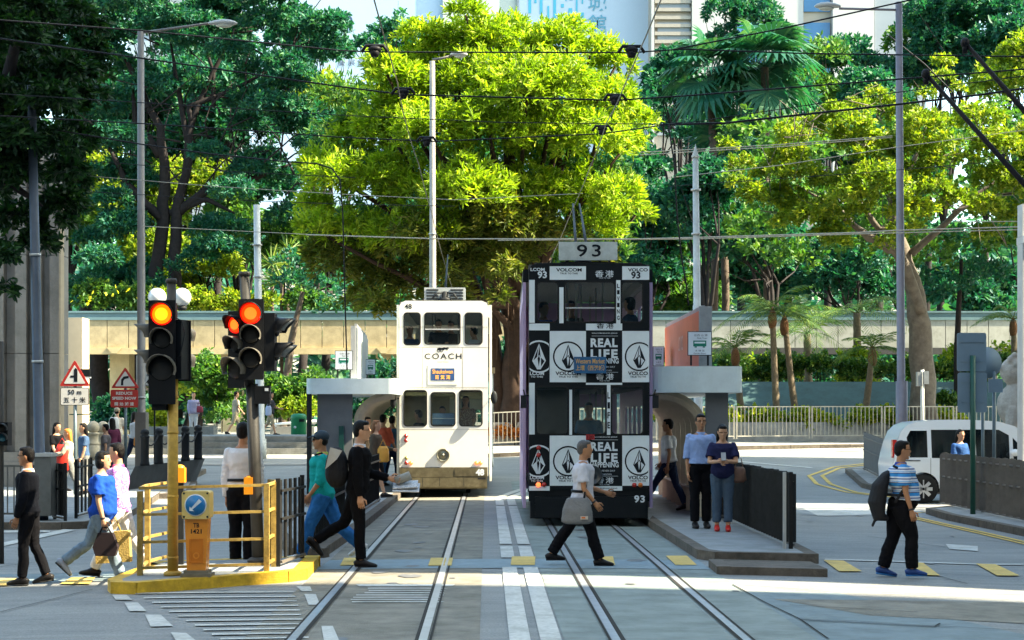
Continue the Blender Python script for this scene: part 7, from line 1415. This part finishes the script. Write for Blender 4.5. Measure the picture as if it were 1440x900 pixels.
fl_ = bpy.data.objects['bag_flap']; fl_.parent = bpy.data.objects['backpack']; fl_.name = 'flap'; del fl_['label'], fl_['category']
h = L1(J1['arm', 0][2]) + Vector((.1, 0, .0))
mk_bag('newspaper', 'folded newspaper held out by the young man in the black suit', 'newspaper', lambda mb: (mb.box((h.x + .1, h.y, h.z - .08), (.30, .22, .012), 0, ry=-.05, rx=.35), mb.box((h.x + .11, h.y - .01, h.z - .115), (.32, .24, .01), 1, ry=.02, rx=.4)), [floral_mat('newsprint', (.25, .25, .28), (.6, .6, .6), 90), c_wht])
mk_bag('camera_bag', 'small grey roll bag held above the folded newspaper', 'bag', lambda mb: mb.loft([(h.x - .02, h.y, h.z - .04), (h.x + .16, h.y, h.z + .03)], .055, 0, 12), M('pouch_grey', (.28, .27, .24), .7))
# 7 grey haired man with shoulder bag
_, L7, J7 = person('grey haired man in white short sleeved shirt striding right past the chequered tram', 817, 22.35, 1.53, RGT, [(-.45, .12, .0), (.34, .06, 0)], [(.30, .12, .95, .1), (.02, .14, .65, .05)], dict(trousers=c_blk, loose=.024, top=cloth('shirt_pale', (.50, .50, .56)), sleeve='short', low=-.03, inf=.028, collar=cloth('shirt_pale', (.50, .50, .56)), belt=k_ink, watch=1, sole=k_ink), hair='short', hairm=M('hair_grey', (.06, .055, .055), .5, var=.5, scale=60), lean=.05, skin='b')
c = L7((-.06, -.27, .80))
mk_bag('shoulder_bag', 'large soft grey bag slung at the hip of the grey haired man', 'shoulder bag', lambda mb: mb.loft([c + Vector((.0, 0, -.17)), c + Vector((0, 0, -.14)), c, c + Vector((.01, 0, .12)), c + Vector((.01, 0, .15))], [(.14, .06), (.195, .09), (.18, .085), (.145, .05), (.12, .03)], 0, 4 * 5, side=(1, 0, 0)), M('bag_grey', (.16, .16, .165), .75, var=.15, scale=8, bump=.5), .016)
bo_ = bpy.data.objects['shoulder_bag']; mb = MB(); mb.box(c + Vector((.08, -.088, -.09)), (.09, .012, .04), 0); mb.box(c + Vector((.07, -.095, -.088)), (.045, .01, .02), 1); mb.build('label_patch', [M('patch_white', (.5, .45, .4), .6), M('patch_orange', (.6, .15, .03), .6)], bo_)
mb = MB(); mb.tube([c + Vector((.08, -.02, .14)), L7((.06, -.17, 1.12)), L7((.0, -.12, 1.36)), L7((-.02, .02, 1.43))], .012, 0, 6); mb.build('strap', k_ink, bo_)
# 8, 9 couple on the platform
person('man in pale blue rolled sleeve shirt and dark trousers standing on the right platform', 985, 28.3, 1.72, R(-85), [(.02, .02, 0), (.05, .05, 0)], [(.0, .14, .25, .0), (.0, .12, .2, .0)], dict(trousers=c_blk, loose=.02, top=cloth('shirt_blue', (.24, .33, .56)), sleeve='rolled', low=.05, inf=.026, belt=k_ink, collar=cloth('shirt_blue', (.24, .33, .56))), hair='short', glasses=True, zadd=.12, skin='b', fat=1.12)
_, L9, J9 = person('dark haired woman in navy looking at her phone on the right platform', 1016, 27.6, 1.58, R(-95), [(.04, .04, 0), (-.03, .02, 0)], [(.45, .15, 1.25, .75), (.45, .15, 1.2, .75)], dict(trousers=cloth('trouser_slate', (.06, .09, .13)), loose=.02, leg_upto=.85, top=cloth('top_navy', (.018, .02, .06)), sleeve='short', low=-.08, inf=.024, shoes=M('shoe_red', (.5, .02, .015), .4), sole=M('sole_red', (.4, .02, .015), .5)), hair='long', glasses=True, zadd=.12, head=(.35, .1))
h = (L9(J9['arm', 0][2]) + L9(J9['arm', 1][2])) / 2
mk_bag('phone', 'phone held in both hands by the woman in navy', 'phone', lambda mb: mb.box((h.x, h.y - .07, h.z + .07), (.07, .012, .13), 0, rx=-.5), M('phone_grey', (.3, .3, .3), .3))
c = L9((-.02, .26, .95)); mk_bag('handbag', 'brown and red handbag on the arm of the woman with the phone', 'handbag', lambda mb: (mb.loft([c + Vector((0, 0, -.16)), c + Vector((0, 0, -.12)), c + Vector((0, 0, .04)), c + Vector((0, 0, .08))], [(.07, .05), (.12, .07), (.10, .05), (.07, .03)], 0, 12, side=(1, 0, 0)), mb.tube([c + Vector((-.06, 0, .05)), c + Vector((-.02, 0, .2)), c + Vector((.04, 0, .2)), c + Vector((.07, 0, .05))], .008, 0, 5)), M('bag_brown', (.14, .07, .045), .5, var=.4, scale=6))
# 10 white tee man walking behind the tram end
person('man in white T-shirt walking left between the chequered tram and the right shelter', 942, 33.6, 1.66, R(165), [(.62, .08, -.2), (-.25, .2, .2)], [(-.15, .14, .3, 0), (.2, .12, .4, 0)], dict(trousers=c_navy, top=c_wht, sleeve='short', low=-.05, inf=.026, loose=.01), hair='short', zadd=.12, skin='b', vox=.013)
# 11 striped man
_, L11, J11 = person('stout man in blue striped polo shirt walking right on the right crossing', 1265, 21.4, 1.56, RGT, [(-.16, .16, .15), (.34, .34, 0)], [(.0, .12, .3, .0), (.05, .14, .25, .0)], dict(trousers=c_blk, loose=.028, top=stripe_mat('polo_stripes', [(0, (.55, .60, .68)), (.18, (.03, .06, .22)), (.30, (.60, .64, .70)), (.45, (.02, .22, .55)), (.78, (.02, .02, .10)), (.86, (.60, .64, .70)), (.93, (.02, .22, .55))], 9.), sleeve='short', low=0, inf=.026, collar=cloth('collar_blue', (.03, .06, .3)), watch=1, shoes=M('shoe_blue', (.02, .06, .22), .5), sole=M('sole_blue', (.02, .16, .42), .5), belt=k_ink), hair='short', fat=1.42, glasses=True, skin='b')
mk_bag('backpack', 'black backpack hanging low on the back of the striped shirt man', 'backpack', lambda mb: (mb.loft([L11((-.15, 0, .74)), L11((-.26, 0, .76)), L11((-.29, 0, .95)), L11((-.25, 0, 1.15)), L11((-.17, 0, 1.30)), L11((-.12, 0, 1.34))], [(.09, .03), (.135, .075), (.155, .105), (.14, .095), (.10, .05), (.06, .03)], 0, 14, side=(0, 1, 0)), mb.loft([L11((-.12, -.15, 1.42)), L11((.0, -.20, 1.36)), L11((.02, -.215, 1.15)), L11((-.10, -.20, .95))], .02, 0, 6), mb.loft([L11((-.30, -.05, .78)), L11((-.36, -.05, .64))], .02, 0, 6)), M('pack_black', (.018, .018, .02), .7, bump=.4), .014)
mb = MB(); 
for (xx, m_) in ((-.02, 0),): pass
# 12 woman behind the fence by the van
person('dark haired woman in blue top behind the brown fence in front of the van', 1349, 38.6, 1.62, R(-60), [(.02, .02, 0), (0, .02, 0)], [(.1, .1, .3, .3), (.1, .1, .3, .3)], dict(trousers=c_navy, top=cloth('top_blue', (.03, .08, .22)), sleeve='short', low=-.05), hair='long', vox=.015, hands=False)
# ---- people farther off
BGP = [('woman with long black hair and black top standing on the left pavement', 79, 43.2, 1.62, R(-30), 'walk0', dict(trousers=cloth('khaki', (.2, .18, .12)), top=c_blk, sleeve='short', low=-.05), 'long', .12),
       ('orange haired woman in cream jacket carrying a red bag on the left pavement', 97, 41.0, 1.52, R(190), 'walk1', dict(trousers=cloth('grey_trouser', (.18, .18, .17)), top=cloth('jacket_cream', (.55, .45, .32)), sleeve='long', low=-.08, jacket=1), 'orange', .12),
       ('woman in blue top and grey shawl by the fifty metre sign', 119, 42.5, 1.60, R(200), 'stand', dict(trousers=cloth('grey_trouser', (.18, .18, .17)), top=cloth('top_slate', (.05, .09, .17)), sleeve='short', low=-.05), 'long', .12),
       ('person in pale shirt and white backpack seen from behind beyond the stone bollards', 164, 56.0, 1.72, R(80), 'walk0', dict(trousers=cloth('trouser_cream', (.45, .4, .32)), top=cloth('shirt_cream', (.62, .55, .45)), sleeve='short', low=-.05), 'cap', 0),
       ('dark haired person behind the blue and pink pair near the bend sign', 158, 50, 1.62, R(120), 'walk1', dict(trousers=c_navy, top=cloth('top_plum', (.12, .03, .06)), sleeve='long', low=-.05), 'long', 0),
       ('person in dark maroon top passing near the bend sign', 150, 47.6, 1.55, R(170), 'walk0', dict(trousers=c_navy, top=cloth('top_grey', (.16, .14, .14)), sleeve='short', low=-.05), 'short', 0),
       ('pedestrian in white jacket just right of the tall left lamp base', 188, 54, 1.66, R(30), 'walk1', dict(trousers=c_navy, top=cloth('jacket_white', (.6, .62, .66)), sleeve='long', low=-.05), 'long', 0),
       ('woman in lilac top and white trousers with red bag on the terrace', 272, 68.5, 1.60, R(-70), 'stand', dict(trousers=c_wht, top=cloth('top_lilac', (.32, .30, .42)), sleeve='long', low=-.05), 'short', 'T'),
       ('person in beige shorts walking on the terrace behind the leaning signal', 331, 70.0, 1.68, R(20), 'walk0', dict(trousers=cloth('shorts_beige', (.35, .3, .2)), leg_upto=.1, top=cloth('shirt_tan', (.35, .3, .22)), sleeve='short', low=-.05), 'short', 'T'),
       ('woman with pale blue shoulder bag walking right on the terrace', 380, 68.0, 1.62, R(-10), 'walk1', dict(trousers=cloth('shorts_beige', (.35, .3, .2)), leg_upto=.1, top=cloth('top_dark', (.05, .05, .06)), sleeve='short', low=-.05), 'long', 'T'),
       ('woman in dark jacket and black skirt stepping along the left tram platform', 527, 39.0, 1.64, R(-10), 'walk1', dict(skirt=c_blk, skirt_len=.42, top=cloth('jacket_brown', (.09, .07, .05)), sleeve='long', low=-.05, jacket=1), 'orange2', .12),
       ('dark haired man half hidden behind the young man in the black suit', 516, 41.2, 1.68, R(-60), 'stand', dict(trousers=c_navy, top=cloth('jacket_dark', (.05, .04, .03)), sleeve='long', low=-.05), 'short', .12),
       ('person in coral shirt boarding beside the cream tram', 538, 44.0, 1.74, R(60), 'walk0', dict(trousers=c_jean, top=cloth('shirt_coral', (.68, .14, .08)), sleeve='rolled', low=-.05), 'short', .12),
       ('person in denim blue shirt beside the coral shirt at the cream tram', 551, 44.6, 1.70, R(75), 'walk1', dict(trousers=c_navy, top=cloth('shirt_denim', (.06, .17, .30)), sleeve='short', low=-.05), 'short', .12),
       ('person in black at the open side of the left shelter', 528, 45.2, 1.70, R(-90), 'stand', dict(trousers=c_blk, top=c_navy, sleeve='long', low=-.05), 'short', .12)]
poses = {'stand': ([(.02, .02, 0), (-.02, .03, 0)], [(.05, .12, .3, .1), (.05, .12, .3, .1)]), 'walk0': ([(.3, .08, -.1), (-.28, .3, .3)], [(-.25, .12, .3, 0), (.3, .12, .4, 0)]), 'walk1': ([(-.3, .35, .3), (.34, .1, -.1)], [(.5, .12, .9, .2), (-.1, .12, .3, 0)])}
orange_h = M('hair_orange', (.55, .17, .02), .6, var=.3, scale=30)
for lb_, px, d, h_, yaw, ps, of, hr, za in BGP:
    hm = orange_h if hr == 'orange' else (M('hair_brown', (.22, .09, .03), .6) if hr == 'orange2' else None)
    if hr == 'cap': of['hat'] = M('hat_sand', (.35, .28, .2), .7)
    zz = None; 
    if za == 'T': zz = Z(613, d); za = 0
    lg, ar = poses[ps]; pt[px] = person(lb_, px, d, h_, yaw, lg, ar, of, hair='long' if hr.startswith('orange') else hr, hairm=hm, zadd=za or 0, vox=.018, hands=False, z=zz)
def simple_bag(px, lp, r, label, mat, nm='handbag'):
    L, J = pt[px][1], pt[px][2]; c = L(lp); mk_bag(nm, label, 'bag', lambda mb: (mb.loft([c + Vector((0, 0, -r[2])), c + Vector((0, 0, -r[2] * .8)), c + Vector((0, 0, r[2] * .6)), c + Vector((0, 0, r[2]))], [(r[0] * .7, r[1]), (r[0], r[1]), (r[0] * .9, r[1] * .8), (r[0] * .6, r[1] * .4)], 0, 10, side=(1, 0, 0)), mb.tube([c + Vector((-r[0] * .5, 0, r[2])), c + Vector((0, 0, r[2] + .14)), c + Vector((r[0] * .5, 0, r[2]))], .01, 0, 5)), mat)
simple_bag(97, (.16, .12, 1.0), (.17, .08, .30), 'big bright red bag in front of the orange haired woman', M('bag_red', (.62, .03, .015), .5, var=.1), 'shopping_bag')
simple_bag(527, (.24, -.2, .98), (.13, .05, .17), 'orange handbag carried by the woman in the black skirt', M('bag_orange', (.65, .30, .04), .5, var=.1))
simple_bag(272, (.1, .2, 1.05), (.16, .07, .12), 'dark red shoulder bag of the woman in white trousers', M('bag_maroon', (.22, .02, .04), .5)); simple_bag(380, (0, -.22, 1.0), (.12, .07, .18), 'pale blue shoulder bag of the woman walking on the terrace', M('bag_pale_blue', (.40, .45, .6), .5))
simple_bag(164, (-.2, 0, 1.22), (.17, .1, .22), 'white backpack worn by the walker in the pale shirt', M('pack_white', (.6, .58, .56), .6), 'backpack'); simple_bag(188, (.05, -.22, .9), (.12, .06, .2), 'orange shopping bag right of the tall left lamp base', M('bag_orange2', (.7, .25, .02), .5), 'shopping_bag')
# ---- passengers behind the windows
def rider(label, px, d, head_py, of, hair='short', yaw=-90, vox=.018, skin='a'):
    h_ = 1.66; z = Z(head_py, d) - h_; return person(label, px, d, h_, R(yaw), [(1.5, 1.5, 0), (1.5, 1.5, 0)], [(.3, .1, .8, .2), (.3, .1, .8, .2)], dict(trousers=c_navy, **of), hair=hair, vox=vox, hands=False, sit=True, z=z, skin=skin)
T_ = lambda n, c: dict(top=cloth(n, c), sleeve='short', low=-.03)
rider('passenger in blue looking out of the upper left window of the cream tram', 576, 42.1, 459, T_('top_slate', (.05, .09, .17)), yaw=-70); rider('passenger in shadow behind the upper middle window of the cream tram', 617, 42.9, 450, T_('top_dark', (.05, .05, .06)))
rider('second shadowed passenger behind the upper middle window of the cream tram', 634, 43.4, 452, T_('jacket_brown', (.09, .07, .05))); rider('passenger in white in the upper right window of the cream tram', 668, 42.0, 460, T_('jacket_white', (.6, .62, .66)), yaw=150)
rider('dark figure seated behind the lower left window of the cream tram', 590, 42.4, 577, T_('top_dark', (.05, .05, .06)), yaw=160); rider('long haired passenger in pale print behind the lower right window of the cream tram', 655, 42.2, 557, dict(top=floral_mat('print_pale', (.5, .4, .3), (.2, .12, .1), 40), sleeve='short', low=-.03), 'long')
rider('tram driver behind the lower middle window of the cream tram', 622, 42.3, 572, T_('top_slate', (.05, .09, .17)))
rider('boy in bright blue at the upper left window of the chequered tram', 763, 31.2, 426, T_('tee_royal', (.012, .06, .36)), yaw=-50, skin='b'); rider('dark shape of a passenger at the upper middle window of the chequered tram', 803, 32.2, 424, T_('top_dark', (.05, .05, .06)), skin='b')
rider('dark haired passenger at the upper right window of the chequered tram', 888, 31.3, 419, T_('top_slate', (.05, .09, .17)), 'bob', 160); rider('driver in blue shirt behind the lower middle window of the chequered tram', 828, 31.5, 567, T_('shirt_denim', (.06, .17, .30)), skin='b'); rider('passenger low behind the lower left window of the chequered tram', 787, 32.3, 588, T_('top_slate', (.05, .09, .17)), yaw=150)
# ================================================================ OVERHEAD WIRES
k_wire = M('wire_black', (.015, .015, .018), .5, var=0); k_wirel = M('wire_bright', (.45, .40, .30), .4, var=.1, metal=.3)
def wire(label, pts, d, r, mat=k_wire, sag=0., name='overhead_wire', group='overhead wires', ins=()):
    P = [W(x, y, d if not hasattr(d, '__len__') else d[i]) for i, (x, y) in enumerate(pts)]; Q = []
    for a, b in zip(P, P[1:]):
        for u in np.linspace(0, 1, 7)[:-1]: q = a.lerp(b, float(u)); q.z -= sag * 4 * u * (1 - u); Q.append(q)
    Q.append(P[-1])
    if not ins:
        r *= .8; mb = MB(); mb.tube(Q, r, 0, 5); return tag(mb.build(name, mat), label, 'wire', group)
    t = thing(name, label, 'wire', tuple(P[0]), 0, group); mb = MB(); mb.tube(Q, r, 0, 5); mb.build('cable', mat, t, True)
    for x, y in ins:
        c = W(x, y, d); mb = MB(); mb.ball(c, (.08, .06, .04), 0, 10, 6); mb.tube([c + Vector((-.15, 0, -.035)), c + Vector((-.1, 0, .04)), c + Vector((.1, 0, .04)), c + Vector((.15, 0, -.035))], .02, 0, 6); mb.lathe(c + Vector((0, 0, -.09)), [(.04, 0), (.06, .05), (.03, .1)], 0, 8); mb.build('insulator', k_wire, t, True)
wire('highest long black span wire with two insulators crossing the whole width', [(-30, 26), (200, 43), (480, 71), (527, 73), (888, 74), (960, 69), (1127, 75), (1470, 80)], 21.2, .009, ins=((527, 69), (888, 70)))
wire('bright span wire starting at y top left, second from the top, two insulators', [(-30, 50), (200, 82), (480, 122), (567, 133), (865, 141), (960, 135), (1470, 95)], 24., .011, ins=((567, 129), (865, 138)))
wire('third black span wire down, running behind the tall left lamp', [(-30, 130), (480, 162), (700, 172), (960, 175)], 26.2, .008); wire('fourth black span wire down, with insulators near the pale lamp post', [(-30, 161), (240, 176), (480, 193), (610, 199), (847, 188), (960, 172)], 28., .01, ins=((600, 197), (847, 181)))
wire('thick twisted black cable sloping up to the right over the large right tree', [(945, 175), (1020, 173), (1110, 163), (1260, 147), (1380, 133), (1470, 120)], 28., .022); wire('thin black wire just above the thick cable at right', [(945, 176), (1107, 152), (1260, 130), (1470, 103)], 28.6, .009)
wire('black cable from upper left ending in a hooked drop beside the leaning signal', [(80, 183), (200, 203), (300, 217), (400, 227), (445, 230), (467, 237), (478, 253), (482, 300), (484, 380), (486, 450), (488, 520)], 32., .016)
wire('thin black wire crossing the left tree at mid height', [(-30, 208), (120, 226), (300, 240), (500, 250)], 34., .008); wire('pale wire crossing the left tree below the black cable', [(120, 247), (300, 262), (480, 273), (640, 281), (820, 272)], 34.5, .008, k_wirel)
wire('lowest thin wire across the left tree and the bright tree', [(-30, 260), (300, 280), (480, 287), (640, 290)], 36., .008); wire('upper one of two close white wires right of the pointed pole', [(900, 214), (978, 210), (1100, 203), (1255, 191)], 45., .014, k_wirel)
wire('lower one of two close white wires right of the pointed pole', [(900, 218), (978, 213), (1100, 206), (1255, 193)], 45., .014, k_wirel); wire('thin pale wire sloping over the large right tree at middle height', [(940, 250), (1100, 232), (1260, 207), (1470, 179)], 45.2, .012, k_wirel)
wire('thin dark wire low over the large right tree', [(940, 262), (1200, 244), (1470, 222)], 45.4, .01)
wire('bright golden wire across at bridge approach height, upper one of two', [(430, 330), (620, 336), (900, 336), (978, 334), (1207, 327), (1260, 324), (1470, 318)], 45., .02, k_wirel); wire('bright golden wire just under the upper golden one', [(700, 338), (978, 336), (1207, 329), (1470, 322)], 45.1, .016, k_wirel)
wire('short pale wire stub at right above the golden wires', [(1340, 312), (1470, 311)], 46., .014, k_wirel)
wire('black stay wire sloping up right to the top of the right lamp', [(945, 70), (1100, 40), (1280, 0), (1330, -12)], 21., .012)
wire('thin pale span wire behind the left sign posts and white pole', [(200, 318), (440, 330)], 45., .01, k_wirel)
for sd, lb in ((-1, 'contact wire hanging over the left tram track'), (1, 'contact wire hanging over the right tram track')):
    P = [Vector((tx(sd, y) + .02 * math.sin(y), y, 5.62)) for y in (13, 21.2, 24, 28, 34.5, 42.7, 58)]; mb = MB(); Q = []
    for a, b in zip(P, P[1:]):
        for u in (0, .33, .66): q = a.lerp(b, u); q.z -= .12 * u * (1 - u); Q.append(q)
    Q.append(P[-1]); mb.tube(Q, .0075, 0, 5); tag(mb.build('contact_wire', M('wire_copper', (.20, .17, .13), .4, metal=.6, var=.1)), lb, 'wire', 'contact wires over the tracks')
for (a, b, lb) in (((1302, 104), (1470, 292), 'long black diagonal pole at the right, lower one of two'), ((1357, 60), (1470, 190), 'black diagonal pole at the top right corner, upper one of two')):
    d = 14.; A, B = W(*a, d), W(*b, d); t = thing('trolley_pole', lb, 'pole', tuple(B), 0, 'diagonal trolley poles'); mb = MB(); mb.tube([A, B, B + (B - A) * .6], [.016, .024, .03], 0, 8); mb.build('pole', k_wire, t, True); mb = MB(); mb.ball(A, (.035, .035, .04), 0); mb.tube([A, A + Vector((0, 0, -.08))], .02, 0, 6); mb.build('head', k_wire, t, True)
wire('long thick black cord hanging left of the pointed pole', [(940, 176), (948, 230), (952, 300), (958, 360), (965, 400), (968, 430)], 33., .018, name='hanging_cable')
wire('curved pale pipe running over the park trees at the upper right', [(1250, 50), (1300, 90), (1340, 130)], 60, .03, k_wire, name='stay_wire')
